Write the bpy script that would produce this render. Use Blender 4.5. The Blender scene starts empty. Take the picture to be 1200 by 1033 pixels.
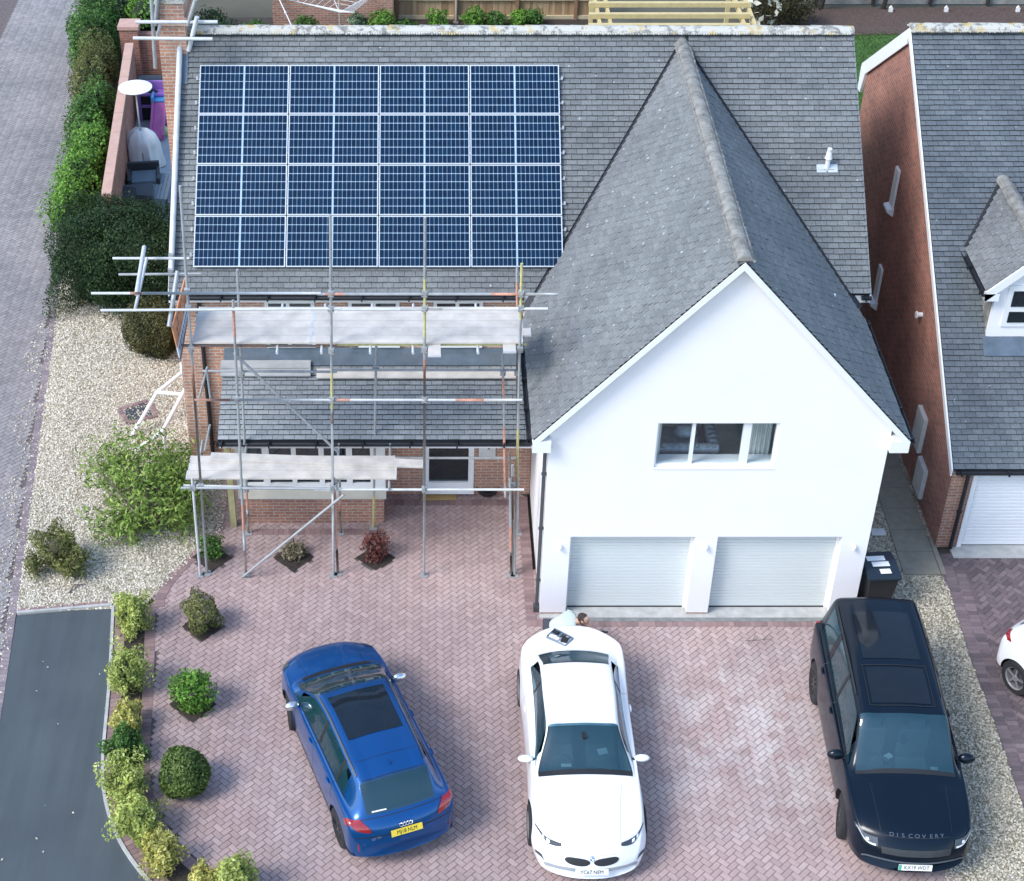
import bpy, bmesh, math, random
import numpy as np
from mathutils import Vector, Matrix
R = math.radians
rng = random.Random(7)
nr = np.random.RandomState(7)
sc = bpy.context.scene
COL = sc.collection

# ---------------------------------------------------------------- camera model of the survey (real metres)
FPX, TH, CH, CX, CY, PPX, PPY = 1983., R(37.29), 21.92, -2.212, -23.369, 494.4, 516.5
_c, _s = math.cos(TH), math.sin(TH)
def ray(u, v):
    a = (u-PPX)/FPX; b = (v-PPY)/FPX
    return Vector((a, _c-b*_s, -_s-b*_c))
CAM = Vector((CX, CY, CH))
def onplane(u, v, n, d):
    r = ray(u, v); n = Vector(n)
    return CAM + r*((d-n.dot(CAM))/n.dot(r))
def GZ(u, v, z=0.): return onplane(u, v, (0, 0, 1), z)
def GY(u, v, y): return onplane(u, v, (0, 1, 0), y)
def GX(u, v, x): return onplane(u, v, (1, 0, 0), x)

# ---------------------------------------------------------------- materials
def newmat(name):
    m = bpy.data.materials.new(name); m.use_nodes = True
    nt = m.node_tree; b = nt.nodes['Principled BSDF']
    return m, nt, b
def N(nt, t, **kw):
    n = nt.nodes.new(t)
    for k, v in kw.items():
        if k in n.inputs: n.inputs[k].default_value = v
        else: setattr(n, k, v)
    return n
def L(nt, a, b): nt.links.new(a, b)
def ramp(nt, fac, stops):
    r = nt.nodes.new('ShaderNodeValToRGB'); e = r.color_ramp.elements
    while len(e) < len(stops): e.new(.5)
    for i, (p, c) in enumerate(stops):
        e[i].position = p; e[i].color = (*c, 1)
    if fac is not None: L(nt, fac, r.inputs[0])
    return r
def geo(nt): return nt.nodes.new('ShaderNodeNewGeometry').outputs['Position']
def noise(nt, scale, detail=3, vec=None, rough=.55):
    n = N(nt, 'ShaderNodeTexNoise'); n.inputs['Scale'].default_value = scale; n.inputs['Detail'].default_value = detail
    n.inputs['Roughness'].default_value = rough
    L(nt, vec if vec is not None else geo(nt), n.inputs['Vector'])
    return n.outputs[0]
def mixc(nt, f, a, b, mode='MIX'):
    m = nt.nodes.new('ShaderNodeMix'); m.data_type = 'RGBA'; m.blend_type = mode
    for s, v in ((0, f), (6, a), (7, b)):
        if isinstance(v, (int, float)): m.inputs[s].default_value = v
        elif isinstance(v, tuple): m.inputs[s].default_value = (*v, 1)
        else: L(nt, v, m.inputs[s])
    return m.outputs[2]
def math_(nt, op, a, b=None):
    m = nt.nodes.new('ShaderNodeMath'); m.operation = op
    for i, v in ((0, a), (1, b)):
        if v is None: continue
        if isinstance(v, (int, float)): m.inputs[i].default_value = v
        else: L(nt, v, m.inputs[i])
    return m.outputs[0]
def bump(nt, b, h, strength=.3, dist=.01):
    n = nt.nodes.new('ShaderNodeBump'); n.inputs['Strength'].default_value = strength; n.inputs['Distance'].default_value = dist
    L(nt, h, n.inputs['Height']); L(nt, n.outputs[0], b.inputs['Normal'])
def plain(name, col, rough=.5, metal=0., var=.12, scale=6., bmp=0., spec=.5, coat=0.):
    m, nt, b = newmat(name)
    b.inputs['Roughness'].default_value = rough; b.inputs['Metallic'].default_value = metal
    b.inputs['Specular IOR Level'].default_value = spec
    b.inputs['Coat Weight'].default_value = coat; b.inputs['Coat Roughness'].default_value = .04
    f = noise(nt, scale, 4)
    r = ramp(nt, f, [(.25, tuple(c*(1-var) for c in col)), (.75, tuple(min(1, c*(1+var)) for c in col))])
    L(nt, r.outputs[0], b.inputs['Base Color'])
    if bmp: bump(nt, b, noise(nt, scale*12, 3), bmp)
    return m
def attr(nt, name='rnd'):
    a = nt.nodes.new('ShaderNodeAttribute'); a.attribute_name = name
    return a.outputs['Fac']
def tilemat(name, dark, light, lichen=.5, dens=3.2):
    m, nt, b = newmat(name)
    r = ramp(nt, attr(nt), [(0, dark), (.5, tuple((a+c)/2 for a, c in zip(dark, light))), (1, light)])
    big = ramp(nt, noise(nt, .55, 4), [(.3, (.80, .80, .82)), (.7, (1.13, 1.13, 1.11))])
    c = mixc(nt, 1., r.outputs[0], big.outputs[0], 'MULTIPLY')
    st = ramp(nt, noise(nt, 26, 4, rough=.7), [(.3, (.7, .7, .7)), (.75, (1.3, 1.3, 1.3))])
    c = mixc(nt, 1., c, st.outputs[0], 'MULTIPLY')
    # lichen spots
    v = N(nt, 'ShaderNodeTexVoronoi'); v.inputs['Scale'].default_value = dens*1.75; L(nt, geo(nt), v.inputs['Vector'])
    sep = nt.nodes.new('ShaderNodeSeparateColor'); L(nt, v.outputs['Color'], sep.inputs[0])
    thr = math_(nt, 'MULTIPLY', math_(nt, 'POWER', sep.outputs[0], 2.4), .15*lichen*1.6)
    n2 = math_(nt, 'MULTIPLY', math_(nt, 'SUBTRACT', noise(nt, 60, 2), .5), .06)
    spot = math_(nt, 'LESS_THAN', math_(nt, 'ADD', v.outputs['Distance'], n2), thr)
    c = mixc(nt, math_(nt, 'MULTIPLY', spot, .75), c, (.46, .47, .44))
    L(nt, c, b.inputs['Base Color']); b.inputs['Roughness'].default_value = .78
    b.inputs['Specular IOR Level'].default_value = .35
    bump(nt, b, noise(nt, 90, 3), .35, .004)
    return m
def brickmat(name, c1, c2, mortar, msize=.012):
    m, nt, b = newmat(name)
    g = nt.nodes.new('ShaderNodeNewGeometry')
    sp = nt.nodes.new('ShaderNodeSeparateXYZ'); L(nt, g.outputs['Position'], sp.inputs[0])
    sn = nt.nodes.new('ShaderNodeSeparateXYZ'); L(nt, g.outputs['True Normal'], sn.inputs[0])
    f = math_(nt, 'GREATER_THAN', math_(nt, 'ABSOLUTE', sn.outputs[0]), .6)
    u = math_(nt, 'ADD', math_(nt, 'MULTIPLY', sp.outputs[1], f), math_(nt, 'MULTIPLY', sp.outputs[0], math_(nt, 'SUBTRACT', 1., f)))
    fz = math_(nt, 'GREATER_THAN', math_(nt, 'ABSOLUTE', sn.outputs[2]), .6)
    w = math_(nt, 'ADD', math_(nt, 'MULTIPLY', sp.outputs[2], math_(nt, 'SUBTRACT', 1., fz)), math_(nt, 'MULTIPLY', sp.outputs[1], fz))
    cb = nt.nodes.new('ShaderNodeCombineXYZ'); L(nt, u, cb.inputs[0]); L(nt, w, cb.inputs[1])
    t = nt.nodes.new('ShaderNodeTexBrick'); L(nt, cb.outputs[0], t.inputs['Vector'])
    t.inputs['Scale'].default_value = 1.; t.inputs['Brick Width'].default_value = .225; t.inputs['Row Height'].default_value = .075
    t.inputs['Mortar Size'].default_value = msize; t.inputs['Mortar Smooth'].default_value = .2; t.inputs['Bias'].default_value = -.1
    t.inputs['Color1'].default_value = (*c1, 1); t.inputs['Color2'].default_value = (*c2, 1); t.inputs['Mortar'].default_value = (*mortar, 1)
    st = ramp(nt, noise(nt, 1.3, 5), [(.3, (.75, .75, .78)), (.7, (1.15, 1.12, 1.1))])
    c = mixc(nt, 1., t.outputs[0], st.outputs[0], 'MULTIPLY')
    s2 = ramp(nt, noise(nt, 30, 3), [(.3, (.8, .8, .8)), (.7, (1.2, 1.2, 1.2))])
    c = mixc(nt, 1., c, s2.outputs[0], 'MULTIPLY')
    L(nt, c, b.inputs['Base Color']); b.inputs['Roughness'].default_value = .9
    bump(nt, b, math_(nt, 'SUBTRACT', 1., t.outputs['Fac']), .5, .006)
    return m
def blockmat(name, stops, stain=None, worn=None):
    m, nt, b = newmat(name)
    r = ramp(nt, attr(nt), stops)
    big = ramp(nt, noise(nt, .45, 5), [(.3, (.82, .82, .85)), (.7, (1.14, 1.1, 1.1))])
    c = mixc(nt, 1., r.outputs[0], big.outputs[0], 'MULTIPLY')
    if stain:
        f = ramp(nt, noise(nt, .6, 6, rough=.65), [(.5, (0, 0, 0)), (.72, (1, 1, 1))])
        c = mixc(nt, math_(nt, 'MULTIPLY', f.outputs[0], .16), c, stain)
        if worn:
            vd = nt.nodes.new('ShaderNodeVectorMath'); vd.operation = 'DISTANCE'; L(nt, geo(nt), vd.inputs[0]); vd.inputs[1].default_value = (*worn, 0)
            w_ = ramp(nt, math_(nt, 'DIVIDE', vd.outputs['Value'], 3.), [(.15, (1, 1, 1)), (.95, (0, 0, 0))])
            f2 = ramp(nt, noise(nt, 1.5, 6, rough=.7), [(.42, (0, 0, 0)), (.62, (1, 1, 1))])
            c = mixc(nt, math_(nt, 'MULTIPLY', math_(nt, 'MULTIPLY', w_.outputs[0], f2.outputs[0]), .58), c, (.62, .59, .57))
            f3 = ramp(nt, noise(nt, .9, 5, rough=.7), [(.60, (0, 0, 0)), (.70, (1, 1, 1))])
            c = mixc(nt, math_(nt, 'MULTIPLY', f3.outputs[0], .22), c, (.14, .11, .11))
    s2 = ramp(nt, noise(nt, 45, 4, rough=.7), [(.3, (.82, .82, .82)), (.7, (1.16, 1.16, 1.16))])
    c = mixc(nt, 1., c, s2.outputs[0], 'MULTIPLY')
    L(nt, c, b.inputs['Base Color']); b.inputs['Roughness'].default_value = .85; b.inputs['Specular IOR Level'].default_value = .3
    bump(nt, b, noise(nt, 120, 2), .3, .003)
    return m
def leafmat(name, dark, mid, light, rough=.55):
    m, nt, b = newmat(name)
    r = ramp(nt, attr(nt), [(0, dark), (.5, mid), (1, light)])
    big = ramp(nt, noise(nt, 3.2, 3), [(.32, (.62, .66, .62)), (.68, (1.3, 1.25, 1.15))])
    c = mixc(nt, 1., r.outputs[0], big.outputs[0], 'MULTIPLY')
    L(nt, c, b.inputs['Base Color']); b.inputs['Roughness'].default_value = rough; b.inputs['Specular IOR Level'].default_value = .3
    tr = nt.nodes.new('ShaderNodeBsdfTranslucent'); L(nt, c, tr.inputs[0])
    mx = nt.nodes.new('ShaderNodeMixShader'); mx.inputs[0].default_value = .25
    L(nt, b.outputs[0], mx.inputs[1]); L(nt, tr.outputs[0], mx.inputs[2])
    L(nt, mx.outputs[0], nt.nodes['Material Output'].inputs[0])
    return m
def glassmat(name, tint=(.25, .36, .38), thru=.6, gl=(.9, .95, 1.), dif=(.012, .03, .035), rf=1.1):
    m, nt, b = newmat(name); nt.nodes.remove(b)
    t = nt.nodes.new('ShaderNodeBsdfTransparent'); t.inputs[0].default_value = (*tint, 1)
    d = nt.nodes.new('ShaderNodeBsdfDiffuse'); d.inputs[0].default_value = (*dif, 1)
    g = nt.nodes.new('ShaderNodeBsdfGlossy'); g.inputs[0].default_value = (*gl, 1); g.inputs[1].default_value = .03
    a = nt.nodes.new('ShaderNodeMixShader'); a.inputs[0].default_value = thru
    L(nt, d.outputs[0], a.inputs[1]); L(nt, t.outputs[0], a.inputs[2])
    fr = nt.nodes.new('ShaderNodeFresnel'); fr.inputs[0].default_value = 1.55
    f = math_(nt, 'MINIMUM', math_(nt, 'ADD', math_(nt, 'MULTIPLY', fr.outputs[0], rf), rf*.03), 1.)
    mx = nt.nodes.new('ShaderNodeMixShader'); L(nt, f, mx.inputs[0]); L(nt, a.outputs[0], mx.inputs[1]); L(nt, g.outputs[0], mx.inputs[2])
    L(nt, mx.outputs[0], nt.nodes['Material Output'].inputs[0])
    return m
def paintmat(name, col, flake=0., rough=.28, coat=1., dirt=.06, spec=.5):
    m, nt, b = newmat(name); b.inputs['Specular IOR Level'].default_value = spec
    r = ramp(nt, noise(nt, 1.7, 5), [(.3, tuple(c*(1-dirt) for c in col)), (.7, tuple(min(1, c*(1+dirt)) for c in col))])
    L(nt, r.outputs[0], b.inputs['Base Color'])
    b.inputs['Metallic'].default_value = flake; b.inputs['Roughness'].default_value = rough
    b.inputs['Coat Weight'].default_value = coat; b.inputs['Coat Roughness'].default_value = .05
    return m

# ---------------------------------------------------------------- mesh builder
class MB:
    def __init__(s): s.v = []; s.f = []; s.m = []; s.r = []
    def add(s, verts, faces, mat=0, rnd=None):
        k = len(s.v); s.v += [tuple(p) for p in verts]
        for f in faces: s.f.append(tuple(i+k for i in f)); s.m.append(mat); s.r.append(rng.random() if rnd is None else rnd)
    def box(s, a, b, mat=0, rnd=None, M=None):
        x0, y0, z0 = a; x1, y1, z1 = b
        if x0 > x1: x0, x1 = x1, x0
        if y0 > y1: y0, y1 = y1, y0
        if z0 > z1: z0, z1 = z1, z0
        vs = [(x0,y0,z0),(x1,y0,z0),(x1,y1,z0),(x0,y1,z0),(x0,y0,z1),(x1,y0,z1),(x1,y1,z1),(x0,y1,z1)]
        if M is not None: vs = [M @ Vector(p) for p in vs]
        s.add(vs, [(0,3,2,1),(4,5,6,7),(0,1,5,4),(1,2,6,5),(2,3,7,6),(3,0,4,7)], mat, rng.random() if rnd is None else rnd)
    def cbox(s, c, size, mat=0, rz=0., rnd=None, M=None):
        T = Matrix.Translation(c) @ Matrix.Rotation(rz, 4, 'Z')
        if M is not None: T = M @ T
        h = [x/2 for x in size]
        s.box((-h[0],-h[1],-h[2]), (h[0],h[1],h[2]), mat, rnd, T)
    def tube(s, p0, p1, r, n=8, mat=0, r1=None, caps=True):
        p0, p1 = Vector(p0), Vector(p1); d = p1-p0
        if d.length < 1e-6: return
        z = d.normalized(); x = z.orthogonal().normalized(); y = z.cross(x); r1 = r if r1 is None else r1
        vs = [p0+(x*math.cos(2*math.pi*i/n)+y*math.sin(2*math.pi*i/n))*r for i in range(n)]
        vs += [p1+(x*math.cos(2*math.pi*i/n)+y*math.sin(2*math.pi*i/n))*r1 for i in range(n)]
        fs = [(i, (i+1) % n, n+(i+1) % n, n+i) for i in range(n)]
        if caps: fs += [tuple(range(n-1, -1, -1)), tuple(range(n, 2*n))]
        s.add(vs, fs, mat)
    def lathe(s, c, prof, n=16, mat=0, axis='Z', sx=1., sy=1., caps=True):
        vs = []; c = Vector(c)
        for (r, h) in prof:
            for i in range(n):
                a = 2*math.pi*i/n
                p = Vector((r*math.cos(a)*sx, r*math.sin(a)*sy, h))
                if axis == 'X': p = Vector((p.z, p.x, p.y))
                if axis == 'Y': p = Vector((p.x, p.z, p.y))
                vs.append(c+p)
        fs = []
        for k in range(len(prof)-1):
            for i in range(n): fs.append((k*n+i, k*n+(i+1) % n, (k+1)*n+(i+1) % n, (k+1)*n+i))
        if caps: fs += [tuple(range(n-1, -1, -1)), tuple(range((len(prof)-1)*n, len(prof)*n))]
        s.add(vs, fs, mat)
    def prism(s, poly, a, b, axis='Y', mat=0):
        """poly in the plane across the axis, extruded from a to b"""
        n = len(poly)
        def P(p, t):
            if axis == 'Y': return (p[0], t, p[1])
            if axis == 'X': return (t, p[0], p[1])
            return (p[0], p[1], t)
        vs = [P(p, a) for p in poly]+[P(p, b) for p in poly]
        fs = [(i, (i+1) % n, n+(i+1) % n, n+i) for i in range(n)]+[tuple(range(n-1, -1, -1)), tuple(range(n, 2*n))]
        s.add(vs, fs, mat)
    def ell(s, c, rad, n=12, k=8, mat=0, M=None):
        vs = []; fs = []
        for j in range(k+1):
            t = math.pi*j/k
            for i in range(n):
                a = 2*math.pi*i/n
                p = Vector((c[0]+rad[0]*math.sin(t)*math.cos(a), c[1]+rad[1]*math.sin(t)*math.sin(a), c[2]+rad[2]*math.cos(t)))
                vs.append(M @ p if M is not None else p)
        for j in range(k):
            for i in range(n): fs.append((j*n+i, (j+1)*n+i, (j+1)*n+(i+1) % n, j*n+(i+1) % n))
        s.add(vs, fs, mat)
    def build(s, name, mats, parent=None, smooth=False, bevel=0., local=False, fixn=True):
        if not isinstance(mats, (list, tuple)): mats = [mats]
        me = bpy.data.meshes.new(name)
        vs = s.v
        if parent is not None and not local:
            o = parent.get('_o', (0, 0, 0)); vs = [(x-o[0], y-o[1], z-o[2]) for x, y, z in vs]
        me.from_pydata(vs, [], s.f)
        for m in mats: me.materials.append(m)
        me.polygons.foreach_set('material_index', s.m)
        a = me.attributes.new('rnd', 'FLOAT', 'FACE'); a.data.foreach_set('value', s.r)
        if smooth: me.polygons.foreach_set('use_smooth', [True]*len(s.f))
        if fixn:
            bm = bmesh.new(); bm.from_mesh(me)
            if smooth: bmesh.ops.remove_doubles(bm, verts=bm.verts, dist=1e-5)
            bmesh.ops.recalc_face_normals(bm, faces=bm.faces)
            if bevel:
                bmesh.ops.bevel(bm, geom=list(bm.edges), offset=bevel, segments=2, affect='EDGES', profile=.6)
            bm.to_mesh(me); bm.free()
        if smooth: me.set_sharp_from_angle(angle=R(38))
        ob = bpy.data.objects.new(name, me); COL.objects.link(ob)
        if parent is not None: ob.parent = parent
        return ob
def thing(name, label, cat, loc=(0, 0, 0), rz=0., group=None):
    o = bpy.data.objects.new(name, None); COL.objects.link(o); o.empty_display_size = .3
    o.location = loc; o.rotation_euler = (0, 0, rz)
    o['label'] = label; o['category'] = cat
    if group: o['group'] = group
    o['_o'] = tuple(loc)
    return o
def tag(o, label, cat, group=None):
    o['label'] = label; o['category'] = cat
    if group: o['group'] = group
    return o
def struct(o, kind='structure'):
    o['kind'] = kind; return o
def textmesh(name, s, size, mat, parent, M, depth=.002, align='CENTER', sx=1.):
    cu = bpy.data.curves.new(name, 'FONT'); cu.body = s; cu.size = size; cu.align_x = align; cu.align_y = 'CENTER'; cu.extrude = depth
    tmp = bpy.data.objects.new('tmp', cu); COL.objects.link(tmp)
    dg = bpy.context.evaluated_depsgraph_get(); me = bpy.data.meshes.new_from_object(tmp.evaluated_get(dg))
    bpy.data.objects.remove(tmp)
    me.transform(M @ Matrix.Diagonal((sx, 1, 1, 1))); me.materials.clear(); me.materials.append(mat); me.name = name
    o = bpy.data.objects.new(name, me); COL.objects.link(o); o.parent = parent
    return o

# ---------------------------------------------------------------- polygons, tiles, blocks
def clip(poly, a, b):
    """keep the left side of line a->b"""
    out = []; n = len(poly)
    def side(p): return (b[0]-a[0])*(p[1]-a[1])-(b[1]-a[1])*(p[0]-a[0])
    for i in range(n):
        p, q = poly[i], poly[(i+1) % n]; sp, sq = side(p), side(q)
        if sp >= 0: out.append(p)
        if (sp > 0 > sq) or (sp < 0 < sq):
            t = sp/(sp-sq); out.append((p[0]+(q[0]-p[0])*t, p[1]+(q[1]-p[1])*t))
    return out
def inside(p, poly):
    x, y = p; r = False; j = len(poly)-1
    for i in range(len(poly)):
        xi, yi = poly[i][:2]; xj, yj = poly[j][:2]
        if (yi > y) != (yj > y) and x < (xj-xi)*(y-yi)/(yj-yi)+xi: r = not r
        j = i
    return r
def tiles(mb, O, U, V, poly, w=.21, e=.115, off=0.):
    """plain tiles in courses on the plane O + u U + v V, convex poly in (u,v) anticlockwise"""
    O, U, V = Vector(O), Vector(U).normalized(), Vector(V).normalized(); Nn = U.cross(V)
    if Nn.z < 0: Nn = -Nn
    u0 = min(p[0] for p in poly); u1 = max(p[0] for p in poly); v1 = max(p[1] for p in poly)
    r = 0; v = 0.
    while v < v1:
        u = u0-(w/2 if r % 2 else 0)+off
        while u < u1:
            j = rng.uniform(-.003, .003)
            q = [(u+.0035, v+j), (u+w-.0035, v+j), (u+w-.0035, v+e), (u+.0035, v+e)]
            for i in range(len(poly)):
                q = clip(q, poly[i], poly[(i+1) % len(poly)])
                if len(q) < 3: break
            if len(q) >= 3:
                lift = .036+rng.uniform(-.004, .005); tw = rng.uniform(-.002, .002)
                vs = []
                for (a, b) in q:
                    t = (b-v)/e; h = lift*(1-t)+.010*t+tw*((a-u)/w-.5)
                    vs.append(O+U*a+V*b+Nn*h)
                n = len(vs); rr = rng.random()
                mb.add(vs, [tuple(range(n))], 0, rr)
                lo = [k for k in range(n) if abs(q[k][1]-(v+j)) < 1e-6]
                if len(lo) == 2:
                    a, b = lo; pa, pb = vs[a], vs[b]
                    mb.add([pa, pb, pb-Nn*.028, pa-Nn*.028], [(0, 1, 2, 3)], 1, 0.)
            u += w
        v += e; r += 1
def slab(mb, O, U, V, poly, th=.08, mat=0, top=0.):
    O, U, V = Vector(O), Vector(U).normalized(), Vector(V).normalized(); Nn = U.cross(V)
    if Nn.z < 0: Nn = -Nn
    n = len(poly)
    vs = [O+U*a+V*b+Nn*top for a, b in poly]+[O+U*a+V*b+Nn*(top-th) for a, b in poly]
    mb.add(vs, [tuple(range(n)), tuple(range(2*n-1, n-1, -1))]+[(i, (i+1) % n, n+(i+1) % n, n+i) for i in range(n)], mat)
def block(mb, q, z, ch=.006, gap=.004, mat=0):
    """one paver from its 4 corners"""
    cx = sum(p[0] for p in q)/4; cy = sum(p[1] for p in q)/4
    dz = rng.uniform(-.0015, .0015)
    def ins(d):
        o = []
        for p in q:
            k = 1-d/max(.02, math.hypot(p[0]-cx, p[1]-cy)); o.append((cx+(p[0]-cx)*k, cy+(p[1]-cy)*k))
        return o
    a = ins(gap*1.4); b = ins(gap*1.4+ch)
    vs = [(p[0], p[1], z-.006) for p in a]+[(p[0], p[1], z+dz) for p in b]
    mb.add(vs, [(4, 5, 6, 7), (0, 1, 5, 4), (1, 2, 6, 5), (2, 3, 7, 6), (3, 0, 4, 7)], mat, rng.random())
def herring(mb, poly, z, ang=45, size=.1, holes=(), ox=0., oy=0.):
    xs = [p[0] for p in poly]; ys = [p[1] for p in poly]
    cx, cy = (min(xs)+max(xs))/2, (min(ys)+max(ys))/2
    Rr = math.hypot(max(xs)-min(xs), max(ys)-min(ys))/2; n = int(Rr/size)+2
    ca, sa = math.cos(R(ang)), math.sin(R(ang))
    def T(a, b): return (cx+ox+(a*ca-b*sa)*size, cy+oy+(a*sa+b*ca)*size)
    for c in range(-n, n):
        for r in range(-n, n):
            t = (c-r) % 4
            if t == 0: q = [(c, r), (c+2, r), (c+2, r+1), (c, r+1)]
            elif t == 3: q = [(c, r), (c+1, r), (c+1, r+2), (c, r+2)]
            else: continue
            m = T(sum(p[0] for p in q)/4, sum(p[1] for p in q)/4)
            if not inside(m, poly) or any(inside(m, h) for h in holes): continue
            block(mb, [T(*p) for p in q], z)
def offset(path, d):
    out = []
    for i, p in enumerate(path):
        a = Vector(path[max(0, i-1)][:2]); b = Vector(path[min(len(path)-1, i+1)][:2])
        t = (b-a).normalized(); nrm = Vector((-t.y, t.x))
        out.append((p[0]+nrm.x*d, p[1]+nrm.y*d))
    return out
def resample(path, step):
    out = [Vector(path[0][:2])]; acc = 0.
    for a, b in zip(path, path[1:]):
        a, b = Vector(a[:2]), Vector(b[:2]); l = (b-a).length; t = step-acc
        while t <= l: out.append(a+(b-a)*(t/l)); t += step
        acc = l-(t-step)
    return [(p.x, p.y) for p in out]
def smoothpath(path, it=2):
    p = [Vector(q[:2]) for q in path]
    for _ in range(it):
        n = [p[0]]
        for a, b in zip(p, p[1:]): n += [a*.75+b*.25, a*.25+b*.75]
        n.append(p[-1]); p = n
    return [(q.x, q.y) for q in p]
def course(mb, path, d0, d1, z, step=.105, gap=.004):
    """a row of pavers laid along a path between offsets d0 and d1"""
    p = resample(path, step); a = offset(p, d0); b = offset(p, d1)
    for i in range(len(p)-1): block(mb, [a[i], a[i+1], b[i+1], b[i]], z, gap=gap)
def strip(mb, path, d0, d1, z0, z1, mat=0):
    a = offset(path, d0); b = offset(path, d1)
    for i in range(len(path)-1):
        vs = [(*a[i], z0), (*a[i+1], z0), (*b[i+1], z0), (*b[i], z0), (*a[i], z1), (*a[i+1], z1), (*b[i+1], z1), (*b[i], z1)]
        mb.add(vs, [(4,5,6,7),(0,1,5,4),(1,2,6,5),(2,3,7,6),(3,0,4,7)], mat)
def sheet(name, poly, z, mat, kind='structure'):
    mb = MB(); mb.add([(p[0], p[1], z) for p in poly], [tuple(range(len(poly)))])
    o = mb.build(name, mat)
    # keep the face up
    if o.data.polygons[0].normal.z < 0: o.data.flip_normals()
    struct(o, kind); return o

# ---------------------------------------------------------------- foliage
def leaves(blobs, n, size, seed=0, shell=.55, lump=.22, up=.35, aspect=.55, clump=0.):
    """leaf quads spread through ellipsoids / boxes (c, r, box?) -> numpy verts, rnd"""
    rs = np.random.RandomState(seed); P = []; D = []
    vol = np.array([b[1][0]*b[1][1]*b[1][2] for b in blobs])**.72; vol /= vol.sum()
    for b, w in zip(blobs, vol):
        k = max(8, int(n*w)); d = rs.normal(size=(k, 3)); d /= np.linalg.norm(d, axis=1)[:, None]
        rad = shell+(1-shell)*rs.rand(k)**.6
        if len(b) > 2:      # clipped hedge: superellipsoid
            e = np.abs(d)**b[2]; sgn = np.sign(d); dd = d/((e.sum(1))**(1/b[2]))[:, None]
        else: dd = d
        f = np.ones(k)
        for q in range(7):
            ax = rs.normal(size=3); ax /= np.linalg.norm(ax); fr = rs.uniform(3, 9)
            f += lump*.42*np.sin((d @ ax)*fr+rs.rand()*6)
        p = dd*(rad*f)[:, None]*np.array(b[1])+np.array(b[0]); P.append(p); D.append(d)
    P = np.concatenate(P); D = np.concatenate(D); m = P[:, 2] > .02; P = P[m]; D = D[m]; k = len(P)
    nrm = D*.9+rs.normal(size=(k, 3))*.75+np.array([0, 0, up]); nrm /= np.linalg.norm(nrm, axis=1)[:, None]
    t = np.cross(nrm, rs.normal(size=(k, 3))); t /= np.linalg.norm(t, axis=1)[:, None]; bt = np.cross(nrm, t)
    s = size*(.55+.9*rs.rand(k))[:, None]
    V = np.stack([P-t*s*.5, P-bt*s*aspect*.5+nrm*s*.08, P+t*s*.5, P+bt*s*aspect*.5+nrm*s*.08], 1).reshape(-1, 3)
    r = np.clip(rs.normal(.5, .24, k), 0, 1)
    return V, r
def leafobj(name, V, r, mat, parent=None, extra=None):
    k = len(V)//4; me = bpy.data.meshes.new(name)
    if parent is not None: V = V-np.array(parent.get('_o', (0, 0, 0)))
    me.vertices.add(len(V)); me.vertices.foreach_set('co', V.astype(np.float32).ravel())
    me.loops.add(4*k); me.polygons.add(k)
    me.loops.foreach_set('vertex_index', np.arange(4*k, dtype=np.int32))
    me.polygons.foreach_set('loop_start', np.arange(0, 4*k, 4, dtype=np.int32))
    me.update(calc_edges=True)
    a = me.attributes.new('rnd', 'FLOAT', 'FACE'); a.data.foreach_set('value', r.astype(np.float32))
    me.materials.append(mat); me.validate()
    o = bpy.data.objects.new(name, me); COL.objects.link(o)
    if parent is not None: o.parent = parent
    return o
def core(mb, c, r, seed, lump=.12, boxy=0):
    rs = np.random.RandomState(seed); n, k = 14, 9; ph = rs.rand(6)*6; vs = []; fs = []
    for j in range(k+1):
        t = math.pi*j/k
        for i in range(n):
            a = 2*math.pi*i/n; d = np.array([math.sin(t)*math.cos(a), math.sin(t)*math.sin(a), math.cos(t)])
            f = 1+lump*(math.sin(3*a+ph[0])*math.sin(t)+math.sin(4*t+ph[1]+a))
            if boxy: d = d/((np.abs(d)**boxy).sum()**(1/boxy))
            p = [c[q]+d[q]*r[q]*f for q in range(3)]; p[2] = max(p[2], .015); vs.append(tuple(p))
    for j in range(k):
        for i in range(n): fs.append((j*n+i, (j+1)*n+i, (j+1)*n+(i+1) % n, j*n+(i+1) % n))
    mb.add(vs, fs)
def shrub(name, label, cat, base, blobs, n, size, mat, twig, seed, group=None, corek=.72, stems=7, **kw):
    """blobs relative to base"""
    t = thing(name, label, cat, base, group=group)
    bl = [((base[0]+b[0][0], base[1]+b[0][1], base[2]+b[0][2]), *b[1:]) for b in blobs]
    V, r = leaves(bl, n, size, seed, **kw)
    leafobj('foliage', V, r, mat, t)
    mb = MB(); rs = random.Random(seed)
    for b in bl:
        if corek: core(mb, b[0], [x*corek for x in b[1]], seed, boxy=b[2] if len(b) > 2 else 0)  # solid core, coloured with the stems; dark ones paint shade inside the foliage
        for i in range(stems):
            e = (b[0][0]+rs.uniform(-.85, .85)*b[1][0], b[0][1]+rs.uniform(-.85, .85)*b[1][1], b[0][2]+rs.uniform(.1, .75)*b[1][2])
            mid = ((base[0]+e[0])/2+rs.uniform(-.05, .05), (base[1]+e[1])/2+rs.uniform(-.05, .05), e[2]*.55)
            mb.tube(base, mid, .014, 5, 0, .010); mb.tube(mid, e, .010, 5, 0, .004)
    mb.build('branches_and_core', twig, t, smooth=True)
    return t
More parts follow.
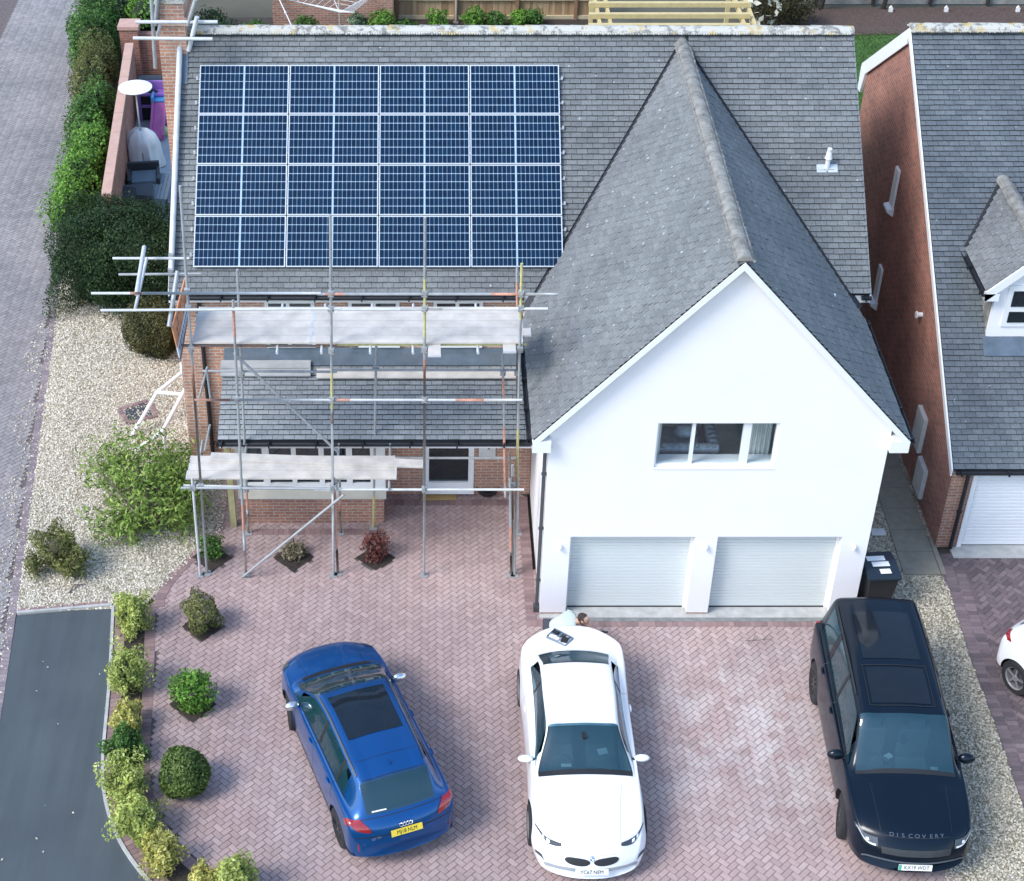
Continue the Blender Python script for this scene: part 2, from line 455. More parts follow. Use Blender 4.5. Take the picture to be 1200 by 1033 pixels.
# ================================================================ materials
M = {}
M['tile'] = tilemat('slate_grey_tile', (.158, .170, .172), (.204, .218, .220), .6)
M['tile_warm'] = tilemat('weathered_tile', (.164, .174, .174), (.208, .219, .220), .9, 3.6)
M['tile_porch'] = tilemat('porch_tile', (.24, .262, .27), (.32, .342, .348), .4, 3.6)
M['tile_n'] = tilemat('neighbour_tile', (.108, .128, .144), (.146, .168, .184), .5)
M['tilegap'] = plain('tile_underside', (.022, .026, .032), .9)
M['brick'] = brickmat('orange_brick', (.42, .20, .125), (.30, .135, .09), (.40, .34, .29))
M['brick_pale'] = brickmat('buff_orange_brick', (.52, .27, .17), (.40, .20, .13), (.50, .44, .38))
M['brick_red'] = brickmat('red_brick', (.40, .155, .10), (.25, .095, .065), (.33, .25, .21), .010)
M['render'] = plain('white_render', (.84, .825, .83), .9, var=.025, scale=1.2, bmp=.05)
M['upvc'] = plain('white_upvc', (.80, .81, .81), .35, var=.02)
M['black'] = plain('black_plastic', (.018, .02, .024), .45, var=.2)
M['dkgrey'] = plain('dark_grey_pipe', (.06, .065, .07), .45)
M['lead'] = plain('lead_flashing', (.13, .17, .21), .45, .3, var=.25, scale=3, bmp=.1)
M['shutter'] = plain('pale_shutter', (.64, .675, .655), .7, var=.02, scale=2)
M['shutter_w'] = plain('white_shutter', (.80, .81, .82), .5, var=.02)
M['concrete'] = plain('concrete', (.42, .42, .40), .9, var=.2, scale=5, bmp=.2)
M['dark'] = plain('dark_interior', (.02, .02, .022), .8)
M['glass'] = glassmat('window_glass', (.95, .99, 1.), .995, rf=.18)
M['glassd'] = glassmat('dark_window_glass', (.25, .32, .36), .5)
M['soil'] = plain('dark_soil', (.045, .034, .027), .95, var=.6, scale=30, bmp=.7)
M['galv'] = plain('galvanised_steel', (.35, .365, .37), .5, .2, var=.22, scale=5)
M['galvw'] = plain('bright_aluminium', (.56, .575, .58), .5, .1, var=.12, scale=5)
M['orange'] = plain('orange_painted_band', (.50, .26, .19), .6, var=.25, scale=14)
M['yellow'] = plain('yellow_painted_tube', (.50, .46, .20), .6, var=.25, scale=14)
M['rust'] = plain('rusty_steel', (.17, .13, .115), .8, var=.4, scale=20)
M['wood'] = plain('timber', (.42, .30, .17), .8, var=.2, scale=8, bmp=.2)
M['board'] = plain('weathered_scaffold_board', (.55, .51, .455), .85, var=.22, scale=3, bmp=.25)
M['board_g'] = plain('grey_old_board', (.34, .345, .34), .85, var=.2, scale=3, bmp=.25)
M['white'] = plain('white_plastic', (.80, .80, .79), .45, var=.03)
M['tarmac'] = None
def tarmac():
    m, nt, b = newmat('dark_tarmac')
    r = ramp(nt, noise(nt, .7, 5), [(.3, (.052, .066, .075)), (.7, (.068, .084, .093))])
    mp = nt.nodes.new('ShaderNodeMapping'); L(nt, geo(nt), mp.inputs[0]); mp.inputs['Rotation'].default_value = (0, 0, R(14)); mp.inputs['Scale'].default_value = (3.2, .22, 1)
    wv = ramp(nt, noise(nt, 1., 4, vec=mp.outputs[0], rough=.65), [(.35, (.90, .90, .9)), (.7, (1.14, 1.14, 1.13))])
    r = type('x', (), {'outputs': [mixc(nt, 1., r.outputs[0], wv.outputs[0], 'MULTIPLY')]})
    s2 = ramp(nt, noise(nt, 110, 3, rough=.8), [(.35, (.55, .55, .55)), (.7, (1.7, 1.7, 1.7))])
    L(nt, mixc(nt, 1., r.outputs[0], s2.outputs[0], 'MULTIPLY'), b.inputs['Base Color']); b.inputs['Roughness'].default_value = .85
    bump(nt, b, noise(nt, 200, 2), .6, .004); return m
M['tarmac'] = tarmac()
M['pink'] = blockmat('pink_block_paving', [(0, (.345, .258, .236)), (.3, (.375, .282, .260)), (.65, (.398, .300, .277)), (1, (.43, .33, .306))], (.58, .54, .52), (3.5, -3.1))
M['mauve'] = blockmat('mauve_edge_paving', [(0, (.19, .165, .175)), (.5, (.24, .20, .205)), (1, (.29, .245, .25))])
M['pinkd'] = blockmat('red_edge_paving', [(0, (.21, .15, .145)), (.5, (.27, .185, .175)), (1, (.32, .225, .21))])
M['grey'] = blockmat('grey_lane_paving', [(0, (.235, .222, .215)), (.5, (.272, .258, .25)), (1, (.31, .293, .283))], (.36, .34, .34))
M['nbrp'] = blockmat('dark_neighbour_paving', [(0, (.11, .09, .095)), (.5, (.16, .125, .13)), (1, (.21, .165, .165))])
M['joint'] = plain('joint_sand', (.13, .105, .10), .95, var=.3, scale=9)
M['slabm'] = plain('buff_paving_slab', (.25, .23, .18), .9, var=.15, scale=7, bmp=.2)
def gravelmat(name, stops, sc_=26.):
    m, nt, b = newmat(name)
    v = N(nt, 'ShaderNodeTexVoronoi'); v.inputs['Scale'].default_value = sc_; L(nt, geo(nt), v.inputs['Vector'])
    sep = nt.nodes.new('ShaderNodeSeparateColor'); L(nt, v.outputs['Color'], sep.inputs[0])
    r = ramp(nt, sep.outputs[0], stops)
    e = N(nt, 'ShaderNodeTexVoronoi'); e.feature = 'DISTANCE_TO_EDGE'; e.inputs['Scale'].default_value = sc_; L(nt, geo(nt), e.inputs['Vector'])
    ed = ramp(nt, e.outputs['Distance'], [(.0, (.35, .33, .3)), (.12, (1, 1, 1))])
    big = ramp(nt, noise(nt, .8, 4), [(.3, (.82, .82, .82)), (.7, (1.1, 1.1, 1.1))])
    c = mixc(nt, 1., r.outputs[0], ed.outputs[0], 'MULTIPLY'); c = mixc(nt, 1., c, big.outputs[0], 'MULTIPLY')
    L(nt, c, b.inputs['Base Color']); b.inputs['Roughness'].default_value = .85
    bump(nt, b, ed.outputs[0], .9, .015); return m
GST = [(0, (.28, .235, .155)), (.25, (.50, .44, .33)), (.55, (.66, .60, .48)), (1, (.80, .75, .64))]
M['gravel'] = gravelmat('cream_gravel', GST)
def stonemat(name, stops):
    m, nt, b = newmat(name); r = ramp(nt, attr(nt), stops); L(nt, r.outputs[0], b.inputs['Base Color']); b.inputs['Roughness'].default_value = .85; return m
M['stone'] = stonemat('cream_stone', GST)
M['gravel2'] = gravelmat('grey_gravel', [(0, (.22, .19, .12)), (.4, (.46, .415, .31)), (1, (.66, .61, .49))])
M['stone2'] = stonemat('grey_stone', [(0, (.22, .19, .12)), (.4, (.48, .43, .33)), (1, (.70, .65, .53))])
M['lawn'] = plain('lawn_green', (.055, .125, .03), .9, var=.35, scale=4, bmp=.4)
def ridgemat():
    m, nt, b = newmat('lichen_ridge_tile')
    base = ramp(nt, noise(nt, 9, 4), [(.3, (.15, .15, .14)), (.7, (.28, .275, .25))])
    f = ramp(nt, noise(nt, 5.5, 5, rough=.7), [(.42, (0, 0, 0)), (.50, (1, 1, 1))])
    c = mixc(nt, f.outputs[0], base.outputs[0], (.50, .49, .44))
    g = ramp(nt, noise(nt, 3.1, 4, rough=.7), [(.54, (0, 0, 0)), (.62, (1, 1, 1))])
    c = mixc(nt, math_(nt, 'MULTIPLY', g.outputs[0], .8), c, (.50, .37, .13))
    L(nt, c, b.inputs['Base Color']); b.inputs['Roughness'].default_value = .9; bump(nt, b, noise(nt, 40, 4), .6, .01); return m
M['ridge'] = ridgemat()
M['ridge2'] = plain('pale_ridge_tile', (.225, .22, .20), .9, var=.45, scale=6, bmp=.5)

# ================================================================ ground, lane, gravel, tarmac
sheet('ground', [(-400, -400), (400, -400), (400, 400), (-400, 400)], -.06, plain('base_earth', (.09, .085, .06), .95, var=.4, scale=.3))
# lane edge (between the grey lane and the gravel) from the survey
lane = smoothpath([(-13.75, 33), (-13.25, 29.), (-12.4, 23.2), (-11.62, 17.5), (-10.88, 10.5), (-10.39, 5.3), (-9.92, .6), (-9.6, -3.), (-9.45, -5.5), (-9.4, -9.)])
lane_poly = lane+[(-20, -9), (-20, 33)]
sheet('lane_bed', lane_poly, -.012, M['joint'])
mb = MB(); herring(mb, [(x-.18, y) for x, y in lane]+[(-15.3, -9), (-15.3, 33)], 0., 45, .1)
struct(mb.build('lane', M['grey'], fixn=False))
mb = MB(); rl = list(reversed(lane))   # path going up the picture; offsets to the left are over the lane
course(mb, rl, -.02, .15, .008, .105)
struct(mb.build('lane_edging', M['mauve'], fixn=False))
# kerb curve between tarmac and shrub bed
K = [GZ(*p) for p in ((131, 712), (129, 760), (126, 810), (121, 860), (118, 900), (120, 935), (129, 968), (146, 1002), (176, 1040), (215, 1068), (270, 1092), (340, 1106))]
K = smoothpath([(p.x, p.y) for p in K])
topL = GZ(20, 722)
tar = [(-9.84, -.02)]+[(p[0], p[1]) for p in K]+[(-2., -9.), (-9.4, -9.), (-9.45, -5.5), (-9.6, -3.)]
sheet('tarmac_path', tar, .0, M['tarmac'])
mb = MB(); strip(mb, list(K), .0, .055, -.03, .05); strip(mb, [(-9.84, .0), (K[0][0], K[0][1]+.02)], .0, .055, -.03, .045)
kc = [GZ(*p) for p in ((-30, 870), (0, 895), (12, 960), (20, 1040), (22, 1090))]

struct(mb.build('kerb', M['concrete']))
mb = MB(); kk = list(K)
course(mb, kk, .06, .27, .03, .105); course(mb, kk, .62, .83, .012, .105)
course(mb, [(-9.84, .06), (K[0][0]+.04, K[0][1]+.08)], 0, .1, .02, .21)
struct(mb.build('bed_edging', M['pinkd'], fixn=False))
mb = MB(); strip(mb, kk, .27, .62, -.04, .012); struct(mb.build('shrub_bed_soil', M['soil']))
# gravel bed
KR = offset(K, .84)
grav = [(p[0]+.0, p[1]) for p in reversed(lane[4:]) if p[1] > .02]
grav = [(-9.86, .06), (-8.05, .16), (-7.5, .2), (-7.2, .73), (-6.7, 1.62), (-6.2, 2.3), (-6.2, 5.0), (-7.0, 8.), (-7.0, 12.6), (-11.1, 12.6)]+[p for p in lane if .06 < p[1] < 12.6]
struct(sheet('gravel_bed', grav, .004, M['gravel']))
def scatter(name, poly, n, size, mat, z=.004, seed=1, edge=0.):
    rs = random.Random(seed); mb = MB(); xs = [p[0] for p in poly]; ys = [p[1] for p in poly]
    x0, x1, y0, y1 = min(xs), max(xs), min(ys), max(ys); k = 0
    while k < n:
        x, y = rs.uniform(x0, x1), rs.uniform(y0, y1)
        if not inside((x, y), poly): continue
        k += 1; s = size*rs.uniform(.6, 1.4); a = rs.uniform(0, 6.28); ca, sa = math.cos(a), math.sin(a)
        e = [(s, 0), (0, s*.62), (-s, 0), (0, -s*.62)]
        e = [(x+(p*ca-q*sa), y+(p*sa+q*ca), z+s*.12) for p, q in e]
        top = [((px-x)*.5+x+rs.uniform(-.2, .2)*s, (py-y)*.5+y, z+s*.75) for px, py, _ in e]
        mb.add(e+top, [(4, 5, 6, 7), (0, 1, 5, 4), (1, 2, 6, 5), (2, 3, 7, 6), (3, 0, 4, 7)], 0, rs.random())
    o = mb.build(name, mat, fixn=False); return struct(o, 'stuff')
scatter('gravel_stones', grav, 26000, .023, M['stone'])
sp = [(p[0]-.02, p[1]) for p in lane if -3 < p[1] < 11]
scatter('spilt_gravel', sp+[(p[0]-.25-.35*abs(math.sin(p[1]*1.3)), p[1]) for p in reversed(sp)], 900, .02, M['stone'], seed=4)
# driveway: pink herringbone
drive = [(p[0], p[1]) for p in offset(K, .82)]
dl = [p for p in drive if p[1] < .0]
arc = smoothpath([(-7.25, .1), (-7.3, .5), (-7.1, 1.1), (-6.75, 1.7), (-6.45, 2.2), (-6.3, 2.7)])
dpoly = list(reversed(arc))+drive[3:]+[(8.2, -9.), (6.35, -9.), (6.35, .8), (5.8, 1.2), (-.05, 1.2), (-.05, 3.6), (-3, 3.6), (-3, 4.35), (-6.3, 4.35)]
DIA = []
for (u, v, hw, hh) in ((248, 654, 23.5, 17.5), (344, 654, 24, 17), (440, 654.5, 23.5, 15), (237, 735, 24, 18), (226, 826, 28, 22)):
    a, b, c, d = GZ(u-hw, v), GZ(u, v+hh), GZ(u+hw, v), GZ(u, v-hh)
    DIA.append([(p.x, p.y) for p in (a, b, c, d)])
sheet('driveway_bed', [(p[0], p[1]) for p in dpoly], -.008, M['joint'])
mb = MB(); herring(mb, dpoly, .006, 45, .1, DIA, ox=.03, oy=.02)
struct(mb.build('driveway', M['pink'], fixn=False))
mb = MB(); course(mb, list(reversed(arc)), -.02, .19, .014, .105)
course(mb, [(-.26, 3.5), (-.26, -.34)], .0, .21, .014, .105); course(mb, [(-.26, -.34), (6.1, -.34)], 0, .21, .014, .105)
course(mb, [(-.05, 3.42), (-2.97, 3.42)], 0, .2, .012, .105); course(mb, [(-2.97, 2.5), (-5.8, 2.5)], 0, .2, .012, .105)
for d in DIA:
    pass
struct(mb.build('driveway_edging', M['pinkd'], fixn=False))
for d in DIA: sheet('planting_hole_soil', d, .013, M['soil'])
# concrete apron before the garage doors
mb = MB(); mb.box((.0, -.10, -.03), (5.91, .26, .022)); struct(mb.build('garage_apron', M['concrete']))
mb = MB(); mb.box((.45, -.20, -.03), (5.95, -.11, .018)); struct(mb.build('drain_channel', plain('grey_drain', (.2, .21, .2), .8, var=.3)))
# right-hand gravel, neighbour's paving
bd = [GZ(*p) for p in ((1104, 664), (1112, 690), (1122, 725), (1140, 780), (1166, 851), (1197, 940), (1225, 1030), (1250, 1110))]
bd = [(p.x, p.y) for p in bd]
gr2 = [(6.1, 12.95), (6.1, -9)]+[(bd[-1][0], -9)]+list(reversed(bd))+[(7.95, 1.9), (7.95, 12.95)]
sheet('side_gravel', gr2, .0, M['gravel2'])
g3 = [(6.15, 1.05), (6.15, -6.5)]+list(reversed(bd[1:7]))+[(7.85, 1.05)]
scatter('side_gravel_stones', g3, 9000, .024, M['stone2'], seed=2)
mb = MB()
for i in range(12):
    y = 1.12+i*.665; sh = -.0
    mb.box((7.12+.03*i*.3, y, -.02), (7.83, y+.655, .03), 0)
    if i == 0: pass
mb.box((7.845, 1.12, -.02), (8.02-.08, 2.2, .028))
struct(mb.build('alley_path', M['slabm'], bevel=.004))
nb = list(bd)+[(16, -9), (16, 1.75), (bd[0][0], 1.75)]
sheet('neighbour_drive_bed', nb, -.004, M['joint'])
mb = MB(); herring(mb, nb, .008, 45, .1); struct(mb.build('neighbour_driveway', M['nbrp'], fixn=False))
mb = MB(); course(mb, bd, .01, .21, .016, .105); course(mb, bd, .22, .42, .014, .105); struct(mb.build('neighbour_drive_edging', M['nbrp'], fixn=False))
mb = MB(); mb.box((8.2, 1.6, -.03), (14, 2.1, .02)); struct(mb.build('neighbour_apron', M['concrete']))
# back garden
sheet('back_lawn', [(-9, 13), (30, 13), (30, 26.6), (-9, 26.6)], .0, M['lawn'])
sheet('mulch_bed', [(-10.6, 24.3), (3.3, 24.3), (3.3, 27.6), (-10.6, 27.6)], .02, M['soil'])
sheet('mulch_strip', [(8.2, 26.1), (30, 27.2), (30, 28.9), (8.2, 28.2)], .02, plain('brown_mulch', (.10, .07, .06), .95, var=.5, scale=20, bmp=.6))
sheet('pergola_patio', [(2.9, 19.5), (7.8, 19.5), (7.8, 26.), (2.9, 26.)], .03, plain('pale_patio_slab', (.36, .37, .40), .8, var=.15, scale=3))
sheet('side_patio', [(-10.6, 12.4), (-7.2, 12.4), (-7.2, 24.2), (-10.9, 24.2)], .03, plain('blue_grey_patio_slab', (.38, .43, .46), .8, var=.15, scale=3))
mb = MB(); rs = random.Random(9)
gv, gr_ = [], []
k = 22000; P = np.stack([nr.uniform(8, 16, k), nr.uniform(20, 26.5, k), np.zeros(k)], 1)
t = nr.uniform(0, 6.28, k); dx = np.stack([np.cos(t), np.sin(t), np.zeros(k)], 1)*.012; hgt = np.stack([nr.normal(0, .012, k), nr.normal(0, .012, k), nr.uniform(.03, .07, k)], 1)
V = np.stack([P-dx, P+dx, P+dx*.3+hgt, P-dx*.3+hgt], 1).reshape(-1, 3)
M['grassb'] = leafmat('grass_blade', (.045, .11, .02), (.075, .17, .03), (.13, .24, .05))
struct(leafobj('lawn_grass', V, nr.rand(k), M['grassb']), 'stuff')
# fallen leaves / petals on the tarmac and paving
mb = MB(); rs = random.Random(21)
for i in range(75):
    if i < 12: x, y = rs.uniform(-9.4, -7.6), rs.uniform(-6, -.2)
    else: x, y = rs.uniform(-6.8, 5.8), rs.uniform(-6, 1.2)
    if i < 45 and not inside((x, y), tar): continue
    s = rs.uniform(.012, .03); a = rs.uniform(0, 6.28); c_, s_ = math.cos(a)*s, math.sin(a)*s
    mb.add([(x-c_, y-s_, .014), (x+s_*.6, y-c_*.6, .02), (x+c_, y+s_, .016), (x-s_*.6, y+c_*.6, .024)], [(0, 1, 2, 3)])
struct(mb.build('fallen_leaves', plain('pale_dry_leaf', (.55, .52, .42), .9, var=.3, scale=30), fixn=False), 'stuff')
# manhole of bricks in the gravel
mc = GZ(162, 484); t = thing('drain_cover', 'square red brick drain surround sunk in the cream gravel under the white frame', 'drain cover', (mc.x, mc.y, 0), R(28))
mb = MB()
for i in range(6):
    for (a, b) in ((i*.11-.33, -.30), (i*.11-.33, .30)): mb.box((a, b-.05, 0), (a+.1, b+.05, .035))
for i in range(5):
    for a in (-.38, .28): mb.box((a, i*.11-.25, 0), (a+.1, i*.11-.15, .035))
mb.build('brick_surround', M['pinkd'], t, local=True, bevel=.004)
mb = MB()
mb.box((-.27, -.25, 0), (.27, .25, .012))
for i in range(9): mb.box((-.24+i*.056, -.22, .012), (-.215+i*.056, .22, .024))
mb.build('grate', M['dkgrey'], t, local=True)

# ================================================================ main house
H0 = (-.5, 4.35, 0.)
house = thing('detached_house', 'detached house with white rendered front gable, double garage and solar panels on its roof', 'house', H0)
XL, XR, YE, ZE, YR = -7.06, 6.38, 4.08, 4.54, 8.39
SL = .8; ZR = ZE+SL*(YR-YE); cp = 1/math.sqrt(1+SL*SL); VL = (YR-YE)/cp
MU, MV = Vector((1, 0, 0)), Vector((0, cp, SL*cp))
RX, ZA, ZW, EX, YO = 2.955, 7.82, 4.24, .285, -.16     # wing ridge x, apex z, eave z, eave overhang, front y
SW = (ZA-ZW)/(RX+EX); cw = 1/math.sqrt(1+SW*SW); VW = (ZA-ZW)/(SW*cw)
xm = RX-(ZA-ZE)/SW; ym = YE+(ZW-ZE)/SL; yv = YE+(ZA-ZE)/SL
g = .07
# main roof front slope, left and right of the wing, origin (XL, YE, ZE)
O = Vector((XL, YE, ZE)); vt = (yv-YE)/cp
pl_ = [(0, 0), (xm-XL-g, 0), (RX-XL-g, vt), (RX-XL-g, VL), (0, VL)]
pr_ = [(2*RX-xm-XL+g, 0), (XR-XL, 0), (XR-XL, VL), (RX-XL+g, VL), (RX-XL+g, vt)]
mb = MB(); tiles(mb, O, MU, MV, pl_); tiles(mb, O, MU, MV, pr_, off=.06)
tiles(mb, O, MU, MV, [(RX-XL-g, vt+.1), (RX-XL+g, vt+.1), (RX-XL+g, VL), (RX-XL-g, VL)])
mroof = mb.build('roof', [M['tile'], M['tilegap']], house, fixn=False)
mb = MB()
slab(mb, O, MU, MV, [(0, 0), (XR-XL, 0), (XR-XL, VL), (0, VL)], .07, 0, .004)
Ob = Vector((XL, 2*YR-YE, ZE)); slab(mb, Ob, MU, Vector((0, -cp, SL*cp)), [(0, 0), (XR-XL, 0), (XR-XL, VL), (0, VL)], .07, 0, .004)
mb.build('roof_deck', M['tilegap'], house)
mb = MB(); tiles(mb, Ob, MU, Vector((0, -cp, SL*cp)), [(0, 0), (XR-XL, 0), (XR-XL, VL), (0, VL)], e=.23, w=.42)
mb.build('rear_roof', [M['tile'], M['tilegap']], house, fixn=False)
# wing roof
Ul = Vector((0, 1, 0)); Vl = Vector((cw, 0, SW*cw)); Vr = Vector((-cw, 0, SW*cw))
Ol = Vector((-EX, YO, ZW)); Or = Vector((2*RX+EX, YO, ZW))
wp = [(0, 0), (ym-YO-g, 0), (yv-YO-g, VW), (0, VW)]
mb = MB(); tiles(mb, Ol, Ul, Vl, wp)
wl = mb.build('wing_roof', [M['tile_warm'], M['tilegap']], house, fixn=False)
mb = MB(); tiles(mb, Or, Ul, Vr, wp)
wr = mb.build('wing_roof', [M['tile'], M['tilegap']], house, fixn=False)
mb = MB(); wq = [(0, 0), (ym-YO+.9, 0), (yv-YO+.1, VW), (0, VW)]
wq = [(0, 0), (ym-YO, 0), (yv-YO, VW), (0, VW)]
slab(mb, Ol, Ul, Vl, wq, .07, 0, .004); slab(mb, Or, Ul, Vr, wq, .07, 0, .004)
mb.build('wing_roof_deck', M['tilegap'], house)
# valleys
mb = MB()
for s in (-1, 1):
    a = Vector((RX-s*(RX-xm), YE, ZE)); b = Vector((RX, yv, ZA)); d = (b-a).normalized()
    w = .12
    nrm = Vector((s*-.5*.8, -.45, .74)); sd = d.cross(nrm).normalized()*w
    a2 = a-d*.35
    vs = [a2-sd+nrm*.03, a2+sd+nrm*.03, b+sd+nrm*.03, b-sd+nrm*.03, a2+nrm*.012, b+nrm*.012]
    mb.add(vs, [(0, 4, 5, 3), (4, 1, 2, 5)])
mb.build('valley', M['black'], house, fixn=False)
def ridge(path_a, path_b, r=.13, step=.3, mat='ridge', name='ridge', parent=None, droop=.0):
    a, b = Vector(path_a), Vector(path_b); d = (b-a); n = int(d.length/step); d.normalize(); s = d.cross(Vector((0, 0, 1))).normalized(); up = s.cross(d)
    mb = MB()
    for i in range(n+1):
        p0 = a+d*(i*step); p1 = a+d*min(((i+1)*step+.015), (b-a).length)
        if (p1-p0).length < .04: continue
        j = rng.uniform(-.006, .008); k = 7; vs = []
        for (p, rr) in ((p0, r*1.03), (p1, r*.97)):
            for q in range(k+1):
                an = math.pi*q/k; vs.append(p+s*math.cos(an)*rr*1.15+up*(math.sin(an)*rr*.85+j-.05))
        mb.add(vs, [(q, q+1, k+2+q, k+1+q) for q in range(k)]+[tuple(range(k, -1, -1)), tuple(range(k+1, 2*k+2))])
    # bedding mortar beads
    for i in range(int((b-a).length/.05)):
        for sg in (-1, 1):
            p = a+d*(i*.05)+s*sg*(r*1.2+rng.uniform(-.01, .015))-up*.045
            mb.ell(p, (.035, .035, .022), 5, 3)
    return mb.build(name, M[mat], parent)
ridge((XL+.0, YR, ZR+.06), (XR, YR, ZR+.05), .12, mat='ridge', parent=house)
ridge((RX, YO+.02, ZA+.05), (RX, yv+.1, ZA+.04), .11, mat='ridge2', parent=house)
# walls
mb = MB()
def gx(xa, xb, y0=4.35, y1=4.6, z0=0., z1=4.3, m=0, B=None): (B or mb).box((xa, y0, z0), (xb, y1, z1), m)
gx(-6.99, -.0)                                   # upper front wall, left of the wing
gx(5.92, 6.3)
mb.box((-2.97, 3.6, 0), (-2.16, 3.8, 2.6)); mb.box((-1.19, 3.6, 0), (-.01, 3.8, 2.6)); mb.box((-2.16, 3.6, 2.0), (-1.19, 3.8, 2.6))
gab = [(4.353, 0), (12.5, 0), (12.5, 4.3), (8.39, 7.85), (4.353, 4.62)]
mb.prism(gab, -7.0, -6.75, 'X'); mb.prism(gab, 6.07, 6.3, 'X')
mb.box((-6.6, 12.25, 0), (6.05, 12.5, 4.3))
mb.build('brick_wall', M['brick_pale'], house)
# chimney on the left gable
mb = MB(); mb.box((-7.40, 7.95, 0), (-6.86, 8.85, 8.30)); mb.box((-7.44, 7.91, 8.30), (-6.82, 8.89, 8.45)); mb.box((-7.40, 7.95, 8.45), (-6.86, 8.85, 8.75))
ch = mb.build('chimney', M['brick_pale'], house)
mb = MB(); mb.prism([(-7.43, 8.75), (-6.83, 8.75), (-6.98, 9.05), (-7.28, 9.05)], 7.92, 8.88, 'Y'); mb.build('cement_cap', M['ridge'], ch); ch.children[0].location = (0, 0, 0)
mb = MB(); mb.lathe((-7.13, 8.4, 9.0), [(.13, 0), (.12, .35), (.15, .38), (.14, .45), (.10, .45)], 14); mb.build('chimney_pot', plain('terracotta', (.35, .14, .08), .8), ch)
for c_ in ch.children:
    for v in c_.data.vertices: v.co -= Vector(H0)
# lead flashing at the chimney foot
mb = MB(); fl = lambda x, v, h: Vector((x, YE+v*cp, ZE+v*SL*cp))+Vector((0, -SL*cp, cp))*h
mb.add([fl(-6.97, 4.35, .04), fl(-6.84, 4.35, .04), fl(-6.84, 5.0, .04), fl(-6.97, 5.0, .04)], [(0, 1, 2, 3)])
mb.build('chimney_flashing', M['lead'], house)
# white rendered wing: pieces round the openings
d1, dw, d2 = .486, 2.265, .408; D0 = (d1, d1+dw, d1+dw+d2, d1+2*dw+d2); WW = 5.91; ZL = 1.93
wx0, wx1, wz0, wz1 = 1.86, 3.97, 3.52, 4.50
mb = MB()
def pz(x): return ZA-.09-SW*abs(x-RX)    # underside of the roof over the wall
mb.box((0, 0, .06), (D0[0], .25, ZL)); mb.box((D0[1], 0, .06), (D0[2], .25, ZL)); mb.box((D0[3], 0, .06), (WW, .25, ZL))
mb.box((0, 0, ZL), (WW, .25, wz0))
mb.prism([(0, wz0), (wx0, wz0), (wx0, wz1), ((0), pz(0)) if pz(0) < wz1 else (0, wz1)], 0, .25)
mb.prism([(wx1, wz0), (WW, wz0), (WW, pz(WW)), (wx1, wz1)], 0, .25)
# fill the two upper side triangles and the gable top
xa = RX-(ZA-.09-wz1)/SW
mb.prism([(0, pz(0)), (wx0, wz1), (xa, wz1)], 0, .25)
mb.prism([(WW, pz(WW)), (2*RX-xa, wz1), (wx1, wz1)], 0, .25)
mb.prism([(xa, wz1), (2*RX-xa, wz1), (RX, ZA-.09)], 0, .25)
mb.box((0, .25, .06), (.25, 4.35, 3.98)); mb.box((WW-.25, .25, .06), (WW, 4.35, 3.98)); mb.box((0, .25, 3.98), (.2, 4.3, 4.12)); mb.box((WW-.2, .25, 3.98), (WW, 4.3, 4.12))
mb.build('rendered_wall', M['render'], house)
for a, b in ((0, D0[0]), (D0[1], D0[2]), (D0[3], WW)):
    mb = MB(); mb.box((a+.008, .008, 0), (b-.008, .24, .06)); mb.build('brick_plinth', M['brick'], house)
for a, b in ((.008, .24), (WW-.24, WW-.008)): mb = MB(); mb.box((a, .25, 0), (b, 4.3, .06)); mb.build('brick_plinth', M['brick'], house)
# bargeboards, soffit
mb = MB()
for s in (-1, 1):
    x0 = RX+s*(RX+EX+.02); x1 = RX
    def at_(x, dz): return (x, ZA-SW*abs(x-RX)+dz)
    pp = [at_(x0, -.15), at_(x1, -.15), at_(x1, .0), at_(x0, .0)]
    mb.prism(pp, YO-.012, YO+.03)
    mb.prism([at_(x0, -.12), at_(x1, -.12), at_(x1, -.085), at_(x0, -.085)], YO+.03, -.001)
    xx = (x0, RX+s*(RX-.02)); mb.box((min(xx), YO-.010, ZW-.26), (max(xx), .3, ZW-.02))
mb.build('bargeboard', M['upvc'], house)
mb = MB()   # side fascias and soffits of wing
mb.box((-EX, .3, ZW-.2), (-EX+.03, 3.7, ZW-.02)); mb.box((-EX+.03, .3, ZW-.2), (-.001, 4.3, ZW-.17)); mb.build('soffit', M['upvc'], house); mb = MB()
mb.box((WW+EX-.03, .3, ZW-.2), (WW+EX, 3.7, ZW-.02)); mb.box((WW+.001, .3, ZW-.2), (WW+EX-.03, 4.3, ZW-.17))
mb.build('soffit', M['upvc'], house)
def gutter(name, a, b, parent, r=.065, mat='black'):
    a, b = Vector(a), Vector(b); d = (b-a).normalized(); s = d.cross(Vector((0, 0, 1))).normalized(); up = Vector((0, 0, 1))
    mb = MB(); vs = []; k = 6
    for rr in (r, r-.012):
        for p in (a, b):
            for q in range(k+1):
                an = math.pi*(1+q/k); vs.append(p+s*math.cos(an)*rr+up*math.sin(an)*rr)
    fs = []
    for lay in range(2):
        o = lay*2*(k+1)
        for q in range(k): fs.append((o+q, o+q+1, o+k+1+q+1, o+k+1+q))
    K1 = k+1
    fs += [(0, K1, 3*K1, 2*K1), (k, K1+k, 3*K1+k, 2*K1+k)]
    for e in (0, 1):
        o = e*K1; fs.append(tuple(range(o, o+K1)))
    mb.add(vs, fs)
    n = int((b-a).length/.9)
    for i in range(n+1):
        p = a+d*(.1+i*.9)
        if (p-a).length < (b-a).length: mb.cbox(p-up*.02, (.03 if abs(d.x) > .5 else .14, .14 if abs(d.x) > .5 else .03, .09))
    return mb.build(name, M[mat], parent, fixn=False)
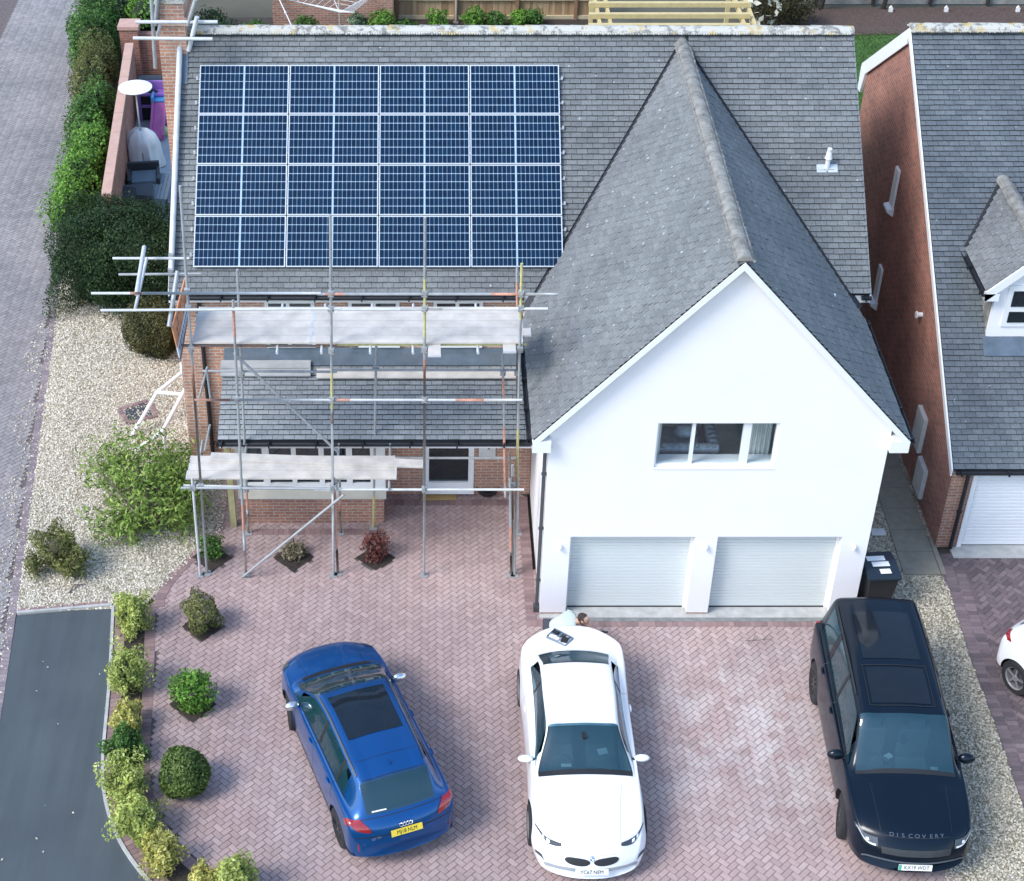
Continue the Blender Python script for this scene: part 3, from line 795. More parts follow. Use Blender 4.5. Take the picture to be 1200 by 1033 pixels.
gutter('gutter', (XL, YE-.05, ZE-.04), (xm-.25, YE-.05, ZE-.04), house); gutter('gutter', (XR, YE-.05, ZE-.04), (6.2, YE-.05, ZE-.04), house)
gutter('gutter', (-EX-.05, YO, ZW-.04), (-EX-.05, ym+.1, ZW-.04), house); gutter('gutter', (WW+EX+.05, YO, ZW-.04), (WW+EX+.05, ym, ZW-.04), house)
for a, b in ((XL+.02, xm-.1), (5.95, XR)):
    mb = MB(); mb.box((a, YE+.012, ZE-.20), (b, YE+.04, ZE-.055)); mb.build('fascia', M['upvc'], house)
    mb = MB(); mb.box((a, YE+.04, ZE-.20), (b-.02, 4.349, ZE-.18)); mb.build('eaves_soffit', M['upvc'], house)
mb = MB()
for sx in (XL-.01, XR-.02):   # verge boards
    mb = MB()
    for sy in (1, -1):
        a = (YE, ZE) if sy == 1 else (2*YR-YE, ZE)
        mb.prism([(a[0], a[1]-.2), (YR, ZR-.2), (YR, ZR+.0), (a[0], a[1]+.0)], sx, sx+.03, 'X')
    mb.build('verge_board', M['upvc'], house)
# drainpipes
def pipe(name, pts, r, parent, mat='dkgrey', square=False):
    mb = MB()
    for a, b in zip(pts, pts[1:]): mb.tube(a, b, r, 10)
    for a, b in zip(pts, pts[1:]):
        a, b = Vector(a), Vector(b); n = int((b-a).length/1.1)
        for i in range(n): p = a+(b-a)*((i+.5)/n); mb.tube(p-(b-a).normalized()*.02, p+(b-a).normalized()*.02, r*1.35, 10)
    return mb.build(name, M[mat], parent, smooth=True)
pipe('drainpipe', [(-EX-.05, .15, ZW-.1), (-.05, .12, ZW-.32), (-.05, .12, .14)], .036, house)
mb = MB(); mb.box((-.11, .05, 0), (.0, .19, .14)); mb.build('drain_shoe', M['dkgrey'], house)
pipe('drainpipe', [(-6.53, 4.30, ZE-.12), (-6.53, 4.29, .05)], .042, house, 'black')
# garage doors
for i, (a, b) in enumerate(((D0[0], D0[1]), (D0[2], D0[3]))):
    mb = MB(); n = 24
    for k in range(n):
        z0 = .03+k*(ZL-.03)/n; z1 = .03+(k+1)*(ZL-.03)/n
        mb.prism([(.208, z0+.003), (.205, z0+.008), (.205, z1-.008), (.208, z1-.003), (.235, z1-.003), (.235, z0+.003)], a+.03, b-.03, 'X')
    mb.box((a+.02, .236, .02), (b-.02, .25, ZL))
    gd = mb.build('garage_door', M['shutter'], house)
    for q0, q1 in ((a, a+.045), (b-.045, b)):
        mb = MB(); mb.box((q0, .17, .022), (q1, .26, ZL)); o_ = mb.build('frame', M['upvc'], gd)
        for v in o_.data.vertices: v.co -= Vector(H0)
    mb = MB(); mb.box((a+.045, .19, .022), (b-.045, .24, .045)); o_ = mb.build('rubber_seal', M['black'], gd)
    for v in o_.data.vertices: v.co -= Vector(H0)
for x in (.30, 2.93+.03, 5.66):
    mb = MB(); mb.lathe((x, -.03, 1.72), [(.035, -.02), (.035, .03)], 12, axis='Y'); mb.lathe((x, -.05, 1.69), [(.02, -.035), (.034, -.035), (.034, .035), (.02, .04)], 12)
    mb.build('wall_lamp', M['upvc'], house)
mb = MB(); mb.box((D0[0]-.03, .26, 0), (D0[3]+.03, .3, 2.2)); mb.build('garage_liner', M['dark'], house)
def sub(mb_, name, mats, parent, **kw):
    o = mb_.build(name, mats, parent, **kw)
    for v in o.data.vertices: v.co -= Vector(parent.parent.get('_o', (0, 0, 0)))
    return o
# wing window with the room behind
w = MB()
fx = [(wx0, wx0+.04), (2.47, 2.53), (3.36, 3.52-.02), (wx1-.04, wx1)]
for a, b in fx: w.box((a, .06, wz0), (b, .14, wz1))
for i in range(3):
    a, b = fx[i][1], fx[i+1][0]; w.box((a, .06, wz0), (b, .14, wz0+.04)); w.box((a, .06, wz1-.05), (b, .14, wz1))
win = w.build('window', M['upvc'], house)
w = MB()
for i in range(3): w.box((fx[i][1]-.005, .095, wz0+.03), (fx[i+1][0]+.005, .105, wz1-.04))
sub(w, 'pane', M['glass'], win)
w = MB(); w.box((wx0-.02, -.012, wz0-.03), (wx1+.02, .12, wz0-.004)); sub(w, 'sill', M['upvc'], win)
w = MB()   # room shell
w.box((.6, .26, 2.5), (5.4, 3.0, 2.55), 0); w.box((.6, 3.0, 2.55), (5.4, 3.05, 5.2), 1)
w.box((.55, .26, 2.55), (.6, 3.8, 5.0), 1); w.box((5.4, .26, 2.55), (5.45, 3.8, 5.0), 1); w.box((.6, .26, 4.95), (5.4, 3.8, 5.0), 1)
w.box((wx0-.03, .255, wz0-.12), (wx1+.03, .42, wz0-.02), 2)
w.build('room', [plain('grey_carpet', (.82, .85, .84), .95, var=.2, scale=3), plain('room_wall', (.84, .85, .85), .9), M['upvc']], house)
w = MB()
for i in range(9):
    x = 3.62+i*.04; w.tube((x, .48+.02*(i % 2), 2.7), (x, .48+.02*(i % 2), 4.6), .024, 7)
w.build('curtain', plain('cream_curtain', (.62, .62, .58), .9), house, smooth=True); w = MB(); w.tube((1.97, .5, 2.7), (1.97, .5, 4.6), .05, 8); w.tube((1.9, .5, 2.7), (1.9, .5, 4.6), .05, 8)
w.build('curtain', plain('cream_curtain', (.62, .62, .58), .9), house, smooth=True)
sofa = thing('sofa', 'dark buttoned leather sofa seen through the upstairs window of the white gable', 'sofa', (2.5, 1.6, 2.55))
lea = plain('dark_leather', (.36, .41, .44), .4, var=.25, scale=9, spec=.6)
w = MB(); w.box((1.75, 1.25, 2.63), (2.95, 2.2, 2.98)); w.build('base', lea, sofa, bevel=.03)
w = MB(); w.box((1.75, 1.3, 2.98), (2.72, 1.95, 3.14)); w.build('seat_cushion', lea, sofa, bevel=.05)
w = MB(); w.tube((1.75, 1.22, 3.22), (2.98, 1.22, 3.22), .10, 14); w.box((1.75, 1.16, 2.63), (2.98, 1.30, 3.2))
for i in range(8): w.ell((1.85+i*.15, 1.2, 3.30), (.06, .08, .035), 8, 5)
w.build('backrest', lea, sofa, smooth=True)
w = MB(); w.tube((2.92, 1.22, 3.2), (2.92, 2.15, 3.2), .11, 14); w.box((2.84, 1.3, 2.63), (3.0, 2.15, 3.2))
for i in range(6): w.ell((2.92, 1.35+i*.14, 3.29), (.085, .055, .035), 8, 5)
w.build('arm', lea, sofa, smooth=True)
w = MB(); w.ell((2.45, 1.65, 3.28), (.22, .16, .14), 12, 8); c_ = w.build('cushion', lea, None, smooth=True)
tag(c_, 'plump grey cushion lying on the leather sofa upstairs', 'cushion')
sofa.location = (2.62, 1.12, 2.72); c_.location = (.12, -.48, .17)
# ---------------- lean-to porch roof
PY0, PZ0, PY1, PZ1 = 2.40, 2.30, 4.35, 3.02
ps = (PZ1-PZ0)/(PY1-PY0); pc = 1/math.sqrt(1+ps*ps); PV = Vector((0, pc, ps*pc)); PL = (PY1-PY0)/pc
PO = Vector((-6.12, PY0, PZ0)); PW = 6.12-.03
mb = MB(); tiles(mb, PO, MU, PV, [(0, 0), (PW, 0), (PW, PL-.32), (0, PL-.32)], w=.21, e=.115)
mb.build('porch_roof', [M['tile_porch'], M['tilegap']], house, fixn=False)
mb = MB(); slab(mb, PO, MU, PV, [(0, 0), (PW, 0), (PW, PL), (0, PL)], .09, 0, .004); mb.build('porch_roof_deck', M['tilegap'], house)
mb = MB(); x = 0
while x < PW:
    x2 = min(PW, x+1.5); n_ = Vector((0, -ps*pc, pc))
    a = [PO+MU*q+PV*v_+n_*h for q, v_, h in ((x, PL-.36, .040), (x2+.03, PL-.36, .044), (x2+.03, PL-.02, .034), (x, PL-.02, .030))]
    t_ = [Vector((q, 4.342, PZ1+.10)) for q in (PO.x+x2, PO.x+x)]
    mb.add(a, [(0, 1, 2, 3)]); mb.add([a[3], a[2], t_[0], t_[1]], [(0, 1, 2, 3)]); x = x2
mb.build('lead_flashing', M['lead'], house, fixn=False)
gutter('gutter', (-6.14, PY0-.055, PZ0-.03), (-.04, PY0-.055, PZ0-.03), house)
mb = MB(); mb.box((-6.1, PY0+.012, PZ0-.2), (-.03, PY0+.04, PZ0-.05)); mb.box((-6.1, PY0+.04, PZ0-.2), (-.03, 3.6, PZ0-.17)); mb.build('porch_fascia', M['upvc'], house)
mb = MB(); mb.prism([(PY0+.05, PZ0-.17), (4.34, PZ0-.17), (4.34, PZ1-.1), (PY0+.05, PZ0-.08)], -6.10, -6.07, 'X'); mb.build('porch_cheek', M['brick'], house)
# bay
BY = 2.68; bx0, bx1 = -5.80, -2.97
mb = MB(); mb.box((bx0, BY, 0), (bx1, 3.6, .66)); mb.box((bx0-.0, 3.6, 0), (-2.98, 4.34, .66))
mb.build('bay_wall', M['brick'], house)
mb = MB(); mb.box((bx0-.05, BY-.05, .66), (bx1+.05, 3.7, .90)); mb.build('bay_sill', plain('cream_stone_sill', (.62, .58, .48), .85, var=.06), house)
w = MB(); X = lambda u: GY(u, 545, BY+.04).x
cols = [-5.86, X(287), X(308), X(316), X(342), X(347.5), X(374), X(380), X(406), X(413), X(434), -2.93]
for a, b in zip(cols[0::2], cols[1::2]): w.box((a, BY, .9), (b, BY+.09, 2.12))
for a, b in zip(cols[1::2], cols[2::2]): w.box((a, BY+.005, .9), (b, BY+.085, 1.02)); w.box((a, BY+.005, 2.04), (b, BY+.085, 2.12)); w.box((a, BY+.01, 1.15), (b, BY+.08, 1.19))
bay = w.build('bay_window', M['upvc'], house)
w = MB()
for a, b in zip(cols[1::2], cols[2::2]): w.box((a-.005, BY+.04, 1.01), (b+.005, BY+.05, 2.05))
w.box((bx0+.03, BY+.1, .91), (bx0+.04, 3.5, 2.1)); w.box((bx1-.04, BY+.1, .91), (bx1-.03, 3.5, 2.1)); sub(w, 'pane', M['glassd'], bay)
w = MB(); w.box((bx0+.06, BY+.12, .9), (bx1-.06, 3.9, .94), 1); w.box((-6.05, 4.2, .0), (-2.97, 4.3, 2.3), 0); w.box((-5.9, 3.6, 2.05), (-2.97, 4.2, 2.09), 0)
w.build('bay_room', [M['dark'], M['upvc']], house)
# glazed door and fittings
w = MB(); w.box((-2.19, 3.55, .12), (-2.07, 3.66, 2.1)); w.box((-1.27, 3.55, .12), (-1.16, 3.66, 2.1)); w.box((-2.07, 3.555, .12), (-1.27, 3.655, .34)); w.box((-2.07, 3.555, 1.98), (-1.27, 3.655, 2.1)); w.box((-2.2, 3.5, .08), (-1.15, 3.6, .12))
gd = w.build('glazed_door', M['upvc'], house)
w = MB(); w.box((-2.08, 3.61, .33), (-1.26, 3.62, 1.99)); sub(w, 'pane', M['glassd'], gd)
w = MB(); w.box((-2.2, 3.7, 0), (-1.14, 4.2, 2.0)); w.build('dark_hall', M['dark'], house)
w = MB(); w.box((-1.07, 3.53, 1.0), (-.73, 3.599, 1.45)); mt = w.build('meter_box', plain('meter_box_white', (.62, .63, .62), .6), house, bevel=.012)
w = MB(); w.box((-1.75+.86, 3.52, 1.22), (-.85, 3.53, 1.25)); sub(w, 'latch', M['black'], mt)
w = MB(); w.box((-6.04, 2.55, 0), (-5.92, 2.67, 2.12)); w.build('porch_post', plain('greenish_timber', (.36, .33, .17), .85, var=.2), house)
# upstairs windows above the platform
def upwin(u0, u1, ms):
    a, b = GY(u0, 355, 4.33).x, GY(u1, 355, 4.33).x; w = MB()
    xs = [a]+[GY(m_, 355, 4.33).x for m_ in ms]+[b]
    for x_ in xs: w.box((x_-.035, 4.30, 3.15), (x_+.035, 4.345, 4.24))
    for p, q in zip(xs, xs[1:]): w.box((p+.035, 4.303, 4.18), (q-.035, 4.345, 4.24)); w.box((p+.035, 4.303, 3.15), (q-.035, 4.345, 3.21))
    f = w.build('window', M['upvc'], house); w = MB(); w.box((a, 4.325, 3.16), (b, 4.335, 4.23)); sub(w, 'pane', M['glassd'], f)
upwin(312, 366, (337,)); upwin(410, 466, (438,)); upwin(510, 564, (536,))
# vent pipe on the roof
vb = Vector((5.68, YE+(6.08-YE), ZE+SL*(6.08-YE)))
w = MB(); nn = Vector((0, -SL*cp, cp))
for s in (-1, 1):
    a = vb+Vector((s*.015, 0, 0)); w.add([a-MV*.08+nn*.035, a+MU*s*.19-MV*.08+nn*.035, a+MU*s*.19+MV*.09+nn*.035, a+MV*.09+nn*.035], [(0, 1, 2, 3)])
vt_ = w.build('vent_flashing', plain('pale_flashing', (.5, .55, .57), .6), house, fixn=False)
w = MB(); w.tube(vb-Vector((0, 0, .05)), vb+Vector((0, 0, .25)), .045, 12); w.lathe(vb+Vector((0, 0, .22)), [(.045, 0), (.075, .02), (.06, .07), (.055, .14), (.045, .17), (.05, .18), (.045, .23)], 14)
w.build('vent_pipe', M['upvc'], house, smooth=True)
# ================================================================ solar panels
def cellmat():
    m, nt, b = newmat('solar_cell')
    r = ramp(nt, attr(nt), [(0, (.001, .012, .035)), (1, (.003, .022, .056))]); L(nt, r.outputs[0], b.inputs['Base Color'])
    b.inputs['Roughness'].default_value = .14; b.inputs['Specular IOR Level'].default_value = .32; return m
CELL = cellmat(); BACK = plain('white_backsheet', (.34, .46, .56), .3); FRM = plain('silver_frame', (.72, .74, .75), .35, .3, var=.03)
PWd, PHt = 1.755, 1.038; pang = math.atan(SL)
def mkpanel():
    t = thing('solar_panel', '', 'solar panel', (0, 0, 0)); t.rotation_euler = (pang, 0, 0)
    mb = MB(); f = .014
    mb.box((0, 0, 0), (PWd, f, .035)); mb.box((0, PHt-f, 0), (PWd, PHt, .035)); mb.box((0, f, 0), (f, PHt-f, .035)); mb.box((PWd-f, f, 0), (PWd, PHt-f, .035))
    mb.build('frame', FRM, t, local=True)
    mb = MB(); mb.box((f, f, .02), (PWd-f, PHt-f, .030)); mb.build('backsheet', BACK, t, local=True)
    mb = MB(); half = (PWd-2*f-.022)/2; rh = (PHt-2*f)/6
    for h in range(2):
        x0 = f+h*(half+.022)+.004; cw_ = (half-.008)/10
        for i in range(10):
            for j in range(6):
                a, b_ = x0+i*cw_+.0028, x0+(i+1)*cw_-.0028; c, d = f+j*rh+.0055, f+(j+1)*rh-.0055; k = .008
                mb.add([(a+k, c, .0312), (b_-k, c, .0312), (b_, c+k, .0312), (b_, d-k, .0312), (b_-k, d, .0312), (a+k, d, .0312), (a, d-k, .0312), (a, c+k, .0312)], [tuple(range(8))])
    mb.build('cells', CELL, t, local=True, fixn=False)
    return t
P0 = Vector((-6.589, 4.428, 4.922)); nn = Vector((0, -SL*cp, cp)); P0 = P0+nn*.0
pan0 = mkpanel(); ROWN = ['bottom', 'second lowest', 'second highest', 'top']; COLN = ['leftmost', 'second', 'third', 'rightmost']
def panel_copy(src):
    c = src.copy(); COL.objects.link(c)
    for ch in src.children: d = ch.copy(); COL.objects.link(d); d.parent = c
    return c
for j in range(4):
    for i in range(4):
        o = pan0 if i == j == 0 else panel_copy(pan0)
        p = P0+MU*(i*(PWd+.02))+MV*(j*(PHt+.02))+nn*rng.uniform(-.002, .002)
        o.location = p; o['group'] = 'solar panels on the main roof'
        o['label'] = 'solar panel in the %s row, %s column from the chimney side' % (ROWN[j], COLN[i])
        o['category'] = 'solar panel'
# rails and clamps
mb = MB()
for j in range(4):
    for fr in (.25, .75):
        a = P0+MU*-.06+MV*(j*(PHt+.02)+PHt*fr)-nn*.045; b = P0+MU*(4*PWd+.12)+MV*(j*(PHt+.02)+PHt*fr)-nn*.045
        mb.tube(a, b, .02, 4); 
        for q in (a, b): mb.cbox(q+nn*.03, (.035, .035, .06))
mb.build('panel_rail', FRM, house)

# ================================================================ neighbour's house
NX = 7.92
nh = thing('neighbour_house', 'neighbouring red brick house with grey tiled roof, gabled dormer and white garage door', 'house', (12, 9.5, 0))
NYE, NZE, NYR, NZR = 1.88, 2.0, 9.58, 7.52; ns = (NZR-NZE)/(NYR-NYE); nc = 1/math.sqrt(1+ns*ns); NV = Vector((0, nc, ns*nc)); NL = (NYR-NYE)/nc; NW = 9.
NO = Vector((NX-.03, NYE, NZE)); nnn = Vector((0, -ns*nc, nc))
DX0, DY = 8.86, 4.4
mb = MB(); tiles(mb, NO, MU, NV, [(0, 0), (NW, 0), (NW, NL), (0, NL)], w=.21, e=.115); mb.build('roof', [M['tile_n'], M['tilegap']], nh, fixn=False)
NOb = Vector((NX-.03, 2*NYR-NYE-.4, NZE+.29)); NVb = Vector((0, -nc, ns*nc)); NLb = NL-.5
mb = MB(); slab(mb, NO, MU, NV, [(0, 0), (NW, 0), (NW, NL), (0, NL)], .08, 0, .004)
ye = 12.66; ze = NZR-ns*(ye-NYR); slab(mb, Vector((NX-.03, ye, ze)), MU, NVb, [(0, 0), (NW, 0), (NW, (ye-NYR)/nc), (0, (ye-NYR)/nc)], .08, 0, .02); mb.build('roof_deck', M['tilegap'], nh)
ridge((NX-.05, NYR, NZR+.05), (NX+NW, NYR, NZR+.05), .13, mat='ridge', parent=nh)
mb = MB()
zrr = ze
mb.prism([(1.95, 0), (ye-.3, 0), (ye-.3, ze+.0), (NYR, NZR-.1), (1.95, NZE-.06)], NX, NX+.25, 'X')
mb.box((NX+.25, 1.95, 0), (8.33, 2.2, 1.97)); mb.box((NX+.25, ye-.55, 0), (NX+NW, ye-.3, 5))
mb.build('brick_wall', M['brick_red'], nh)
mb = MB(); mb.box((NX-.001, 1.94, 0), (8.31, 1.949, 1.97)); mb.build('front_brick_pier', M['brick'], nh)
mb = MB()
for (y0, z0, y1, z1) in ((NYE, NZE, NYR, NZR), (ye, ze, NYR, NZR)):
    mb.prism([(y0, z0-.16), (y1, z1-.16), (y1, z1+.0), (y0, z0+.0)] if y0 < y1 else [(y0, z0-.34), (y1, z1-.34), (y1, z1+.02), (y0, z0+.02)], NX-.065, NX-.035, 'X')
mb.prism([(ye+.01, ze-.05), (ye+.01, ze-.60), (ye-.20, ze-.60), (ye-.42, ze-.0)], NX-.068, NX-.002, 'X')
mb.box((8.33, 1.93, NZE-.1), (NX+NW, 1.97, NZE+.02))
mb.build('bargeboard', M['upvc'], nh)
gutter('gutter', (NX+.02, NYE-.05, NZE-.03), (NX+NW, NYE-.05, NZE-.03), nh)
pipe('drainpipe', [(8.19, 1.84, NZE-.08), (8.19, 1.86, .05)], .04, nh, 'black')
mb = MB(); n = 22
for k in range(n):
    z0 = .03+k*1.88/n; z1 = z0+1.88/n
    mb.prism([(1.985, z0+.003), (1.975, z0+.012), (1.975, z1-.012), (1.985, z1-.003), (2.01, z1-.003), (2.01, z0+.003)], 8.42, 11.0, 'X')
ngd = mb.build('garage_door', M['shutter_w'], nh)
mb = MB(); mb.box((8.33, 1.93, 0), (8.42, 2.05, 1.93)); sub(mb, 'frame', M['upvc'], ngd)
mb = MB(); mb.box((11.0, 1.93, 0), (11.1, 2.05, 1.93)); sub(mb, 'frame', M['upvc'], ngd)
mb = MB(); mb.box((8.42, 1.98, .0), (11., 2.0, .03)); sub(mb, 'rubber_seal', M['black'], ngd)
mb = MB(); mb.box((11.1, 1.95, 0), (NX+NW, 2.2, 1.97)); mb.build('brick_wall', M['brick'], nh)
# side windows, meter boxes, vent
for (u0, v0, u1, v1) in ((1052, 197, 1045, 252), (1032, 312, 1026, 362)):
    a, b = GX(u0, v0, NX-.03), GX(u1, v1, NX-.03)
    mb = MB(); zt, zb = a.z, b.z; y = (a.y+b.y)/2
    mb.box((NX-.05, y-.06, zb+.12), (NX+.01, y+.20, zt)); mb.build('window', M['upvc'], nh)
    mb = MB(); mb.prism([(NX, zb+.14), (NX-.15, zb+.10), (NX-.15, zb+.05), (NX, zb-.06)], y-.10, y+.24, 'Y'); mb.build('window_sill', M['upvc'], nh)
for (u0, v0, u1, v1) in ((1079, 484, 1073, 530), (1079, 544, 1074, 583)):
    a, b = GX(u0, v0, NX-.1), GX(u1, v1, NX-.1)
    mb = MB(); mb.box((NX-.09, a.y-.25, b.z), (NX+.0, a.y+.28, a.z)); mb.build('meter_box', plain('cream_box', (.55, .56, .53), .6), nh, bevel=.012)
a = GX(1075, 369, NX-.1); mb = MB(); mb.tube((NX-.1, a.y, a.z), (NX, a.y, a.z), .05, 10); mb.tube((NX-.13, a.y, a.z), (NX-.1, a.y, a.z), .075, 10); mb.build('flue', M['upvc'], nh)
# dormer
dx = 8.66; dcx = 9.44; dzE = 4.66; dsl = .98; dzA = dzE+dsl*(dcx-dx+.12); fy = 4.05
def nz(y): return NZE+ns*(y-NYE)
mb = MB()
ybk = lambda z: NYE+(z-NZE)/ns
eL = dx-.12; hw_ = dcx-eL
for s in (-1, 1):
    O_ = Vector((dcx+s*hw_, fy-.1, dzE)); c_ = 1/math.sqrt(1+dsl*dsl); V_ = Vector((-s*c_, 0, dsl*c_)); Ld = hw_/c_
    tiles(mb, O_, Vector((0, 1, 0)), V_, [(0, 0), (ybk(dzE)-fy+.1-.05, 0), (ybk(dzA)-fy+.1-.05, Ld), (0, Ld)])
dr = mb.build('dormer_roof', [M['tile_warm'], M['tilegap']], nh, fixn=False)
mb = MB()
for s in (-1, 1):
    O_ = Vector((dcx+s*hw_, fy-.1, dzE)); c_ = 1/math.sqrt(1+dsl*dsl); V_ = Vector((-s*c_, 0, dsl*c_)); Ld = hw_/c_
    slab(mb, O_, Vector((0, 1, 0)), V_, [(0, 0), (ybk(dzE)-fy+.1, 0), (ybk(dzA)-fy+.1, Ld), (0, Ld)], .06, 0, .004)
    a = Vector((dcx+s*hw_*.98, ybk(dzE), dzE)); b = Vector((dcx, ybk(dzA), dzA)); mb.tube(a+nnn*.03, b+nnn*.03, .05, 6)
mb.build('dormer_valley', M['tilegap'], nh)
ridge((dcx, fy-.1, dzA+.04), (dcx, ybk(dzA), dzA+.04), .11, mat='ridge2', parent=nh)
mb = MB(); gz = nz(fy)
mb.prism([(dx+.1, gz), (dcx+hw_-.22, gz), (dcx+hw_-.22, dzE+.1), (dcx, dzA-.08), (dx+.1, dzE+.1)], fy, fy+.08, 'Y')
dw_ = mb.build('dormer_front', M['render'], nh)
mb = MB()
for s in (-1, 1):
    x0 = dcx+s*(hw_+.02)
    mb.prism([(x0, dzE-.2), (dcx, dzA-.2), (dcx, dzA+.02), (x0, dzE+.02)], fy-.14, fy-.10, 'Y')
mb.box((eL-.02, fy-.14, dzE-.18), (eL+.24, fy+.0, dzE-.02)); mb.build('dormer_bargeboard', M['upvc'], nh)
mb = MB(); mb.prism([(fy+.08, nz(fy+.08)), (ybk(dzE), dzE), (fy+.08, dzE)], dx+.1, dx+.16, 'X'); mb.build('dormer_cheek', M['ridge2'], nh); mb = MB(); mb.prism([(fy+.08, nz(fy+.08)), (ybk(dzE), dzE), (fy+.08, dzE)], dcx+hw_-.28, dcx+hw_-.22, 'X')
mb.build('dormer_cheek', M['ridge2'], nh)
mb = MB(); mb.box((dx+.32, fy-.03, gz+.28), (dcx+hw_-.3, fy-.001, dzE+.1)); f = mb.build('dormer_window', M['upvc'], nh)
mb = MB(); mb.box((dx+.42, fy-.045, gz+.38), (dx+1.0, fy-.031, gz+.62)); mb.box((dx+.42, fy-.045, gz+.74), (dx+1.0, fy-.031, dzE-.02)); sub(mb, 'pane', M['glassd'], f)
mb = MB(); o_ = Vector((dx+.0, fy-.02, 0)); mb.add([Vector((dx+.02, y, nz(y)))+nnn*.045 for y in (fy-.32, fy+.0)]+[Vector((dcx+hw_-.1, y, nz(y)))+nnn*.045 for y in (fy, fy-.32)], [(0, 1, 2, 3)]); mb.build('dormer_apron', M['lead'], nh, fixn=False)
gutter('dormer_gutter', (eL-.04, fy-.1, dzE-.04), (eL-.04, ybk(dzE), dzE-.04), nh)

# ================================================================ scaffold
SB = (-3.4, 1.7, 0)
scaf = thing('scaffold', 'steel tube scaffold with two board platforms along the front of the house', 'scaffold', SB)
def T2(u, v, y): return GY(u, v, y)
def stube(name, parent, a, b, bands=(), r=.0245, base=0, n=10):
    """a scaffold tube; bands = (t0,t1,material slot)"""
    a, b = Vector(a), Vector(b); mb = MB(); cuts = sorted({0., 1.}|{t for x in bands for t in x[:2]})
    for t0, t1 in zip(cuts, cuts[1:]):
        m_ = base
        for x in bands:
            if x[0] <= (t0+t1)/2 <= x[1]: m_ = x[2]
        mb.tube(a+(b-a)*t0, a+(b-a)*t1, r, n, m_, caps=(t0 == 0 or t1 == 1))
    o = mb.build(name, [M['galv'], M['galvw'], M['orange'], M['yellow'], M['rust']], parent, smooth=True); return o
def coupler(p, parent, name='coupler'):
    mb = MB(); mb.cbox(p, (.10, .085, .10), 0, rng.uniform(-.3, .3)); mb.tube(p+Vector((.03, -.07, .0)), p+Vector((.03, .05, 0)), .013, 6, 1)
    return mb.build(name, [M['galv'], M['rust']], parent, bevel=0)
def plate(p, parent, name='base_plate', s=.15):
    mb = MB(); mb.box((p[0]-s/2, p[1]-s/2, .012), (p[0]+s/2, p[1]+s/2, .022)); mb.tube((p[0], p[1], .02), (p[0], p[1], .10), .019, 8)
    return mb.build(name, M['galv'], parent)
F, B = 1.1, 2.35
ups = [  # name, (u,v) top, (u,v) bottom, y, bands, base
    ((211, 218), (243, 677), 1.15, ((.42, .5, 2),), 0),
    ((225, 560), (235, 677), F, (), 1),
    ((273, 352), (288, 674), F, ((.03, .12, 2), (.72, .82, 2), (.9, 1, 4)), 0),
    ((278, 316), (291.5, 630), B, ((.82, .9, 2), (.92, 1, 4)), 0),
    ((387, 252), (391, 679), F, ((.40, .5, 3), (.51, .54, 4)), 0),
    ((391.5, 560), (396, 674), F+.05, ((.1, .72, 2), (.75, 1, 4)), 0),
    ((398, 560), (399, 626), B, ((.3, .6, 2), (.6, 1, 4)), 0),
    ((441, 403), (437.5, 616), 2.52, ((.82, 1, 3),), 0),
    ((498, 255), (497, 675), F, ((.0, .13, 0), (.15, .3, 3), (.36, .42, 2)), 0),
    ((611.5, 309), (603, 675), F, ((0, .16, 3), (.5, .66, 3)), 0),
    ((606, 313), (606, 640), B, ((.05, .14, 2), (.2, 1, 0)), 0),
    ((589, 411), (592, 583), B, ((.18, .3, 2), (.5, .9, 2)), 0),
    ((597, 530), (599, 675), F+.02, ((0, .2, 4), (.6, .8, 2), (.84, 1, 4)), 0),
    ((600.5, 545), (601, 668), F+.12, ((.1, .5, 4),), 0),
]
for (p, q, y, bands, base) in ups:
    b = T2(*q, y); a = T2(*p, y)
    if b.z < .6: b = Vector((b.x, b.y, .03)) if abs(b.z) < .35 else b
    stube('upright_pole', scaf, a, b, bands, base=base)
    if b.z < .2: plate(b, scaf)
led = [((107, 344), (376, 344), F-.05, ((.17, .22, 2),), 1), ((372, 345), (654, 345), F-.05, ((.03, .11, 2), (.72, .84, 2)), 0),
       ((118, 364), (400, 362), F-.05, (), 1), ((395, 363), (642, 362), F-.05, ((.3, .5, 0),), 1),
       ((237, 435), (395, 436), B+.05, (), 0), ((390, 434), (610, 434), B+.05, (), 0),
       ((228, 469), (395, 469), F-.05, ((0, .25, 2),), 1), ((388, 469), (612, 469), F-.05, ((.0, .1, 2), (.65, .8, 2)), 1),
       ((212, 572), (400, 573), F-.05, (), 0), ((368, 574), (614, 574), F-.05, (), 1), ((215, 569), (345, 572), B+.05, (), 1),
       ((458, 537), (605, 537), B+.05, (), 0),
       ((206, 405), (420, 406), F+.12, (), 4), ((395, 404), (617, 404), F+.12, (), 3), ((430, 404), (616, 404), B-.05, (), 0)]
for (p, q, y, bands, base) in led:
    a, b = T2(*p, y), T2(*q, y); z = (a.z+b.z)/2
    stube('ledger_tube', scaf, a, b, bands, base=base)
    for (pu, qu, yu, *_x) in ups:
        if abs(yu-y) < .25:
            x = T2((pu[0]+qu[0])/2, p[1], yu)
            aa, bb = T2(*pu, yu), T2(*qu, yu)
            t = (z-bb.z)/max(.01, aa.z-bb.z)
            if -.02 < t < 1.02:
                pos = bb+(aa-bb)*t
                if min(a.x, b.x) < pos.x < max(a.x, b.x) and rng.random() < .7: coupler(pos+Vector((0, -.03, 0)), scaf)
UZ = 5.35; LZ = 2.28
stube('brace_tube', scaf, T2(274, 414, F+.08), T2(397, 531, F+.08))
stube('brace_tube', scaf, T2(403, 580, F-.08), Vector((*T2(285, 675, F-.08)[:2], .05)))
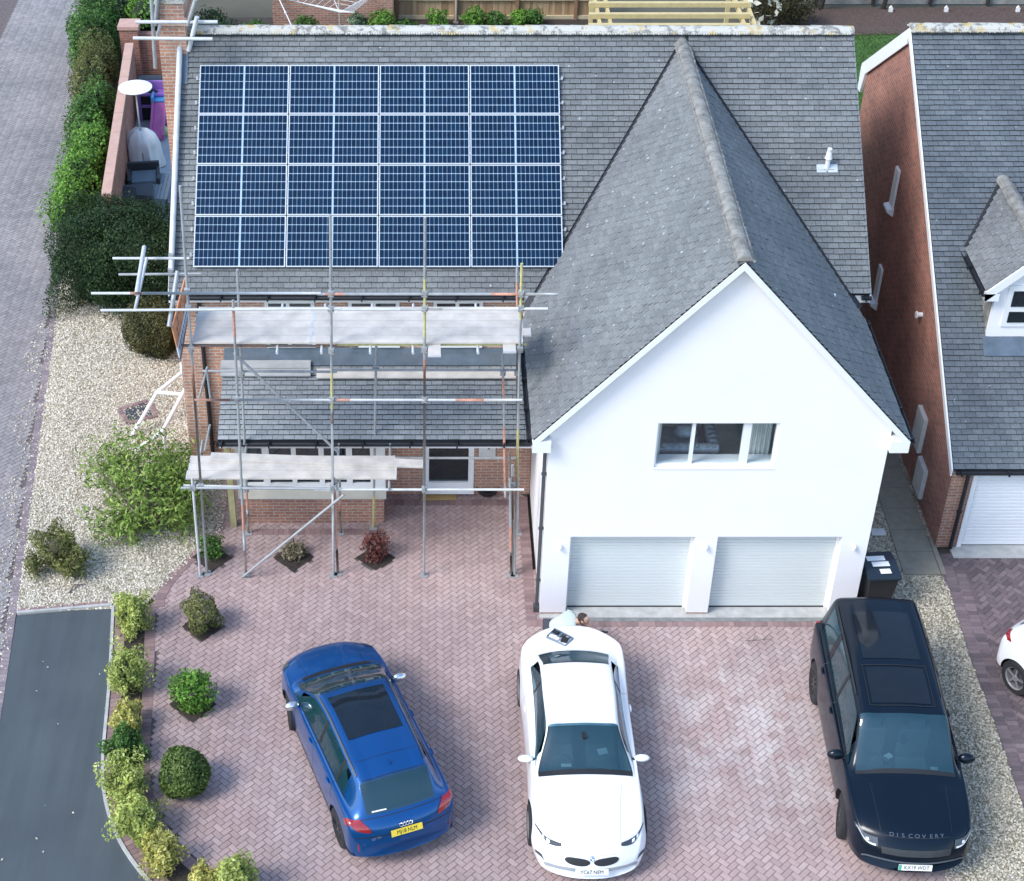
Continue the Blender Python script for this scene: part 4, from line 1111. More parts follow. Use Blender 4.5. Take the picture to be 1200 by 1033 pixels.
for u in (325, 377, 434, 484, 560): x = GY(u, 405, 1.15).x; stube('transom_tube', scaf, (x, .98, UZ-.065), (x, 2.55, UZ-.065), base=1)
for u in (228, 282, 394, 456, 497): x = GY(u, 566, 1.1).x; stube('transom_tube', scaf, (x, 1.0, LZ-.06), (x, 2.5, LZ-.06))
# gable end tubes left of the eaves
Yg = 3.85
for (p, q, base) in (((132, 303), (222, 303), 1), ((139, 322), (236, 321), 0)):
    stube('ledger_tube', scaf, T2(*p, Yg-.9), T2(*q, Yg-.9), base=base)
for (p, q, r_) in (((169, 290), (160, 345), .04), ((172, 303), (158, 364), .028)): stube('upright_pole', scaf, T2(*p, Yg-1.), T2(*q, 1.12), base=1, r=r_)
for (p, q) in (((243, 430), (233, 468)), ((242, 432), (247, 470)), ((246, 498), (240, 528))): stube('brace_tube', scaf, T2(*p, 1.6), T2(*q, 1.6), base=0, r=.02)
stube('upright_pole', scaf, T2(208, 318, 1.6), T2(198, 383, .95), base=0, r=.04)
# boards: each board is a thing of its own
def board(x0, x1, y0, z, mat, label, group, rz=0., w=.222, th=.038, tilt=0.):
    t = thing('scaffold_board', label, 'scaffold board', ((x0+x1)/2, y0+w/2, z), rz, group)
    L_ = x1-x0; mb = MB(); n = 8
    for i in range(n):
        a = -L_/2+i*L_/n; b = a+L_/n; mb.box((a, -w/2, 0), (b, w/2, th), 0, .5)
    o = MB(); o.box((-L_/2, -w/2, 0), (L_/2, w/2, th)); o = o.build('plank', M[mat], t, local=True, bevel=.004)
    for s in (-1, 1):
        e = MB(); e.box((s*(L_/2-.008)-.012, -w/2-.002, -.001), (s*(L_/2-.008)+.012, w/2+.002, th+.002)); e.build('end_band', M['galvw'], t, local=True)
    if tilt: t.rotation_euler = (0, tilt, rz)
    return t
xs = [GY(u, 403, 1.2).x for u in (225, 361, 612)]
xs = [-6.22, -4.16, -.44]
ORD = ['front', 'second from front', 'middle', 'second from back', 'back']
for i in range(5):
    y = 1.17+i*.230; jl = rng.uniform(-.04, .04)
    board(xs[0]+jl, xs[1]-.005+.03*(i % 2), y, UZ, 'board', 'pale plank on the upper platform, short left length, %s row' % ORD[i], 'boards of the upper platform')
    board(xs[1]+.005+.03*(i % 2), xs[2]+(.14 if i == 1 else 0)+jl, y, UZ+.002, 'board', 'pale plank on the upper platform, long right length, %s row' % ORD[i], 'boards of the upper platform')
for u, lab in ((509, 'short pale plank poking out below the upper platform near its middle'), (597, 'short pale plank poking out below the right end of the upper platform')):
    x = GY(u, 405, 1.1).x; t = board(-.5, .5, 0, 0, 'board', lab, None, rz=R(90)); t.location = (x, 1.33 if u < 550 else 1.45, UZ-.042)
LX = [GZ(u, 545, LZ).x for u in (221, 466, 496)]
for i, (a, b, y, rz_, lab) in enumerate(((LX[0], LX[1]-.02, 1.22, 0, 'front'), (LX[0]+.02, LX[1]-.02, 1.45, 0, 'second from front'), (LX[0]+.03, LX[1]-.05, 1.68, 0, 'third from front'))):
    board(a, b, y, LZ, 'board', 'pale plank of the lower platform in front of the bay window, %s' % lab, 'boards of the lower platform', rz_)
board(LX[0]+.4, LX[2], 1.62, LZ+.040, 'board', 'long plank lying askew on top of the lower platform', 'boards of the lower platform', R(-3.2))
# boards lying on the porch roof
def roofboard(u0, u1, v, mat, lab, h=.032):
    n_ = Vector((0, -ps*pc, pc)); a = onplane(u0, v, (0, -ps, 1), PZ0-ps*PY0+.04); b = onplane(u1, v, (0, -ps, 1), PZ0-ps*PY0+.04)
    t = thing('scaffold_board', lab, 'scaffold board', (a+b)/2+n_*h); t.rotation_euler = (math.atan(ps), 0, 0); L_ = b.x-a.x
    mb = MB(); mb.box((-L_/2, -.11, -.0), (L_/2, .11, .038)); mb.build('plank', M[mat], t, local=True, bevel=.004)
    for s in (-1, 1): e = MB(); e.box((s*L_/2-.003, -.112, .002), (s*L_/2+.003, .112, .0405)); e.build('end_band', M['galv'], t, local=True)
roofboard(259, 364, 430, 'board_g', 'old grey plank lying on the porch roof under the lead flashing, upper left')
roofboard(259, 364, 437.5, 'board_g', 'greyish plank lying on the porch roof, directly below the other grey plank')
roofboard(371, 606, 440, 'board', 'long pale plank lying on the porch roof on the right')
# sign board hung on the left end of the scaffold
sb = thing('sign_board', 'orange and white company sign board hung on the left end of the scaffold', 'sign board', (-6.72, 1.3, 4.6))
A_, B_, C_, D_ = T2(216, 330, 2.0), T2(201, 385, .85), T2(208, 412, .85), T2(222, 362, 2.0)
A_ = T2(217, 326, 2.1); B_ = T2(202, 384, 1.0); C_ = T2(212, 425, 1.0); D_ = T2(222, 366, 2.1)
def quadmix(s, t): return (A_*(1-s)+B_*s)*(1-t)+(D_*(1-s)+C_*s)*t
nb_ = (B_-A_).cross(D_-A_).normalized()
if nb_.x < 0: nb_ = -nb_
def qpanel(mb, s0, s1, t0, t1, h, m_=0, th=.02):
    q = [quadmix(s0, t0), quadmix(s1, t0), quadmix(s1, t1), quadmix(s0, t1)]
    vs = [p+nb_*h for p in q]+[p+nb_*(h-th) for p in q]
    mb.add(vs, [(0, 1, 2, 3), (7, 6, 5, 4), (0, 1, 5, 4), (1, 2, 6, 5), (2, 3, 7, 6), (3, 0, 4, 7)], m_)
mb = MB(); qpanel(mb, 0, 1, 0, .58, .0, 0); qpanel(mb, 0, 1, .59, .86, .0, 1); qpanel(mb, 0, 1, .87, 1., 0, 2)
mb.build('panel', [plain('sign_orange', (.62, .26, .13), .6, var=.15), plain('sign_white', (.62, .68, .74), .6, var=.1), plain('sign_grey_brown', (.26, .21, .20), .6)], sb)
mb = MB()
for r_ in range(3):
    for k in range(7):
        if rng.random() < .8: qpanel(mb, .1+k*.115, .1+k*.115+.07, .1+r_*.15, .19+r_*.15, .006, 0, .004)
for k in range(9): qpanel(mb, .06+k*.1, .06+k*.1+.065, .66, .78, .006, 1, .004)
mb.build('lettering', [plain('brown_lettering', (.30, .12, .06), .7), plain('grey_lettering', (.18, .22, .26), .7)], sb)
# chimney scaffold
cs = thing('chimney_scaffold', 'white tube scaffold frame fixed round the brick chimney stack', 'scaffold', (-7.2, 8.2, 5.))
for (p, q, y, base, r_) in (((159, 26), (255, 26), 7.6, 1, .036), ((156, 45), (249, 46), 7.4, 1, .036), ((174, -60), (182, 80), 7.7, 0, .036), ((188, -40), (182, 30), 7.9, 0, .04), ((188, 28), (184, 45), 7.8, 1, .03),
                            ((229, 0), (220, 30), 7.6, 0, .04), ((231, 20), (221, 60), 7.5, 1, .045), ((214, -50), (216, 40), 9.2, 4, .025), ((226, -60), (218, 30), 9.0, 4, .025)):
    stube('ledger_tube' if abs(p[1]-q[1]) < 5 else 'upright_pole', cs, T2(*p, y), T2(*q, y), base=base, r=r_)
a = onplane(212, 22, (0, -SL, 1), ZE-SL*YE+.16); b = onplane(200.5, 318, (0, -SL, 1), ZE-SL*YE+.16)
a.x += 0
stube('long_beam', cs, a, b, base=1, r=.058)
for v, u in ((48, 211), (300, 201), (318, 200)): coupler(onplane(u, v, (0, -SL, 1), ZE-SL*YE+.2), cs)
pass
# white tube frame on the gravel
wf = thing('white_tube_frame', 'white tubular frame leaning over the gravel at the left corner of the house', 'frame', (-7.7, 5.4, 0))
def wt(pts, nm='tube'):
    mb = MB(); pts = [Vector(p) for p in pts]
    for p, q in zip(pts, pts[1:]): mb.tube(p, q, .042, 10); mb.ell(q, (.037, .037, .037), 8, 6)
    mb.build(nm, M['galvw'] if nm == 'grey_sleeve' else M['upvc'], wf, smooth=True)
W = lambda u, v, z: GZ(u, v, z)
wt([W(154, 512, .04), W(184, 460, .75), W(214, 436, .95)], 'side_rail'); wt([W(184, 460, .75), W(221, 463, .75)], 'cross_rail')
wt([W(221, 449, 1.0), W(192, 503, .7), W(194, 536, .04)], 'side_rail'); wt([W(192, 504, .7), W(160, 528, .04)], 'stay'); wt([W(213, 422, 1.15), W(213, 438, .95)], 'grey_sleeve')

# ================================================================ garden left of the house
gw = thing('garden_wall', 'brick garden wall with pink coping between the hedge and the side patio', 'wall', (-10.6, 19, 0))
wall_pts = [(-10.10, 13.0), (-10.83, 23.1)]
wa, wb = GZ(129.5, 228, 1.82), GZ(156, 50, 1.82); wa = (wa.x, wa.y); wb = (wb.x, wb.y)
mb = MB(); strip(mb, [wa, wb], .01, .21, 0, 1.74); mb.build('brick_wall', M['brick_red'], gw)
mb = MB(); p_ = resample([wa, wb], 1.1); a_ = offset(p_, -.01); b_ = offset(p_, .23)
for i in range(len(p_)-1):
    d = 0.006; vs = [(a_[i][0], a_[i][1]+d, 1.74), (a_[i+1][0], a_[i+1][1]-d, 1.74), (b_[i+1][0], b_[i+1][1]-d, 1.74), (b_[i][0], b_[i][1]+d, 1.74)]
    vs += [(x, y, 1.82) for x, y, z in vs]; mb.add(vs, [(4,5,6,7),(0,1,5,4),(1,2,6,5),(2,3,7,6),(3,0,4,7)])
mb.build('coping', plain('pink_coping', (.52, .33, .26), .8, var=.12, scale=3), gw)
mb = MB(); pc_ = GZ(151, 27, 2.05); mb.box((pc_.x-.26, pc_.y-.26, 0), (pc_.x+.26, pc_.y+.26, 1.95)); mb.build('pier', M['brick_red'], gw)
mb = MB(); mb.box((pc_.x-.3, pc_.y-.3, 1.95), (pc_.x+.3, pc_.y+.3, 2.05)); mb.build('pier_cap', plain('pink_cap', (.50, .31, .25), .8, var=.15), gw)
mb = MB(); mb.box((pc_.x+.26, pc_.y-.1, 0), (pc_.x+1.1, pc_.y+.12, 1.75)); mb.build('return_wall', M['brick_red'], gw)
par = GZ(158, 97, 2.35); pf = GZ(168, 180, .6)
t = thing('parasol', 'round white parasol open above the side patio beside the garden wall', 'parasol', (pf.x, pf.y, .03))
mb = MB(); mb.lathe((par.x, par.y, 2.2), [(.44, 0), (.445, .02), (.3, .07), (.1, .12), (.01, .14)], 28); mb.build('canopy', plain('white_canvas', (.82, .83, .82), .8, var=.02), t, smooth=True)
mb = MB(); mb.tube((par.x, par.y, 2.35), (pf.x-.02, pf.y, .6), .022, 8); mb.tube((pf.x-.02, pf.y, .6), (pf.x, pf.y, .03), .022, 8); mb.build('pole', M['galv'], t)
# covered barbecue
c = GZ(171, 190, .0); c = Vector((c.x+.0, c.y-.35, .03))
t = thing('covered_barbecue', 'barbecue under a loose pale grey fabric cover on the side patio', 'barbecue', c)
mb = MB(); n = 36; vs = []
prof = [(.50, 0), (.50, .15), (.46, .45), (.44, .75), (.36, .98), (.18, 1.12), (.02, 1.16)]
for (r_, h) in prof:
    for i in range(n):
        a = 2*math.pi*i/n; f = 1+.13*math.sin(a*6+h*3)*(1-h/1.3)+.05*math.sin(a*11+1)+.06*math.cos(2*a)
        vs.append((c.x+r_*f*math.cos(a)*1.0, c.y+r_*f*math.sin(a)*.8, c.z+h+.03*math.sin(3*a+1)))
fs = [(k*n+i, k*n+(i+1) % n, (k+1)*n+(i+1) % n, (k+1)*n+i) for k in range(len(prof)-1) for i in range(n)]+[tuple(range((len(prof)-1)*n, len(prof)*n))]
mb.add(vs, fs); mb.build('fabric_cover', plain('pale_grey_cover', (.72, .76, .77), .7, var=.1, scale=4), t, smooth=True)
mb = MB(); mb.box((c.x-.3, c.y-.3, 0.03), (c.x+.3, c.y+.3, .1)); mb.build('wheel_base', M['black'], t)
# rattan chair, cube seat, bench, toy house, slide, ball
ratt = plain('dark_rattan', (.035, .045, .055), .7, var=.3, scale=40, bmp=.5); cus = plain('blue_grey_cushion', (.13, .19, .23), .9)
c = GZ(170, 219, .1); t = thing('rattan_armchair', 'dark rattan armchair with grey cushion on the side patio below the barbecue', 'armchair', (c.x, c.y, .03), R(8))
mb = MB(); mb.box((-.42, -.4, .0), (.42, .4, .3)); mb.build('seat_base', ratt, t, local=True, bevel=.01)
mb = MB(); mb.box((-.33, -.36, .3), (.33, .28, .42)); mb.build('seat_cushion', cus, t, local=True, bevel=.03)
mb = MB(); mb.box((-.42, .3, .3), (.42, .4, .62)); mb.box((.34, -.4, .3), (.42, .3, .5)); mb.box((-.42, -.4, .3), (-.34, .3, .5)); mb.build('back_and_arms', ratt, t, local=True, bevel=.01)
c = GZ(161, 236, .25); t = thing('rattan_stool', 'dark cube stool with pinched cushion at the near end of the side patio', 'stool', (c.x, c.y, .03), R(12))
mb = MB(); mb.box((-.38, -.3, 0), (.38, .3, .42)); mb.build('base', ratt, t, local=True, bevel=.01)
mb = MB(); vs = [(-.42, -.34, .43), (.42, -.34, .43), (.46, .36, .43), (-.46, .36, .43), (-.40, -.30, .50), (.40, -.3, .5), (.42, .34, .54), (-.42, .34, .54), (0, .02, .62), (0, -.32, .58)]
mb.add(vs, [(0, 1, 2, 3), (0, 1, 5, 9, 4), (1, 2, 6, 5), (2, 3, 7, 6), (3, 0, 4, 7), (4, 9, 8), (9, 5, 8), (5, 6, 8), (6, 7, 8), (7, 4, 8)]); mb.build('cushion', plain('charcoal_cushion', (.05, .065, .08), .8), t, local=True)
c = GZ(186, 224, .1); t = thing('low_table', 'low grey slatted patio table beside the cube stool against the house', 'table', (c.x+.05, c.y-.2, .03))
mb = MB(); [mb.box((-.3+i*.1, -.7, .3), (-.21+i*.1, .7, .33)) for i in range(6)]; mb.build('top', plain('grey_slat', (.18, .23, .26), .7), t, local=True)
for sx in (-.27, .25):
    for sy in (-.65, .6): mb = MB(); mb.box((sx, sy, 0), (sx+.05, sy+.05, .3)); mb.build('leg', M['dkgrey'], t, local=True)
c = GZ(178, 142, .0); pur = plain('purple_plastic', (.34, .17, .50), .45, var=.06)
t = thing('toy_kitchen', 'purple and black plastic toy kitchen standing on the side patio', 'toy kitchen', (c.x+.1, c.y, .03))
mb = MB(); mb.box((-.42, -.1, 0), (-.34, .25, .95)); mb.box((.34, -.1, 0), (.42, .25, .95)); mb.box((-.42, -.12, .78), (.42, .27, .86)); mb.box((-.34, -.1, .42), (.34, .25, .5)); mb.box((-.42, .2, .86), (.42, .27, 1.1)); mb.build('body', pur, t, local=True, bevel=.015)
mb = MB(); mb.box((-.34, -.06, .05), (.34, .2, .42)); mb.box((-.33, -.05, .5), (.33, .2, .78)); mb.ell((0, .02, .87), (.16, .1, .04)); mb.build('cupboard', M['dark'], t, local=True)
c = GZ(187, 150, .0); t = thing('toy_slide', 'blue and pink plastic toddler slide beside the purple toy kitchen', 'slide', (c.x+.05, c.y, .03))
mb = MB(); mb.box((-.22, -.0, 0), (-.15, .5, .9)); mb.box((.15, 0, 0), (.22, .5, .9)); mb.box((-.15, .1, .7), (.15, .5, .76)); mb.build('tower', plain('sky_blue_plastic', (.12, .42, .72), .4), t, local=True, bevel=.02)
mb = MB(); mb.prism([(.1, .7), (-.9, .1), (-.9, .05), (.1, .62)], -.14, .14, 'X'); mb.prism([(.1, .8), (-.9, .2), (-.9, .05), (.1, .6)], -.2, -.14, 'X'); mb.prism([(.1, .8), (-.9, .2), (-.9, .05), (.1, .6)], .14, .2, 'X')
mb.build('chute', plain('pink_plastic', (.50, .12, .35), .4), t, local=True)
c = GZ(192, 156, .12); mb = MB(); mb.ell((0, 0, 0), (.15, .15, .15), 18, 12); o = mb.build('play_ball', plain('lime_ball', (.36, .55, .22), .5, var=.3, scale=9), smooth=True); o.location = (c.x, c.y, .18); tag(o, 'lime green ball on the side patio in front of the pink slide', 'ball')
c = GZ(192, 104, .3); t = thing('storage_box', 'dark grey storage box behind the toy kitchen on the side patio', 'storage box', (c.x-.1, c.y, .03))
mb = MB(); mb.box((-.6, -.25, 0), (.5, .25, .5)); mb.build('body', M['dkgrey'], t, local=True, bevel=.01); mb = MB(); mb.box((-.63, -.28, .5), (.53, .28, .56)); mb.build('lid', plain('blue_grey_lid', (.10, .14, .17), .6), t, local=True, bevel=.01)

# ================================================================ back garden
fn = thing('timber_fence', 'closeboard timber fence at the back of the garden behind the solar roof', 'fence', (0, 27.6, 0))
mb = MB(); x = -3.1; kf = 0
mb_p = MB(); mb_r = MB()
while x < 3.4:
    mb_p.box((x, 27.55+.012*(kf % 2), .12), (x+.11, 27.57+.012*(kf % 2), 1.85), 0, rng.random()); x += .1; kf += 1
def fencemat():
    m, nt, b = newmat('fence_board'); r = ramp(nt, attr(nt), [(0, (.30, .19, .10)), (.5, (.40, .27, .15)), (1, (.50, .36, .21))]); L(nt, r.outputs[0], b.inputs['Base Color']); b.inputs['Roughness'].default_value = .85; return m
mb_p.build('board_panel', fencemat(), fn, fixn=False)
for z in (.0, .62, 1.3):
    mb = MB(); mb.box((-3.1, 27.46, z+.02), (3.4, 27.54, z+.13)); mb.build('rail', plain('pale_rail', (.50, .42, .27), .8), fn)
for x in (-3.05, -1.2, .75, 2.6): mb = MB(); mb.box((x, 27.42, 0), (x+.1, 27.54, 1.9)); mb.build('post', plain('brown_post', (.24, .14, .08), .8), fn)
bw = thing('back_garden_wall', 'red brick wall at the back of the garden behind the clothes line', 'wall', (-5, 27.7, 0))
mb = MB(); mb.box((-6.9, 27.0, 0), (-3.15, 27.3, 1.9)); mb.box((-3.6, 26.9, 0), (-3.12, 27.4, 2.1)); mb.build('brick_wall', M['brick'], bw)
mb = MB(); mb.box((-6.9, 26.95, 1.9), (-3.15, 27.35, 1.97)); mb.build('coping', M['concrete'], bw)
cl = thing('rotary_clothes_line', 'rotary clothes line with pale cords in front of the back brick wall', 'clothes line', (-4.7, 25.0, 0))
mb = MB(); mb.tube((-4.7, 25, 0), (-4.7, 25, 2.0), .025, 8); mb.build('pole', plain('pale_wood_pole', (.45, .40, .32), .8), cl)
for a in (20, 110, 200, 290): mb = MB(); mb.tube((-4.7, 25, 1.3), (-4.7+1.5*math.cos(R(a)), 25+1.5*math.sin(R(a)), 1.9), .015, 6); mb.build('arm', M['galvw'], cl)
mb = MB()
for k in range(2, 8):
    for a in (20, 110, 200, 290):
        f = k/8; p = Vector((-4.7+1.5*f*math.cos(R(a)), 25+1.5*f*math.sin(R(a)), 1.3+.6*f)); q = Vector((-4.7+1.5*f*math.cos(R(a+90)), 25+1.5*f*math.sin(R(a+90)), 1.3+.6*f)); mb.tube(p, q, .007, 4)
mb.build('line', M['upvc'], cl)
mb = MB(); mb.tube(GZ(466, -20, .6), GZ(348-0, 42, .3), .02, 6)
for (u0, v0, u1, v1, lab) in ((316, -25, 347, 42, 'pale prop pole leaning over the soil bed left of the timber fence'),):
    mb = MB(); a, b = GZ(u0, v0, 1.5), GZ(u1, v1, .05); mb.tube(a, b, .02, 6); mb.ell(a*.4+b*.6, (.04, .04, .04)); o = mb.build('prop_pole', M['upvc']); tag(o, lab, 'pole')
for i, (u, v) in enumerate(((427, 30), (534, 28))):
    a = GZ(u, v); mb = MB(); mb.tube((a.x, a.y, 0), (a.x+.02, a.y+.3, 1.3), .045, 7, r1=.03); mb.cbox((a.x, a.y, .02), (.16, .16, .08)); o = mb.build('tree_stake', plain('pale_stake', (.34, .29, .23), .9))
    tag(o, ['pale wooden stake in the soil bed behind the second panel column', 'pale wooden stake in the soil bed nearer the pergola'][i], 'stake', 'stakes in the back bed')
# pergola
pg = thing('pergola', 'new pale timber pergola over the patio behind the ridge', 'pergola', (5, 22.5, 0))
nw = plain('new_pale_timber', (.56, .45, .22), .75, var=.12, scale=6)
pz_ = 2.3
for u, in ((700,), (868,)):
    x = GZ(u, 20, pz_).x
    for dx_ in (0, .3): mb = MB(); mb.box((x+dx_, 20.6, pz_-.16), (x+dx_+.09, 25.2, pz_-.01)); mb.build('beam', nw, pg)
    for y in (20.9, 24.8): mb = MB(); mb.box((x+.02, y, 0), (x+.14, y+.12, pz_-.16)); mb.build('post', nw, pg)
for v in (-22, -9, 4, 17, 29.5):
    a, b = GZ(691, v, pz_+.1), GZ(877, v, pz_+.1); mb = MB(); mb.box((a.x-.02, a.y-.07, pz_), (b.x+.05, a.y+.07, pz_+.13)); mb.build('rafter', nw, pg)
sd = thing('garden_sofa', 'dark grey outdoor sofa under the timber pergola', 'sofa', (5.2, 23.4, .03))
mb = MB(); mb.box((-.9, -.4, .05), (.9, .4, .4)); mb.build('seat', M['dkgrey'], sd, local=True, bevel=.04); mb = MB(); mb.box((-.9, .25, .4), (.9, .42, .8)); mb.build('backrest', M['dkgrey'], sd, local=True, bevel=.04)
# dark fence on the right, lights, trunks
df = thing('dark_garden_fence', 'dark fence on a pale gravel board behind the lawn', 'fence', (14, 29, 0))
mb = MB(); mb.box((7.6, 28.75, .3), (22, 28.8, 2.0)); mb.build('panel', plain('dark_fence_wood', (.02, .025, .03), .9, var=.4), df)
mb = MB(); mb.box((7.6, 28.70, 0), (22, 28.74, .28)); mb.build('gravel_board', plain('weathered_gravel_board', (.25, .25, .23), .9, var=.4, scale=3), df)
for i in range(8): mb = MB(); x = 8.6+i*1.85; mb.box((x, 28.58, 0), (x+.1, 28.7, 2.0)); mb.build('post', plain('dark_post', (.035, .03, .03), .9), df)
for i, u in enumerate((1044, 1109, 1193)):
    a = GZ(u, 11, .1); t = thing('garden_light', ['small white house-shaped solar light, leftmost along the mulch strip', 'small white house-shaped solar light in the middle of the mulch strip', 'small white house-shaped solar light, rightmost along the mulch strip'][i], 'garden light', (a.x, a.y, .02), group='solar lights along the mulch')
    mb = MB(); mb.prism([(-.06, 0), (.06, 0), (.06, .13), (0, .2), (-.06, .13)], -.04, .04, 'Y'); mb.build('lamp_body', M['white'], t, local=True)
    mb = MB(); mb.tube((0, 0, -.02), (0, 0, .01), .02, 6); mb.build('spike', M['dkgrey'], t, local=True)
# ================================================================ plants
INNER_SHADE = plain('painted_inner_shade', (.020, .034, .014), .95, var=.4, scale=20)  # near-black green that paints shade into shrub cores; also colours their stems
BR = plain('pale_bark', (.17, .14, .11), .9, var=.3, scale=20)
G_dark = leafmat('dark_conifer_leaf', (.010, .028, .012), (.022, .055, .018), (.05, .10, .03))
G_mid = leafmat('mid_green_leaf', (0.028, 0.078, 0.019), (0.070, 0.163, 0.034), (0.155, 0.295, 0.070))
G_bright = leafmat('bright_green_leaf', (0.054, 0.139, 0.022), (0.124, 0.279, 0.039), (0.248, 0.449, 0.078))
G_yel = leafmat('yellow_green_leaf', (.19, .23, .05), (.40, .47, .12), (.66, .72, .28))
G_box = leafmat('box_leaf', (.05, .085, .02), (.115, .18, .045), (.22, .31, .09))
G_yel2 = leafmat('golden_leaf', (.24, .23, .05), (.50, .48, .13), (.72, .68, .28))
G_ol = leafmat('olive_leaf', (0.062, 0.078, 0.025), (0.155, 0.171, 0.054), (0.279, 0.295, 0.116))
G_brn = leafmat('bronze_leaf', (0.035, 0.031, 0.015), (0.075, 0.069, 0.027), (0.138, 0.112, 0.050))
G_ol2 = leafmat('olive_brown_leaf', (.040, .042, .018), (.085, .088, .034), (.16, .155, .065))
G_red = leafmat('red_leaf', (.10, .03, .035), (.20, .065, .06), (.32, .14, .11))
G_lean = leafmat('willow_leaf', (0.078, 0.155, 0.031), (0.202, 0.310, 0.062), (0.419, 0.527, 0.155))
G_grey = leafmat('grey_green_leaf', (0.078, 0.124, 0.078), (0.171, 0.248, 0.155), (0.310, 0.419, 0.279))
G_dry = leafmat('dry_leaf', (.10, .085, .05), (.22, .19, .12), (.40, .36, .26))
G_wh = leafmat('white_flower', (.5, .5, .45), (.7, .7, .65), (.85, .85, .8))
hg = 'shrubs growing along the garden wall'
shrub('conifer_hedge', 'large dark green clipped hedge between the lane and the house corner', 'hedge', (-9.45, 11.4, 0),
      [((-.52, -.1, .95), (1.05, 1.2, 1.15), 4.), ((.62, -.15, .92), (1.2, 1.15, 1.1), 4.), ((.1, .5, 1.0), (1.45, .8, 1.1), 4.)], 95000, .055, G_dark, INNER_SHADE, 11, shell=.60, lump=.17, corek=.60, stems=3)
shrub('garden_shrub', 'glossy bright green shrub with white flecks against the wall above the hedge', 'shrub', (-11.05, 15.0, 0),
      [((.1, 0, .95), (.62, 1.5, 1.0)), ((.3, 1.4, 1.05), (.5, .9, 1.0)), ((-.05, -.9, .7), (.6, .8, .75))], 12000, .085, G_bright, INNER_SHADE, 12, hg, shell=.55, corek=.58)
shrub('garden_shrub', 'mid green bushy shrub beside the wall below the parasol canopy', 'shrub', (-11.3, 17.7, 0),
      [((.1, 0, 1.0), (.55, 1.0, 1.05)), ((.25, 1.0, 1.1), (.5, .9, 1.0))], 9500, .085, G_mid, INNER_SHADE, 13, hg, shell=.55, corek=.58)
shrub('garden_shrub', 'olive tinged wispy shrub beside the wall level with the parasol', 'shrub', (-11.6, 20.3, 0),
      [((.1, 0, 1.1), (.6, 1.1, 1.15)), ((.2, 1.2, 1.1), (.55, .9, 1.1))], 12000, .09, G_ol, INNER_SHADE, 14, hg, shell=.5, corek=.58, aspect=.3)
shrub('garden_shrub', 'dark green shrub growing round the brick wall pier', 'shrub', (-12.0, 23.0, 0),
      [((.1, 0, 1.1), (.75, 1.2, 1.2)), ((.1, 1.3, 1.1), (.75, 1.0, 1.1))], 12000, .09, G_mid, INNER_SHADE, 15, hg, shell=.5, corek=.58)
shrub('garden_shrub', 'grey green feathery shrub at the top left beside the lane', 'shrub', (-12.2, 25.8, 0),
      [((.2, 0, 1.1), (.9, 1.2, 1.2)), ((.9, .4, 1.2), (.8, .9, 1.1))], 8000, .09, G_grey, INNER_SHADE, 16, hg, shell=.5, corek=.55, aspect=.3)
shrub('garden_shrub', 'lime green climbing bush above the pier left of the chimney', 'shrub', (-10.7, 25.7, 0),
      [((.3, 0, 1.0), (1.0, .8, 1.1)), ((.2, -1.3, 1.6), (.5, .5, .4))], 6000, .08, G_bright, INNER_SHADE, 17, hg, shell=.6)
shrub('garden_shrub', 'dark shrub in the shade between the patio wall and the chimney', 'shrub', (-9.2, 23.8, 0),
      [((0, 0, .7), (.8, .8, .8)), ((.8, .3, .7), (.9, .7, .8))], 6000, .08, G_dark, INNER_SHADE, 18, hg, shell=.6)
shrub('round_bush', 'rounded olive brown bush on the gravel below the hedge', 'bush', (-8.35, 8.75, 0),
      [((0, 0, .68), (.66, .62, .70)), ((.35, .1, .6), (.45, .45, .5))], 20000, .05, G_ol2, INNER_SHADE, 19, shell=.7, lump=.12, corek=.68)
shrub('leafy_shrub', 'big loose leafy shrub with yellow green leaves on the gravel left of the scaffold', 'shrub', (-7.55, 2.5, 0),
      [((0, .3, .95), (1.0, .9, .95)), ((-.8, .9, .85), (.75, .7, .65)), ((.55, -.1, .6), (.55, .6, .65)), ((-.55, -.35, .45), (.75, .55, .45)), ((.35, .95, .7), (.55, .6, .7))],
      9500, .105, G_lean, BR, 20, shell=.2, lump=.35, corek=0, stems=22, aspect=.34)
shrub('weeping_shrub', 'small weeping shrub with bare twigs on the gravel near the lane edge', 'shrub', (-9.25, 1.35, 0),
      [((0, 0, .55), (.48, .45, .50)), ((.3, -.2, .35), (.32, .35, .35)), ((-.42, -.25, .3), (.16, .2, .28))], 4000, .095, G_ol, BR, 22, shell=.45, lump=.35, corek=.4, stems=16, aspect=.28)
shrub('box_ball', 'neat round clipped green bush standing on the block paving', 'bush', (-6.18, -4.30, 0),
      [((0, 0, .44), (.42, .42, .43))], 7500, .055, G_box, INNER_SHADE, 23, shell=.8, lump=.08, corek=.76)
shrub('paving_shrub', 'bright green leafy plant in the lowest diamond planting hole', 'plant', (DIA[4][0][0]*.5+DIA[4][2][0]*.5, -2.45, 0),
      [((0, .05, .42), (.38, .35, .38)), ((.1, .1, .6), (.24, .22, .22))], 2600, .07, G_bright, BR, 24, shell=.4, corek=.5, stems=12)
shrub('paving_shrub', 'olive brown rounded shrub in the diamond planting hole nearest the gravel', 'shrub', (-6.29, -.42, 0),
      [((0, .05, .42), (.32, .32, .40))], 3600, .05, G_ol, BR, 25, shell=.7, corek=.75)
